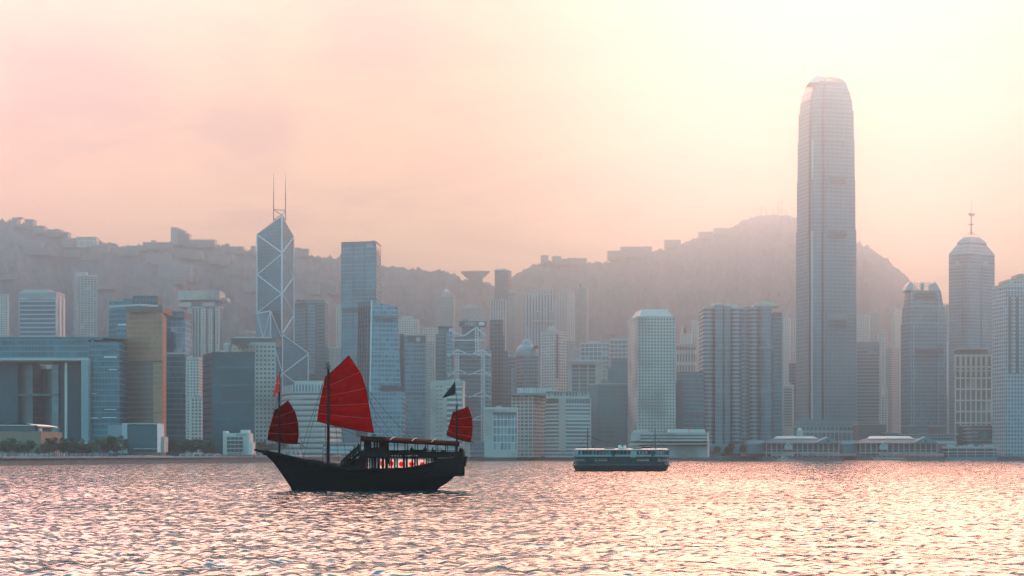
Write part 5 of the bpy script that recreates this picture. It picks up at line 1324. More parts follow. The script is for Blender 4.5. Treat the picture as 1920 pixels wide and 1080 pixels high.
# ferry piers with hipped roofs and glazed ridge
def ferry_pier(px0, px1, label, tower):
    Y = shore_Y(px0) - 38; W = px1 - px0
    g = thing('ferry_pier', label, 'pier', (PX((px0 + px1) / 2, Y), Y + 18, 0), 'ferry piers')
    X0, X1 = PX(px0, Y), PX(px1, Y); D = 34
    mb = MB(); mb.box(X0 - 3, X1 + 3, Y - 2, Y + D + 6, -0.8, PZ(857, Y)); mb.build('deck', M_wall, g)
    block(g, 'hall', px0 + 3, px1 - 3, 832, 848, Y + 5, D - 8, M_glassd)
    block(g, 'floor_edge', px0, px1, 847.5, 849, Y, D, M_trim)
    n = 14
    for k in range(n + 1):
        px = px0 + 1 + (W - 2) * k / n; mb = MB(); mb.box(PX(px, Y) - 0.35, PX(px, Y) + 0.35, Y + 0.3, Y + 1.0, PZ(857, Y), PZ(831, Y)); mb.build('column', M_trim, g)
    ze, zr = PZ(831, Y), PZ(821.5, Y)
    a0, a1, b0, b1 = X0 - 1.5, X1 + 1.5, PX(px0 + W * 0.14, Y), PX(px1 - W * 0.14, Y); yf, yb, ym = Y - 1.5, Y + D + 1.5, Y + D / 2
    mb = MB(); q = lambda x, y, z: (x, y, z)
    mb.face([q(a0, yf, ze), q(a1, yf, ze), q(b1, ym - 3, zr), q(b0, ym - 3, zr)]); mb.face([q(a1, yb, ze), q(a0, yb, ze), q(b0, ym + 3, zr), q(b1, ym + 3, zr)])
    mb.face([q(a1, yf, ze), q(a1, yb, ze), q(b1, ym + 3, zr), q(b1, ym - 3, zr)]); mb.face([q(a0, yb, ze), q(a0, yf, ze), q(b0, ym - 3, zr), q(b0, ym + 3, zr)]); mb.face([q(a0, yf, ze), q(a0, yb, ze), q(a1, yb, ze), q(a1, yf, ze)])
    mb.build('roof', mat('slate_roof', (0.10, 0.125, 0.14), 0.6), g)
    c0, c1 = PX(px0 + W * 0.15, Y), PX(px0 + W * 0.74, Y)
    mb = MB(); mb.face([q(c0, ym - 6, zr - 0.3), q(c1, ym - 6, zr - 0.3), q(c1 - 3, ym, zr + 2.1), q(c0 + 3, ym, zr + 2.1)]); mb.face([q(c1, ym + 6, zr - 0.3), q(c0, ym + 6, zr - 0.3), q(c0 + 3, ym, zr + 2.1), q(c1 - 3, ym, zr + 2.1)])
    mb.face([q(c1, ym - 6, zr - 0.3), q(c1, ym + 6, zr - 0.3), q(c1 - 3, ym, zr + 2.1)]); mb.face([q(c0, ym + 6, zr - 0.3), q(c0, ym - 6, zr - 0.3), q(c0 + 3, ym, zr + 2.1)]); mb.build('skylight', mat('skylight_panel', (0.5, 0.46, 0.42), 0.35, spec=0.5), g)
    # gables
    for u, wd, hh in ((0.30, 7, 7.5), (0.84, 22, 10)):
        gx = PX(px0 + W * u, Y); mb = MB(); zb = ze - (3 if wd < 10 else 0)
        mb.prism([(gx - wd / 2, Y - 1.8), (gx + wd / 2, Y - 1.8), (gx + wd / 2, Y + 9), (gx - wd / 2, Y + 9)], zb - (3 if wd < 10 else 0), zb + 0.6, 0, 0, bottom=True)
        zt = zb + 0.6 + hh * 0.55
        mb.face([(gx - wd / 2, Y - 1.8, zb + 0.6), (gx + wd / 2, Y - 1.8, zb + 0.6), (gx, Y - 1.8, zt)]); mb.face([(gx - wd / 2, Y + 9, zb + 0.6), (gx - wd / 2, Y - 1.8, zb + 0.6), (gx, Y - 1.8, zt), (gx, Y + 9, zt)]); mb.face([(gx + wd / 2, Y - 1.8, zb + 0.6), (gx + wd / 2, Y + 9, zb + 0.6), (gx, Y + 9, zt), (gx, Y - 1.8, zt)])
        mb.build('gable', M_grey if wd > 10 else M_conc, g)
        mb = MB(); mb.lathe((gx, Y - 1.85, zb + (2.2 if wd > 10 else 1.2)), [(0.01, 0.05), (1.5 if wd > 10 else 0.8, 0.05)], 12, axis='y'); mb.build('round_window', M_glassd, g)
    block(g, 'rail', px0, px1, 842.5, 843, Y + 0.2, 0.3, M_trim)
    if tower:
        tx = PX(1507.5, Y); mb = MB(); mb.box(tx - 2.6, tx + 2.6, ym + 1, ym + 6.2, ze, PZ(807, Y)); mb.build('clock_tower', M_trim, g)
        mb = MB(); mb.lathe((tx, ym + 3.6, PZ(807, Y)), [(3.0, 0), (3.0, 0.6), (2.0, 0.7), (1.9, 1.6), (1.2, 2.5), (0, 3.0)], 16); mb.build('dome', M_white, g)
        mb = MB(); mb.tube((tx, ym + 3.6, PZ(802, Y)), (tx, ym + 3.6, PZ(799, Y)), 0.12, 0.05, 5); mb.build('finial', M_steel, g)
        mb = MB(); mb.lathe((tx, ym + 0.95, PZ(812, Y)), [(0.01, 0.05), (1.5, 0.05)], 16, axis='y'); mb.build('clock_face', M_conc, g)
    block(g, 'annex', px0 - 32, px0 - 4, 833, 850, Y + 16, 14, M_grey); block(g, 'annex_roof', px0 - 33, px0 - 3, 826, 832.8, Y + 15, 16, mat('pale_roof', (0.36, 0.38, 0.4), 0.6)); block(g, 'annex_roof', px1 + 4, px1 + 36, 827, 832, Y + 16, 14, mat('pale_roof', (0, 0, 0))); block(g, 'annex', px1 + 5, px1 + 35, 832.2, 850, Y + 17, 12, M_grey)
    for k in range(5): block(g, 'pile', px0 + 3 + k * W / 5.2, px0 + 4.4 + k * W / 5.2, 857, 866, Y - 3.2, 0.8, M_wall)
ferry_pier(1436, 1574, 'slate-roofed ferry pier with glazed ridge and a domed clock tower', True)
ferry_pier(1612, 1758, 'slate-roofed ferry pier without a clock tower, right of the clock tower pier', False)

# moored craft and small vessels
def small_boat(px0, px1, Y, label, hull, decks, name='boat', cat='boat', funnel=False):
    W = PX(px1, Y) - PX(px0, Y); xc = PX((px0 + px1) / 2, Y)
    g = thing(name, label, cat, (xc, Y, 0)); hb = W * 0.11; fr = min(1.8, W * 0.06)
    mb = MB(); S = []
    for u in np.linspace(0, 1, 13):
        wv = hb * min(1, (u / 0.3) ** 0.6 if u < 0.3 else 1) * (1 if u < 0.85 else 1 - (u - 0.85) * 1.5); zt = fr * (1.45 - 0.6 * min(1, u / 0.45))
        x = xc - W / 2 + W * u
        S.append([(x + (0.06 * W * (1 - u) if True else 0), Y, -0.4), (x + 0.03 * W * (1 - u), Y - wv * 0.8, 0.1), (x, Y - wv, zt), (x, Y + wv, zt), (x + 0.03 * W * (1 - u), Y + wv * 0.8, 0.1), (x + (0.06 * W * (1 - u)), Y, -0.4)])
    mb.grid(S, sm=False); mb.face(S[-1][:5]); mb.build('hull', hull, g)
    for i, (a, b_, z0, z1) in enumerate(decks):
        mb = MB(); mb.box(xc - W / 2 + W * a, xc - W / 2 + W * b_, Y - hb * 0.8, Y + hb * 0.8, fr * 0.7 + z0, fr * 0.7 + z1); mb.build('cabin', M_white, g)
        mb = MB(); mb.box(xc - W / 2 + W * (a + 0.02), xc - W / 2 + W * (b_ - 0.02), Y - hb * 0.82, Y - hb * 0.79, fr * 0.7 + z0 + (z1 - z0) * 0.42, fr * 0.7 + z0 + (z1 - z0) * 0.8); mb.build('window_band', M_glassd, g)
    mb = MB(); mb.tube((xc, Y, fr), (xc, Y, fr + W * 0.18), 0.08, 0.05, 5); mb.build('mast', M_steel, g)
    return g
small_boat(1457, 1491, shore_Y(1470) - 130, 'small white launch with a wheelhouse near the clock tower pier', M_white, [(0.22, 0.62, 0, 2.0), (0.28, 0.45, 2.05, 3.4)], 'launch', 'boat')
small_boat(1636, 1698, shore_Y(1670) - 62, 'low white boat moored under the right ferry pier', M_conc, [(0.15, 0.9, 0, 1.6)], 'moored_boat', 'boat')
# double deck vessel at the right jetty
Y = shore_Y(1820) - 30
g = thing('moored_vessel', 'long white double-deck vessel moored at the far right shore', 'boat', (PX(1822, Y), Y, 0))
mb = MB(); mb.prism([(PX(1768, Y), Y + 4), (PX(1774, Y), Y), (PX(1868, Y), Y), (PX(1872, Y), Y + 4), (PX(1868, Y), Y + 9), (PX(1774, Y), Y + 9)], -0.5, PZ(857, Y), 0, 0); mb.build('hull', M_grey, g)
block(g, 'lower_deck', 1774, 1869, 848, 857, Y + 1.5, 6, M_louv); block(g, 'deck_edge', 1771, 1870, 846.3, 848, Y + 0.5, 8, M_white); block(g, 'deck_edge', 1774, 1870, 852, 853, Y + 0.8, 7, M_white)
block(g, 'roof', 1771, 1870, 837, 841, Y, 9, M_trim)
block(g, 'upper_deck', 1776, 1868, 841.2, 846.2, Y + 2.2, 5, M_glassd)
for px in (1778, 1795, 1812, 1829, 1846, 1863): block(g, 'post', px, px + 1, 841.2, 857, Y + 0.9, 0.6, M_white)
for px, wd in ((1776, 15), (1800, 4), (1808, 4), (1816, 10), (1836, 5), (1846, 18)): block(g, 'life_raft' if wd < 8 else 'deck_house', px, px + wd, 833.5 if wd > 8 else 835, 836.9, Y + 3, 4, M_conc)
# lamp standards on the promenade
lp = thing('street_lamp', 'slim lamp standard on the left promenade', 'street lamp', (0, 0, -40), 'lamp standards on the promenade')
mb = MB(); mb.tube((0, 0, 0), (0, 0, 8), 0.12, 0.08, 6); mb.build('pole', M_dark, lp, origin=(0, 0, 0)); mb = MB(); mb.box(-0.9, 0.9, -0.15, 0.15, 8.02, 8.25); mb.build('lamp_head', M_grey, lp, origin=(0, 0, 0))
first = True
for px in range(14, 474, 23):
    loc = (PX(px, shore_Y(px) + 5), shore_Y(px) + 5, GZ)
    if first: lp.location = loc; first = False
    else: dup(lp, loc)
# ------------------------------------------------------------------ the junk
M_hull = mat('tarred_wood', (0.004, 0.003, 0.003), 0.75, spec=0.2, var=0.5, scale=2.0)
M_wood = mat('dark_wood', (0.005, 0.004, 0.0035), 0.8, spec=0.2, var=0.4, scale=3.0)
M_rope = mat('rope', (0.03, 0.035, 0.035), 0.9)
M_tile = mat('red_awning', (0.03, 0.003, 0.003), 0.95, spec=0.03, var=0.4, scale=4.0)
M_lant = mat('lantern_red', (0.55, 0.02, 0.015), 0.6, var=0.2)
M_ivory = mat('ivory_panel', (0.80, 0.78, 0.74), 0.6)


def sailcloth(name, c, tr=0.55):
    m = bpy.data.materials.new(name); m.use_nodes = True; t = m.node_tree; t.nodes.remove(t.nodes['Principled BSDF'])
    d = t.nodes.new('ShaderNodeBsdfDiffuse'); g = t.nodes.new('ShaderNodeBsdfTranslucent'); x = t.nodes.new('ShaderNodeMixShader'); x.inputs[0].default_value = tr
    co = t.nodes.new('ShaderNodeTexCoord'); n = t.nodes.new('ShaderNodeTexNoise'); n.inputs['Scale'].default_value = 0.8; n.inputs['Detail'].default_value = 8; n.inputs['Roughness'].default_value = 0.65
    mp = t.nodes.new('ShaderNodeMapping'); mp.inputs['Scale'].default_value = (0.35, 1, 1.6); mp.inputs['Rotation'].default_value = (0, 0.5, 0)
    t.links.new(co.outputs['Object'], mp.inputs[0]); t.links.new(mp.outputs[0], n.inputs['Vector'])
    col_ = nmix(t, n.outputs[0], tuple(v * 0.25 for v in c), tuple(min(1, v * 1.75) for v in c))
    wv = t.nodes.new('ShaderNodeTexNoise'); wv.inputs['Scale'].default_value = 14; t.links.new(co.outputs['Object'], wv.inputs['Vector'])
    col_ = nmix(t, nmath(t, 'MULTIPLY', wv.outputs[0], 0.25), col_, tuple(v * 0.6 for v in c))
    for b in (d, g): t.links.new(col_, b.inputs['Color'])
    t.links.new(d.outputs[0], x.inputs[1]); t.links.new(g.outputs[0], x.inputs[2]); t.links.new(x.outputs[0], t.nodes['Material Output'].inputs['Surface'])
    return m


M_sail = sailcloth('red_sailcloth', (0.105, 0.0003, 0.0005), 0.8)
M_sail2 = sailcloth('old_red_sailcloth', (0.036, 0.0004, 0.0006), 0.8)
M_sail3 = sailcloth('maroon_sailcloth', (0.075, 0.0004, 0.0006), 0.8)
YJ = 188.0
def jx(zx): return (460 + zx / 4 - 960) / FPX * YJ
def jz(zy): return CH + (HZ - (660 + zy / 4)) / FPX * YJ
def J(zx, zy, dy=0.0): return (jx(zx), YJ + dy, jz(zy))
JS = 0.25 / FPX * YJ
junk = thing('junk_boat', 'dark wooden junk with three red battened sails and a two-storey covered deck', 'sailing boat', (jx(860), YJ, 0))

# hull: lofted from bow to transom
SHX = [75, 150, 210, 330, 450, 600, 730, 900, 1000, 1150, 1250, 1330, 1420, 1520, 1600, 1640]
SHY = [733, 752, 773, 808, 838, 866, 884, 880, 876, 872, 864, 846, 826, 806, 795, 790]
STEM = [(735, 72), (752, 118), (770, 150), (800, 184), (850, 226), (900, 262), (955, 300), (1000, 330), (1036, 350), (1085, 378)]
STERN = [(790, 1640), (850, 1625), (880, 1604), (915, 1580), (950, 1553), (985, 1510), (1015, 1455), (1036, 1438), (1085, 1400)]
def stem_x(zy): return float(np.interp(zy, [a for a, _ in STEM], [b for _, b in STEM]))
def stern_x(zy): return float(np.interp(zy, [a for a, _ in STERN], [b for _, b in STERN]))
def beam(u): return float(np.interp(u, [0, 0.03, 0.08, 0.16, 0.28, 0.42, 0.6, 0.78, 0.9, 1.0], [0.04, 0.35, 0.85, 1.7, 2.55, 3.05, 3.2, 3.0, 2.6, 2.15]))
NU, NV = 60, 12
Lrows, Rrows = [], []
for iv in range(NV + 1):
    v = iv / NV; ra, rb = [], []
    for iu in range(NU + 1):
        u = iu / NU
        zx0 = 72 + (1640 - 72) * u
        sh = float(np.interp(zx0, SHX, SHY))
        zy = 1085 + (sh - 1085) * v
        xs, xe = stem_x(zy), stern_x(zy)
        zx = xs + (xe - xs) * u
        b = beam(u) * (0.52 + 0.48 * v ** 0.7)
        ra.append(J(zx, zy, -b)); rb.append(J(zx, zy, b))
    Lrows.append(ra); Rrows.append(rb)
mb = MB(); mb.grid(Lrows[::-1]); mb.grid(Rrows)
mb.grid([[Lrows[i][-1], Rrows[i][-1]] for i in range(NV + 1)], sm=False)
mb.grid([[Lrows[0][i], Rrows[0][i]] for i in range(NU + 1)], sm=False)
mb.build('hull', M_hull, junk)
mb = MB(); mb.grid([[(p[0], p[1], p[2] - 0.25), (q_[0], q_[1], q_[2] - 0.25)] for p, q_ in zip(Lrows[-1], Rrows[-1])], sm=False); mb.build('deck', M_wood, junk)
for s_, rows in ((-1, Lrows), (1, Rrows)):
    mb = MB(); mb.path([(p[0], p[1] + s_ * 0.05, p[2]) for p in rows[-1]], 0.11, 6); mb.build('rub_rail', M_wood, junk)
    mb = MB(); mb.path([(p[0], p[1] + s_ * 0.06, p[2]) for p in rows[-3]], 0.07, 6); mb.build('rub_rail', M_wood, junk)
# bow beak, anchor stock, bollards, tassel
mb = MB(); mb.beam(J(70, 732), J(190, 768), 0.28, 0.3); mb.beam(J(120, 752), J(176, 738), 0.16, 0.3); mb.tube(J(150, 760, -0.8), J(176, 736, -0.8), 0.09); mb.build('bowsprit', M_hull, junk)
mb = MB(); mb.tube(J(67, 738), J(66, 760), 0.02, 0.02, 5); mb.lathe(J(65, 795), [(0.07, 0), (0.09, 0.3), (0.04, 0.55), (0, 0.6)], 8); mb.build('tassel', M_lant, junk)
mb = MB(); mb.lathe(J(176, 755, -0.4), [(0.0, -0.15), (0.18, -0.1), (0.2, 0.1), (0.0, 0.25)], 10); mb.beam(J(140, 768, -0.6), J(180, 776, -0.6), 0.16, 0.1); mb.build('anchor', M_hull, junk)
for zx, h in ((285, 18), (320, 20), (345, 22), (413, 16), (457, 18), (512, 14)):
    zz = float(np.interp(zx, SHX, SHY)); mb = MB(); mb.tube(J(zx, zz + 8, -0.6), J(zx, zz - h, -0.6), 0.1, 0.1, 7); mb.tube(J(zx, zz - h, -0.6), J(zx, zz - h - 4, -0.6), 0.14, 0.14, 7); mb.build('bollard', M_hull, junk)
mb = MB(); mb.box(jx(275), jx(300), YJ - 0.7, YJ + 0.7, jz(800), jz(772)); mb.build('deck_box', M_wood, junk)
# windlass
mb = MB(); mb.box(jx(548), jx(606), YJ - 1.2, YJ + 1.2, jz(868), jz(838)); mb.build('deck_house', M_wood, junk)
mb = MB(); mb.tube(J(580, 834, -1.1), J(580, 834, 1.1), 0.22, 0.22, 10); mb.tube(J(590, 842, -0.6), J(583, 800, -0.6), 0.05); mb.tube(J(565, 830, -0.6), J(553, 812, -0.6), 0.05); mb.build('windlass', M_hull, junk)
# foredeck railing
for s_ in (-1, 1):
    mb = MB()
    for zx in (488, 512, 532, 560, 610, 640, 652, 677, 700, 728):
        b = 2.7 if zx > 560 else 2.2; zz = float(np.interp(zx, SHX, SHY)); mb.tube(J(zx, zz + 4, s_ * b), J(zx, zz - 40, s_ * b), 0.06, 0.06, 5)
    for off in (14, 28, 40): mb.path([J(zx, float(np.interp(zx, SHX, SHY)) - off, s_ * (2.7 if zx > 560 else 2.2)) for zx in (488, 532, 610, 677, 728)], 0.045, 5)
    mb.build('railing', M_wood, junk)
# lower cabin: sills, posts and head beam, both sides, see-through
CB = 2.45
def wallseg(zx0, zx1, zy0, zy1, s_, m=None, name='cabin_wall', th=0.14, b=CB):
    mb = MB(); mb.box(jx(zx0), jx(zx1), YJ + s_ * b - th / 2, YJ + s_ * b + th / 2, jz(zy1), jz(zy0)); return mb.build(name, m or M_wood, junk)
for s_ in (-1, 1):
    wallseg(738, 898, 852, 900, s_); wallseg(898, 1640, 876, 930, s_); wallseg(860, 898, 790, 852, s_)
    for a, c in ((926, 934), (943, 950), (962, 969), (977, 996), (1036, 1054), (1103, 1112), (1126, 1133), (1192, 1208), (1256, 1268), (1276, 1286), (1345, 1352), (1360, 1366), (1402, 1412)): wallseg(a, c, 790, 878, s_, name='cabin_post')
    wallseg(870, 1440, 786, 794, s_, name='head_beam')
    mb = MB(); P = [(1210, 874), (1290, 866), (1350, 850), (1420, 828), (1450, 800), (1640, 790), (1640, 876), (1210, 884)]
    for (a, az), (c, cz) in zip(P[:5], P[1:6]): mb.prism([(jx(a), YJ + s_ * (CB + 0.25) - 0.05), (jx(c), YJ + s_ * (CB + 0.25) - 0.05), (jx(c), YJ + s_ * (CB + 0.25) + 0.05), (jx(a), YJ + s_ * (CB + 0.25) + 0.05)], jz(900), 0, 0, 0, ztop=[jz(az), jz(cz), jz(cz), jz(az)])
    mb.build('bulwark', M_hull, junk)
# translucent end panels in the windows on the far side carry the red discs
M_shoji = bpy.data.materials.new('paper_panel'); M_shoji.use_nodes = True; t_ = M_shoji.node_tree; t_.nodes.remove(t_.nodes['Principled BSDF'])
un = t_.nodes.new('ShaderNodeUVMap'); vl = t_.nodes.new('ShaderNodeVectorMath'); vl.operation = 'LENGTH'; t_.links.new(un.outputs[0], vl.inputs[0])
nz = t_.nodes.new('ShaderNodeTexNoise'); nz.inputs['Scale'].default_value = 7; t_.links.new(un.outputs[0], nz.inputs['Vector'])
rd = nmix(t_, nmath(t_, 'GREATER_THAN', nz.outputs[0], 0.56), (0.6, 0.012, 0.01), (0.28, 0.008, 0.008))
pc = nmix(t_, nmath(t_, 'LESS_THAN', vl.outputs['Value'], 0.33), (0.62, 0.62, 0.62), rd)
dfs = t_.nodes.new('ShaderNodeBsdfDiffuse'); trl = t_.nodes.new('ShaderNodeBsdfTranslucent'); mxs = t_.nodes.new('ShaderNodeMixShader'); mxs.inputs[0].default_value = 0.85
for q_ in (dfs, trl): t_.links.new(pc, q_.inputs['Color'])
t_.links.new(dfs.outputs[0], mxs.inputs[1]); t_.links.new(trl.outputs[0], mxs.inputs[2]); t_.links.new(mxs.outputs[0], t_.nodes['Material Output'].inputs['Surface'])
for k, (a, c, zx, zy) in enumerate(((998, 1037, 1010, 836), (1054, 1104, 1080, 838), (1132, 1193, 1160, 842), (1207, 1257, 1236, 842), (1285, 1346, 1318, 846))):
    mb = MB(); ux = lambda q: jx(q) - jx(zx); uz = lambda q: jz(q) - jz(zy)
    mb.face([(jx(a), YJ + 2.6, jz(880)), (jx(c), YJ + 2.6, jz(880)), (jx(c), YJ + 2.6, jz(806)), (jx(a), YJ + 2.6, jz(806))], [(ux(a), uz(880)), (ux(c), uz(880)), (ux(c), uz(806)), (ux(a), uz(806))])
    mb.build('window_panel', M_shoji, junk)
for k, zx in enumerate((938, 956, 972)):
    mb = MB(); mb.box(jx(zx - 6), jx(zx + 4), YJ + 1.7, YJ + 1.76, jz(872), jz(800)); mb.build('curtain', M_ivory, junk)
# upper deck slab, parapets, small slits of sky under it
mb = MB(); mb.box(jx(868), jx(1640), YJ - 2.7, YJ + 2.7, jz(787), jz(782.5)); mb.build('upper_floor', M_wood, junk)
for s_ in (-1, 1):
    for a, c, y0, y1 in ((880, 1066, 738, 783), (1066, 1300, 742, 773), (1300, 1420, 746, 783), (1420, 1640, 748, 792), (1190, 1215, 735, 775), (1270, 1345, 733, 760), (1100, 1160, 737, 760)): wallseg(a, c, y0, y1, s_, name='parapet', b=2.62)
    for zx in (1066, 1075, 1120, 1165, 1182, 1196, 1250, 1262): wallseg(zx, zx + 8, 770, 785, s_, name='baluster', b=2.62)
    for zx in range(1070, 1580, 52):
        mb = MB(); mb.tube(J(zx, 738, s_ * 2.62), J(zx + 50, 738, s_ * 2.62), 0.03, 0.03, 5); mb.build('hand_rail', M_wood, junk)
    for zx in (1062, 1130, 1208, 1283, 1360, 1437, 1508, 1580):
        mb = MB(); mb.tube(J(zx, 748, s_ * 2.5), J(zx, 676, s_ * 2.5), 0.055, 0.055, 6); mb.beam(J(zx - 7, 684, s_ * 2.5), J(zx, 696, s_ * 2.5), 0.05, 0.05); mb.build('awning_post', M_wood, junk)
# benches on the upper deck
for zx in (1090, 1165, 1240, 1320, 1400, 1470):
    mb = MB(); mb.box(jx(zx), jx(zx + 34), YJ - 1.9, YJ - 1.4, jz(765), jz(738)); mb.box(jx(zx), jx(zx + 34), YJ - 1.4, YJ - 0.8, jz(765), jz(754)); mb.build('bench', M_wood, junk)
# awning with scalloped edge, tiled ridges
mb = MB(); rows = []
for zx in range(880, 1601, 12):
    base = 655 + (zx - 880) * 0.05; hgt = 22 if zx < 1000 else 28 - (zx - 1000) * 0.012
    rows.append([J(zx, base + (8 if abs(d) > 0.95 else 0) - hgt * (1 - d * d), d * 2.95) for d in (-1, -0.93, -0.7, -0.4, 0, 0.4, 0.7, 0.93, 1)])
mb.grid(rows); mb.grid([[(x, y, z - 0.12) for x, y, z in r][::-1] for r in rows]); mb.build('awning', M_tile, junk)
mb = MB()
for i, zx in enumerate(range(1066, 1592, 9)):
    for s_ in (-1, 1):
        base = 655 + (zx - 880) * 0.05; mb.face([J(zx, base + 5, s_ * 2.97), J(zx + 9, base + 5.4, s_ * 2.97), J(zx + 7, base + 15, s_ * 2.97), J(zx + 4.5, base + 17, s_ * 2.97), J(zx + 2, base + 15, s_ * 2.97)])
mb.build('awning_fringe', M_tile, junk)
for zx in (1115, 1275, 1420):
    mb = MB(); mb.path([J(zx - 14 + 9 * k, 652 + (zx - 880) * 0.05 - 24 * (1 - d * d) - 3, d * 2.97) for k, d in enumerate((-1, -0.7, -0.3, 0.1))], 0.05, 5); mb.build('awning_strap', mat('strap_tan', (0.5, 0.36, 0.28), 0.7), junk)
mb = MB(); mb.beam(J(880, 640, -2.2), J(1062, 648, -2.2), 0.28, 0.15); mb.build('roof_beam', M_hull, junk); mb = MB(); mb.beam(J(880, 640, 2.2), J(1062, 648, 2.2), 0.28, 0.15); mb.build('roof_beam', M_hull, junk)
# wheelhouse
for s_ in (-1, 1):
    for a, c, y0, y1 in ((905, 935, 655, 742), (935, 1062, 655, 672), (935, 1062, 716, 745), (977, 987, 672, 716), (992, 1000, 672, 716), (1021, 1062, 672, 716), (950, 956, 672, 716)): wallseg(a, c, y0, y1, s_, name='wheelhouse_wall', b=2.0)
mb = MB(); mb.tube(J(880, 660, -2.2), J(878, 740, -2.2), 0.06); mb.tube(J(880, 660, 2.2), J(878, 740, 2.2), 0.06); mb.beam(J(905, 660, -2), J(918, 730, -2), 0.1, 0.1); mb.build('front_post', M_wood, junk)
mb = MB(); mb.box(jx(878), jx(930), YJ - 2.3, YJ + 2.3, jz(665), jz(640)); mb.build('canopy_front', M_hull, junk)
mb = MB(); mb.tube(J(965, 655), J(965, 628), 0.1); mb.box(jx(948), jx(982), YJ - 0.25, YJ + 0.25, jz(627), jz(616)); mb.build('radar', M_dark, junk)
mb = MB(); mb.lathe(J(912, 640, 0), [(0.25, 0), (0.25, 0.14), (0.1, 0.25), (0, 0.25)], 10); mb.build('lamp', M_dark, junk)
# bulkheads closing the cabin ends
mb = MB(); mb.box(jx(868), jx(898), YJ - 2.4, YJ + 2.4, jz(870), jz(742)); mb.build('front_bulkhead', M_wood, junk)
mb = MB(); mb.box(jx(1420), jx(1436), YJ - 2.4, YJ + 2.4, jz(880), jz(790)); mb.build('aft_bulkhead', M_wood, junk)
mb = MB(); mb.box(jx(1060), jx(1068), YJ - 2.0, YJ - 1.2, jz(742), jz(668)); mb.build('wheelhouse_back', M_wood, junk)
# stern gallery and poop
mb = MB()
pr = [(1600, 790), (1636, 786), (1668, 782), (1652, 856), (1606, 876), (1560, 880)]
A = [J(a, c, -2.3) for a, c in pr]; B = [J(a, c, 2.3) for a, c in pr]
mb.face(A[::-1]); mb.face(B)
for i in range(6):
    j = (i + 1) % 6; mb.face([A[i], A[j], B[j], B[i]])
mb.build('stern_gallery', M_hull, junk)
mb = MB(); mb.box(jx(1560), jx(1634), YJ - 2.5, YJ + 2.5, jz(792), jz(750)); mb.build('poop_house', M_hull, junk)
mb = MB(); mb.lathe(J(1556, 772, -2.75), [(0.26, 0.0), (0.33, 0.03), (0.33, 0.06), (0.26, 0.06)], 18, axis='y'); mb.build('life_ring', mat('faded_red', (0.10, 0.015, 0.015), 0.7), junk)
mb = MB(); mb.lathe(J(1620, 752), [(0.3, 0), (0.34, 0.3), (0.2, 0.5), (0, 0.55)], 10); mb.build('stern_lantern', M_hull, junk)
# stair from foredeck to the upper deck, with rails
mb = MB()
for s_ in (-1.9, -0.9): mb.beam(J(728, 882, s_), J(872, 752, s_), 0.22, 0.08)
for k in range(11): mb.box(jx(728 + 13 * k), jx(746 + 13 * k), YJ - 1.9, YJ - 0.9, jz(882 - 12 * k), jz(878 - 12 * k))
mb.build('stair', M_hull, junk)
for s_ in (-1.95, -0.85):
    mb = MB()
    for off in (30, 48, 62): mb.tube(J(730, 880 - off, s_), J(866, 757 - off, s_), 0.05, 0.05, 5)
    for k in range(7): mb.tube(J(730 + 22 * k, 880 - 20 * k, s_), J(730 + 22 * k, 818 - 20 * k, s_), 0.05, 0.05, 5)
    mb.tube(J(728, 824, s_), J(728, 885, s_), 0.05); mb.build('stair_rail', M_hull, junk)
mb = MB(); mb.box(jx(790), jx(826), YJ - 2.0, YJ - 0.8, jz(746), jz(741)); mb.tube(J(792, 744, -1.9), J(830, 744, -1.9), 0.04); mb.build('landing', M_wood, junk)
mb = MB(); mb.box(jx(745), jx(870), YJ - 0.6, YJ + 2.3, jz(890), jz(800)); mb.build('stair_house', M_wood, junk)
# masts
def mast(zx, zt, zb, r0, r1, name, dy=0.0):
    mb = MB(); mb.tube(J(zx, zb, dy), J(zx - 0, zt, dy), r0, r1, 10); return mb.build(name, M_hull, junk)
mast(257, 300, 800, 0.15, 0.11, 'fore_mast', -0.25); mast(625, 80, 880, 0.19, 0.15, 'main_mast', -0.3); mast(1587, 388, 750, 0.13, 0.09, 'aft_mast', -0.22)
mb = MB(); mb.tube(J(262, 305, -0.25), J(262, 150, -0.25), 0.05, 0.035, 6); mb.build('flag_pole', M_hull, junk)
mb = MB(); mb.tube(J(1590, 390, -0.22), J(1572, 215, -0.22), 0.035, 0.02, 6); mb.build('flag_pole', M_hull, junk)
mb = MB(); mb.lathe(J(625, 130, -0.3), [(0.0, 0), (0.2, 0.1), (0.24, 0.5), (0.12, 0.9), (0, 1.0)], 10); mb.box(jx(606), jx(640), YJ - 0.45, YJ - 0.15, jz(128), jz(112)); mb.tube(J(614, 104, -0.3), J(614, 88, -0.3), 0.12); mb.lathe(J(613, 100, -0.3), [(0, 0), (0.12, 0.1), (0.12, 0.3), (0, 0.4)], 8); mb.build('mast_light', M_dark, junk)
for zx, zt in ((257, 372), (1591, 392)):
    mb = MB(); mb.lathe(J(zx, zt + 20, -0.24), [(0, 0), (0.16, 0.05), (0.18, 0.3), (0, 0.4)], 8); mb.build('mast_block', M_dark, junk)
# mast ladder
mb = MB()
for a, b_ in ((604, 598), (616, 609)): mb.tube(J(a, 535, -0.2), J(b_, 830, -0.2), 0.04, 0.04, 5)
for k in range(16): mb.tube(J(604 - 0.4 * k, 545 + 18 * k, -0.2), J(616 - 0.45 * k, 545 + 18 * k, -0.2), 0.035, 0.035, 4)
mb.build('mast_ladder', M_dark, junk)


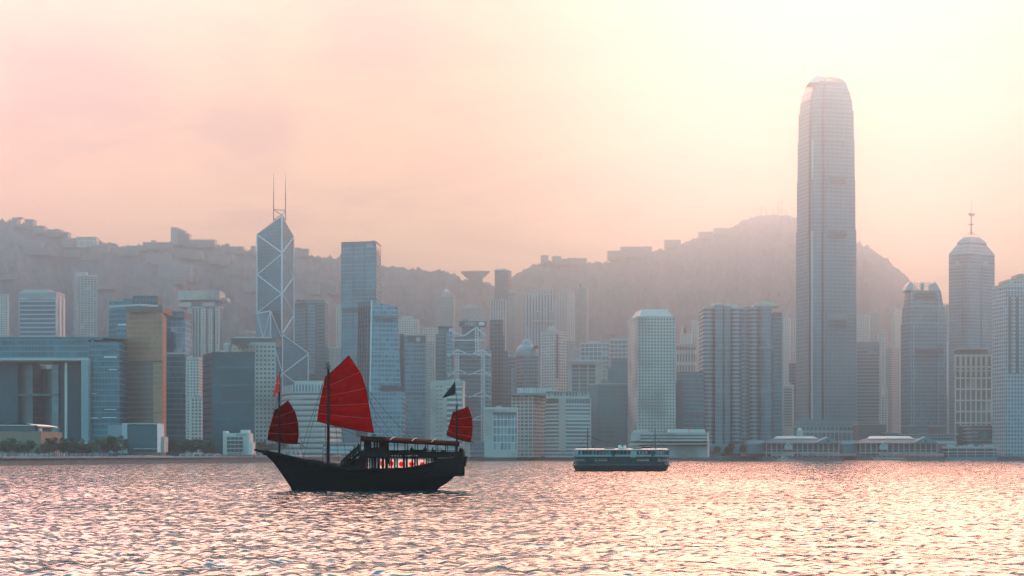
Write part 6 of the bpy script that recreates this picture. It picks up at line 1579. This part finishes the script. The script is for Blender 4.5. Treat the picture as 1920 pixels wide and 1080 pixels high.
def sail(luff, leech, mname, m, dy, belly, mast_side, battens):
    """luff / leech: edge points from head to foot in picture-zoom units; panels bulge between battens"""
    nu, nv = 26, 40
    def at(line, t):
        d = [0]
        for a, b in zip(line[:-1], line[1:]): d.append(d[-1] + math.hypot(b[0] - a[0], b[1] - a[1]))
        d = [v / d[-1] for v in d]; return (float(np.interp(t, d, [p[0] for p in line])), float(np.interp(t, d, [p[1] for p in line])))
    bt = [0.0] + battens + [1.0]
    def P(u, t, extra=0.0):
        a, b = at(luff, t), at(leech, t)
        i = max(k for k in range(len(bt) - 1) if bt[k] <= t + 1e-6); f = (t - bt[i]) / (bt[i + 1] - bt[i])
        bulge = math.sin(math.pi * f) * 0.10 + math.sin(math.pi * u) * belly
        sag = math.sin(math.pi * u) * 5 * (1 if t < 0.98 else 1.6)
        return J(a[0] + (b[0] - a[0]) * u, a[1] + (b[1] - a[1]) * u + sag * t, dy + bulge + extra + 0.03 * math.sin(9 * u + 5 * t))
    mb = MB(); mb.grid([[P(iu / nu, it / nv) for iu in range(nu + 1)] for it in range(nv + 1)]); s = mb.build('sail', m, junk)
    for t in battens:
        mb = MB(); pts = [P(k / 12, t, -0.05) for k in range(13)]
        e0, e1 = Vector(pts[1]) - Vector(pts[0]), Vector(pts[-1]) - Vector(pts[-2])
        pts = [tuple(Vector(pts[0]) - e0.normalized() * 0.12)] + pts + [tuple(Vector(pts[-1]) + e1.normalized() * 0.24)]
        mb.path(pts, 0.034, 5); mb.build('batten', mat('batten_red', (0.34, 0.05, 0.035), 0.6), s)
    for t, nm in ((0.0, 'yard'), (1.0, 'boom')):
        mb = MB(); mb.path([P(k / 12, t, -0.04) for k in range(13)], 0.045, 6); mb.build(nm, M_hull, s)
    return s


sail([(597, 190), (575, 290), (552, 400), (545, 460), (538, 520)], [(778, 25), (868, 160), (905, 272), (925, 380), (943, 490), (966, 606)], 'main', M_sail, -0.02, 0.55, 1, [0.24, 0.45, 0.64, 0.82])
sail([(217, 440), (200, 500), (183, 560), (172, 610), (165, 655)], [(322, 365), (375, 450), (397, 537), (401, 626), (390, 690)], 'fore', M_sail2, -0.02, 0.35, 1, [0.26, 0.52, 0.78])
sail([(1555, 455), (1535, 520), (1520, 575), (1508, 621)], [(1672, 412), (1700, 490), (1705, 560), (1700, 630), (1690, 675)], 'aft', M_sail3, -0.02, 0.3, 1, [0.3, 0.58, 0.84])
mb = MB(); mb.tube(J(1560, 640), J(1716, 677), 0.05); mb.build('boom_spar', M_hull, junk)
mb = MB(); mb.tube(J(370, 683), J(410, 686), 0.05); mb.build('boom_spar', M_hull, junk)
# flags
def flag(pts_a, pts_b, m, name, wav=0.12):
    mb = MB(); n = 12; rows = []
    for i in range(n + 1):
        t = i / n; a = (pts_a[0][0] + (pts_a[1][0] - pts_a[0][0]) * t, pts_a[0][1] + (pts_a[1][1] - pts_a[0][1]) * t); b = (pts_b[0][0] + (pts_b[1][0] - pts_b[0][0]) * t, pts_b[0][1] + (pts_b[1][1] - pts_b[0][1]) * t)
        rows.append([J(a[0] + (b[0] - a[0]) * s_, a[1] + (b[1] - a[1]) * s_, -0.25 + wav * math.sin(5 * s_ + 4 * t) * s_) for s_ in np.linspace(0, 1, 8)])
    mb.grid(rows); return mb.build(name, m, junk)
mf = bpy.data.materials.new('flag_cloth'); mf.use_nodes = True; t_ = mf.node_tree; b_ = t_.nodes['Principled BSDF']; co = t_.nodes.new('ShaderNodeTexCoord'); vo = t_.nodes.new('ShaderNodeTexVoronoi'); vo.inputs['Scale'].default_value = 2.6
t_.links.new(co.outputs['Object'], vo.inputs['Vector']); t_.links.new(nmix(t_, nramp(t_, vo.outputs['Distance'], 0.2, 0.34), (0.95, 0.30, 0.16), (0.70, 0.02, 0.02)), b_.inputs['Base Color']); b_.inputs['Roughness'].default_value = 0.8
flag([(261, 152), (262, 312)], [(238, 205), (206, 342)], mf, 'flag', 0.2)
M_blackflag = mat('black_cloth', (0.012, 0.010, 0.010), 0.9)
flag([(1572, 225), (1578, 316)], [(1476, 346), (1474, 348)], M_blackflag, 'pennant', 0.1)
# rigging
for k, (a, b_) in enumerate((((915, 276), (1240, 640)), ((940, 384), (1128, 640)), ((905, 275), (950, 400)), ((945, 490), (1075, 632)), ((905, 270), (1000, 530)), ((590, 215), (425, 815)), ((590, 215), (470, 590)), ((470, 590), (375, 815)), ((640, 550), (690, 560)), ((660, 552), (880, 632)), ((725, 560), (762, 795)), ((680, 556), (695, 815)), ((322, 685), (350, 805)), ((345, 688), (385, 815)),
                                 ((196, 665), (185, 720)), ((410, 690), (440, 800)), ((410, 640), (450, 720)), ((257, 320), (210, 445)), ((1632, 660), (1637, 750)), ((1590, 395), (1550, 460)), ((600, 560), (585, 805)), ((400, 680), (445, 715)), ((210, 670), (190, 745)))):
    sagy = 14 if k in (0, 1, 3) else 4
    mb = MB(); mb.path([J(a[0] + (b_[0] - a[0]) * t, a[1] + (b_[1] - a[1]) * t + sagy * math.sin(math.pi * t), -0.2 + 0.8 * (t if k % 2 else -t)) for t in np.linspace(0, 1, 9)], 0.028, 4); mb.build('rigging_line', M_rope, junk)


# ------------------------------------------------------------------ people (skin grown on a posed skeleton)
def person(loc, label, joints, h=1.7, cloth=(0.015, 0.015, 0.018), skin=(0.30, 0.19, 0.14), turn=0.0, hair=(0.012, 0.01, 0.01)):
    """joints: name -> (x forward, y left, z up) in metres for a figure of height h; one skinned body, hair and clothing as children"""
    root = thing('person', label, 'person', loc); root.rotation_euler = (0, 0, turn)
    J0 = joints; names = list(J0); idx = {n: i for i, n in enumerate(names)}
    rad = dict(pelvis=0.15, waist=0.135, chest=0.165, neck=0.06, head=0.088, crown=0.08, ls=0.075, rs=0.075, le=0.05, re=0.05, lw=0.035, rw=0.035, lhand=0.04, rhand=0.04, lh=0.095, rh=0.095, lk=0.065, rk=0.065, la=0.045, ra=0.045, lt=0.04, rt=0.04)
    E = [('pelvis', 'waist'), ('waist', 'chest'), ('chest', 'neck'), ('neck', 'head'), ('head', 'crown'), ('chest', 'ls'), ('ls', 'le'), ('le', 'lw'), ('lw', 'lhand'), ('chest', 'rs'), ('rs', 're'), ('re', 'rw'), ('rw', 'rhand'), ('pelvis', 'lh'), ('lh', 'lk'), ('lk', 'la'), ('la', 'lt'), ('pelvis', 'rh'), ('rh', 'rk'), ('rk', 'ra'), ('ra', 'rt')]
    V = [J0[n] for n in names]; ED = [(idx[a], idx[b]) for a, b in E]; RR = [rad[n] for n in names]
    for side in ('l', 'r'):
        if side + 'hand' not in J0: continue
        hnd = Vector(J0[side + 'hand']); d = (hnd - Vector(J0[side + 'w'])).normalized(); a = d.orthogonal().normalized()
        for q_ in range(5):
            root_i = len(V); off = a * (0.026 * (q_ - 1.5)) if q_ < 4 else a * -0.05
            V.append(tuple(hnd + off + d * (0.05 if q_ < 4 else 0.0))); V.append(tuple(hnd + off * (1.1 if q_ < 4 else 1.3) + d * (0.10 + 0.01 * (q_ % 3) if q_ < 4 else 0.05) + Vector((0, 0, -0.012))))
            RR += [0.009, 0.008]; ED += [(idx[side + 'hand'], root_i), (root_i, root_i + 1)]
    me = bpy.data.meshes.new('body'); me.from_pydata([(x, y, z) for x, y, z in V], ED, [])
    o = bpy.data.objects.new('body', me); col.objects.link(o); o.parent = root
    m = o.modifiers.new('skin', 'SKIN'); sv = me.skin_vertices
    if len(sv) == 0:
        me.attributes.new if False else None
    for i, v in enumerate(me.skin_vertices[0].data): v.radius = (RR[i], RR[i])
    me.skin_vertices[0].data[idx['pelvis']].use_root = True
    s_ = o.modifiers.new('sub', 'SUBSURF'); s_.levels = 1; s_.render_levels = 1
    me.materials.append(mat('clothing', cloth, 0.85))
    c = Vector(J0['head']).lerp(Vector(J0['crown']), 0.5)
    mb = MB(); lw = wloc(root)
    mb.lathe((c.x - 0.01, c.y, c.z - 0.01), [(0.098, -0.02), (0.102, 0.03), (0.085, 0.085), (0.045, 0.115), (0, 0.122)], 12); mb.build('hair', mat('hair', hair, 0.7), root, origin=(0, 0, 0))
    mb = MB(); f = 0.085
    mb.lathe((c.x + f, c.y, c.z - 0.03), [(0.0, -0.03), (0.016, -0.012), (0.012, 0.02), (0, 0.03)], 6); mb.build('nose', mat('skin', skin, 0.6), root, origin=(0, 0, 0))
    mb = MB(); mb.lathe((0, 0, 0), [(0.0, 0)], 3) if False else None
    for sy in (-1, 1): mb.lathe((c.x + 0.078, c.y + sy * 0.032, c.z), [(0, -0.01), (0.011, 0), (0, 0.01)], 6)
    mb.build('eyes', M_dark, root, origin=(0, 0, 0))
    return root


def stand(**kw):
    j = dict(pelvis=(0, 0, 0.92), waist=(0, 0, 1.06), chest=(0, 0, 1.28), neck=(0, 0, 1.45), head=(0.02, 0, 1.55), crown=(0.01, 0, 1.64), ls=(0, 0.18, 1.38), rs=(0, -0.18, 1.38), le=(0.03, 0.24, 1.12), re=(0.03, -0.24, 1.12), lw=(0.14, 0.22, 0.92), rw=(0.14, -0.22, 0.92), lhand=(0.18, 0.2, 0.86), rhand=(0.18, -0.2, 0.86), lh=(0, 0.1, 0.86), rh=(0, -0.1, 0.86), lk=(0.04, 0.1, 0.48), rk=(0.02, -0.1, 0.48), la=(0, 0.1, 0.07), ra=(-0.03, -0.1, 0.07), lt=(0.16, 0.11, 0.03), rt=(0.13, -0.11, 0.03))
    j.update(kw); return j
def sitting():
    return stand(pelvis=(0, 0, 0.5), waist=(-0.03, 0, 0.64), chest=(-0.04, 0, 0.86), neck=(-0.02, 0, 1.03), head=(0.01, 0, 1.12), crown=(0.0, 0, 1.21), ls=(-0.03, 0.18, 0.96), rs=(-0.03, -0.18, 0.96), le=(0.04, 0.23, 0.72), re=(0.04, -0.23, 0.72), lw=(0.24, 0.16, 0.62), rw=(0.24, -0.16, 0.62), lhand=(0.3, 0.13, 0.6), rhand=(0.3, -0.13, 0.6), lh=(0.05, 0.1, 0.48), rh=(0.05, -0.1, 0.48), lk=(0.44, 0.12, 0.48), rk=(0.44, -0.12, 0.48), la=(0.42, 0.12, 0.07), ra=(0.42, -0.12, 0.07), lt=(0.56, 0.12, 0.03), rt=(0.56, -0.12, 0.03))
FL = jz(782)                                   # upper deck floor
person((jx(858), YJ - 1.4, jz(752) - 0.55), 'stocky person in dark clothes standing at the head of the junk stair', stand(re=(0.20, -0.26, 1.18), rw=(0.34, -0.22, 1.06), rhand=(0.40, -0.2, 1.03), chest=(0.02, 0, 1.28)), turn=math.pi, cloth=(0.02, 0.018, 0.02))
person((jx(826), YJ - 1.4, jz(770) - 0.62), 'person in dark clothes coming down the junk stair behind another', stand(lk=(0.16, 0.1, 0.52), la=(0.12, 0.1, 0.16), lt=(0.26, 0.1, 0.1), le=(0.16, 0.25, 1.16), lw=(0.33, 0.25, 1.04), lhand=(0.4, 0.24, 1.02)), turn=math.pi, cloth=(0.012, 0.012, 0.014))
person((jx(768), YJ - 1.4, jz(846) - 0.25), 'person sitting low on the junk stair steps', sitting(), turn=math.pi, cloth=(0.02, 0.02, 0.025))
person((jx(1350), YJ - 0.7, FL), 'passenger in a light shirt sitting under the junk awning, near its middle', sitting(), turn=math.pi * 0.6, cloth=(0.10, 0.10, 0.11))
person((jx(1245), YJ + 0.9, FL), 'passenger in dark clothes sitting under the junk awning, nearest the wheelhouse', sitting(), turn=math.pi * 0.5)
person((jx(1408), YJ - 0.9, FL - 0.12), 'passenger bent forward on the aft bench under the junk awning', sitting(), turn=math.pi * 0.9, cloth=(0.03, 0.03, 0.035))
person((jx(1076), YJ - 0.6, jz(884)), 'person standing inside the lower cabin window of the junk', stand(), turn=math.pi * 0.5, cloth=(0.02, 0.02, 0.022))

# ------------------------------------------------------------------ the double-ended ferry
YF = 430.0
def fx(zx): return (1060 + zx / 9.143 - 960) / FPX * YF
def fz(zy): return CH + (HZ - (790 + zy / 9.143)) / FPX * YF
def Fp(zx, zy, dy=0.0): return (fx(zx), YF + dy, fz(zy))
ferry = thing('ferry', 'small dark green double-deck ferry with pale upper deck, funnel and two masts', 'ferry', (fx(950), YF, 0))
M_fh = mat('ferry_green', (0.004, 0.020, 0.024), 0.5, var=0.3)
M_fu = mat('ferry_pale', (0.20, 0.245, 0.245), 0.5, var=0.2)
M_fr = mat('ferry_roof', (0.50, 0.46, 0.42), 0.4, spec=0.5)
def hullF(zy):
    return (np.interp(zy, [690, 745, 845, 900], [148, 128, 172, 200]), np.interp(zy, [690, 735, 830, 900], [1770, 1792, 1745, 1715]))
rowsL, rowsR = [], []
for zy in (900, 850, 800, 750, 720, 700, 690):
    a, c = hullF(zy); ra, rb = [], []
    for u in np.linspace(0, 1, 41):
        e = min(u, 1 - u) * 2; b = 4.3 * min(1, (e / 0.42)) ** 0.55 * np.interp(zy, [690, 745, 850, 900], [1, 1, 0.86, 0.75]); sheer = -10 * (1 - e) ** 2 if zy <= 700 else 0
        ra.append(Fp(a + (c - a) * u, zy + sheer, -b)); rb.append(Fp(a + (c - a) * u, zy + sheer, b))
    rowsL.append(ra); rowsR.append(rb)
mb = MB(); mb.grid(rowsL[::-1]); mb.grid(rowsR); mb.grid([[p, q_] for p, q_ in zip(rowsL[-1], rowsR[-1])], sm=False); mb.grid([[q_, p] for p, q_ in zip(rowsL[0], rowsR[0])], sm=False); mb.build('hull', M_fh, ferry)
for rows in (rowsL, rowsR):
    mb = MB(); mb.path(rows[3], 0.22, 6); mb.build('fender', M_dark, ferry)
mb = MB(); mb.box(fx(1690), fx(1760), YF - 2.4, YF - 2.0, fz(745), fz(700)); mb.build('end_ramp', mat('ramp_grey', (0.2, 0.19, 0.19), 0.6), ferry)
# main deck: solid casing in the middle, open bays
for s_ in (-3.9, 3.9):
    for a, c, y0, y1 in ((160, 1755, 618, 640), (330, 370, 640, 705), (385, 490, 640, 705), (735, 865, 640, 705), (890, 1060, 640, 705), (1085, 1205, 640, 705), (1450, 1560, 640, 700), (160, 1760, 698, 706)):
        mb = MB(); e = 0.9 if (a < 200 or c > 1700) else 0; mb.box(fx(a + (40 if e else 0)), fx(c - (40 if e else 0)), YF + s_ - 0.1, YF + s_ + 0.1, fz(y1), fz(y0)); mb.build('main_deck_wall', M_fh, ferry)
    for zx in (172, 250, 312, 330, 345, 565, 620, 680, 1258, 1310, 1362, 1412, 1565, 1600, 1616, 1680, 1750):
        e = 1.9 if (zx < 260 or zx > 1660) else 0.5 if zx < 320 or zx > 1590 else 0; mb = MB(); mb.tube(Fp(zx, 705, s_ - math.copysign(e, s_)), Fp(zx, 625, s_ - math.copysign(e, s_)), 0.075, 0.075, 6); mb.build('deck_post', M_fu, ferry)
    for a, c in ((500, 730), (1215, 1440)):
        mb = MB(); mb.tube(Fp(a, 655, s_), Fp(c, 652, s_), 0.05, 0.05, 5)
        for k in range(8): mb.box(fx(a + (c - a) * k / 8 + 6), fx(a + (c - a) * k / 8 + 22), YF + s_ * 0.6 - 0.2, YF + s_ * 0.6 + 0.2, fz(700), fz(686 - 3 * (k % 3)))
        mb.build('seat_row', M_fh, ferry)
mb = MB(); mb.box(fx(860), fx(1092), YF - 1.3, YF + 1.3, fz(700), fz(640)); mb.build('engine_casing', M_fh, ferry)
# upper deck
def plan(zx0, zx1, b, tipf=0.55):
    w_ = (zx1 - zx0) * 0.07
    return [(fx(zx0), YF - b * tipf), (fx(zx0 + w_), YF - b), (fx(zx1 - w_), YF - b), (fx(zx1), YF - b * tipf), (fx(zx1), YF + b * tipf), (fx(zx1 - w_), YF + b), (fx(zx0 + w_), YF + b), (fx(zx0), YF + b * tipf)]
mb = MB(); mb.prism(plan(150, 1762, 4.3), fz(622), fz(604), 0, 0, bottom=True); mb.build('upper_floor', M_fh, ferry)
mb = MB(); mb.prism(plan(152, 1760, 4.5), fz(500), fz(482), 0, 0, bottom=True); mb.build('fascia', M_fu, ferry)
mb = MB(); A = plan(150, 1762, 4.6); B = plan(190, 1722, 2.6); mb.prism(A, fz(481.5), fz(468), 0, 0, poly1=B); mb.build('roof', M_fr, ferry)
wins = [(215, 246), (280, 330), (342, 385), (400, 446), (470, 502), (524, 562), (578, 620), (640, 672), (694, 726)]
wins2 = [(780, 860), (870, 905), (915, 975), (985, 1036), (1050, 1088), (1210, 1262), (1275, 1320), (1335, 1385), (1395, 1440), (1452, 1500), (1545, 1585), (1598, 1632), (1645, 1680), (1694, 1718), (1728, 1748)]
for s_ in (-4.2, 4.2):
    edges = [160] + [v for a in wins + wins2 for v in a] + [1755]
    for a, c in zip(edges[0::2], edges[1::2]):
        mb = MB(); mb.box(fx(a), fx(c), YF + s_ - 0.08, YF + s_ + 0.08, fz(572), fz(500)); mb.build('window_post', M_fu, ferry)
    mb = MB(); mb.box(fx(160), fx(1755), YF + s_ - 0.08, YF + s_ + 0.08, fz(606), fz(568)); mb.build('side_wall', M_fu, ferry)
    mb = MB()
    for k in range(36):
        zx = 205 + 43 * k
        if 740 < zx < 830 or 1085 < zx < 1190 or 1440 < zx < 1530: continue
        pts = [Fp(zx + 20 * math.cos(t), 604 - 24 * math.sin(t), s_ - math.copysign(0.1, -s_) * -1 if s_ < 0 else s_ + 0.1) for t in np.linspace(0, math.pi, 7)]
        mb.path(pts, 0.05, 4)
    mb.build('scallop_trim', M_fh, ferry)
    # curved dark corner brackets and folded gate panels amidships
    for zx, sg in ((790, 1), (1490, -1)):
        mb = MB(); y_ = YF + s_ + (0.1 if s_ > 0 else -0.1)
        pts = [(fx(zx - sg * 42), fz(512))] + [(fx(zx - sg * 42 + sg * 80 * (1 - math.cos(t))), fz(512 + 92 * math.sin(t))) for t in np.linspace(0, math.pi / 2, 8)] + [(fx(zx + sg * 40), fz(512))]
        pp = [(x, y_, z) for x, z in pts]; mb.face(pp if s_ * sg > 0 else pp[::-1]); mb.build('corner_bracket', M_fh, ferry)
    for k in range(4):
        mb = MB(); mb.box(fx(1096 + 24 * k), fx(1115 + 24 * k), YF + s_ * 1.03 - 0.05, YF + s_ * 1.03 + 0.05, fz(620), fz(500)); mb.build('gate_panel', mat('gate_white', (0.26, 0.29, 0.29), 0.6), ferry)
for zx in (150, 1756):
    mb = MB(); mb.box(fx(zx), fx(zx) + 0.2, YF - 2.3, YF + 2.3, fz(606), fz(500)); mb.build('end_wall', M_fu, ferry)
for zx in (400, 640, 900, 1150, 1400):
    mb = MB(); mb.box(fx(zx), fx(zx) + 0.9, YF - 3.0, YF + 3.0, fz(606), fz(555)); mb.build('bench', M_fh, ferry)
mb = MB(); mb.box(fx(760), fx(1040), YF - 1.2, YF + 1.2, fz(606), fz(500)); mb.build('stair_casing', M_fh, ferry)
for s_ in (-4.2, 4.2):
    for (a, c) in wins + wins2:
        mb = MB(); y0_, y1_ = YF + s_ - 0.12, YF + s_ + 0.12; d_ = 5
        for (xa, xb, za, zb) in ((a - 2, c + 2, 500, 510), (a - 2, c + 2, 562, 573), (a - 2, a + d_, 510, 562), (c - d_, c + 2, 510, 562)): mb.box(fx(xa), fx(xb), y0_, y1_, fz(zb), fz(za))
        mb.build('window_frame', M_dark, ferry)
for (a, c) in ((225, 250), (290, 318), (352, 372), (402, 440), (474, 505), (545, 580), (655, 664), (1220, 1250), (1290, 1312), (1400, 1500), (1560, 1575), (1610, 1625), (1660, 1672), (1700, 1745), (790, 1045)):
    mb = MB(); mb.box(fx(a), fx(c), YF - 0.3, YF + 0.3, fz(606), fz(500 if c - a > 30 else 520)); mb.build('shade_backing', M_dark, ferry)  # dark blocks added behind the windows to stand in for interior shade
# roof gear
mb = MB(); mb.lathe((fx(975), YF, fz(466)), [(1.1, 0), (1.1, fz(440) - fz(466)), (1.15, fz(438) - fz(466)), (1.15, fz(408) - fz(466))], 18); mb.build('funnel', mat('funnel_white', (0.5, 0.5, 0.48), 0.5), ferry)
mb = MB(); mb.lathe((fx(975), YF, fz(406)), [(1.16, 0), (1.16, fz(376) - fz(406)), (0.9, fz(375) - fz(406)), (0.85, 0.1)], 18); mb.build('funnel_cap', M_dark, ferry)
mb = MB(); mb.lathe((fx(975), YF - 1.14, fz(423)), [(0.01, 0.05), (0.26, 0.05), (0.26, 0)], 12, axis='y'); mb.build('funnel_emblem', M_dark, ferry)
def raft(zx0, zx1, zy0, zy1, m, dy, nm):
    mb = MB(); L_ = fx(zx1) - fx(zx0); n = 10; P = []
    for i in range(n + 1):
        t = i / n; hw = 0.9 * math.sin(math.pi * min(max(t, 0.04), 0.96)) ** 0.5; x = fx(zx0) + L_ * t
        P.append([(x, YF + dy + hw * math.cos(a), fz(zy1) + (fz(zy0) - fz(zy1)) * (0.5 + 0.5 * math.sin(a))) for a in np.linspace(0, 2 * math.pi, 11)])
    mb.grid([r[::-1] for r in P]); mb.build(nm, m, ferry)
raft(485, 645, 438, 470, M_fh, 1.0, 'life_raft'); raft(650, 838, 452, 484, M_fh, -2.6, 'life_raft'); raft(900, 1045, 452, 484, M_fu, -2.6, 'life_boat'); raft(1120, 1300, 450, 482, M_fh, -2.6, 'life_boat'); raft(1340, 1475, 430, 468, M_fh, 0.6, 'life_boat')
mb = MB(); mb.box(fx(1300), fx(1345), YF - 0.6, YF + 0.6, fz(464), fz(440)); mb.build('roof_locker', M_fh, ferry); mb = MB(); mb.box(fx(1545), fx(1572), YF - 0.5, YF + 0.5, fz(480), fz(458)); mb.build('roof_locker', M_dark, ferry)
for zx, zt in ((381, 110), (1540, 120)):
    mb = MB(); mb.tube(Fp(zx, 470), Fp(zx, 340), 0.22, 0.18, 8); mb.tube(Fp(zx, 340), Fp(zx, zt), 0.16, 0.08, 8); mb.build('mast', M_dark, ferry)
    mb = MB(); mb.tube(Fp(zx - 34, 238), Fp(zx + 28, 238), 0.05); mb.lathe(Fp(zx - 4, 226), [(0, 0), (0.16, 0.1), (0.16, 0.35), (0, 0.45)], 8); mb.lathe(Fp(zx, 338), [(0, 0), (0.16, 0.1), (0.16, 0.35), (0, 0.45)], 8); mb.build('mast_light', M_dark, ferry)
for a, b_, sg in (((378, 255), (190, 478), 0), ((390, 255), (480, 445), 0), ((1538, 265), (1460, 430), 0), ((1545, 260), (1705, 445), 0), ((385, 240), (975, 376), 45), ((975, 376), (1535, 245), 20)):
    mb = MB(); mb.path([Fp(a[0] + (b_[0] - a[0]) * t, a[1] + (b_[1] - a[1]) * t + sg * math.sin(math.pi * t)) for t in np.linspace(0, 1, 9)], 0.05, 4); mb.build('stay', M_rope, ferry)
person((fx(1640), YF - 1.0, fz(690)), 'deckhand in dark clothes standing at the open end of the ferry', stand(), turn=0.3)
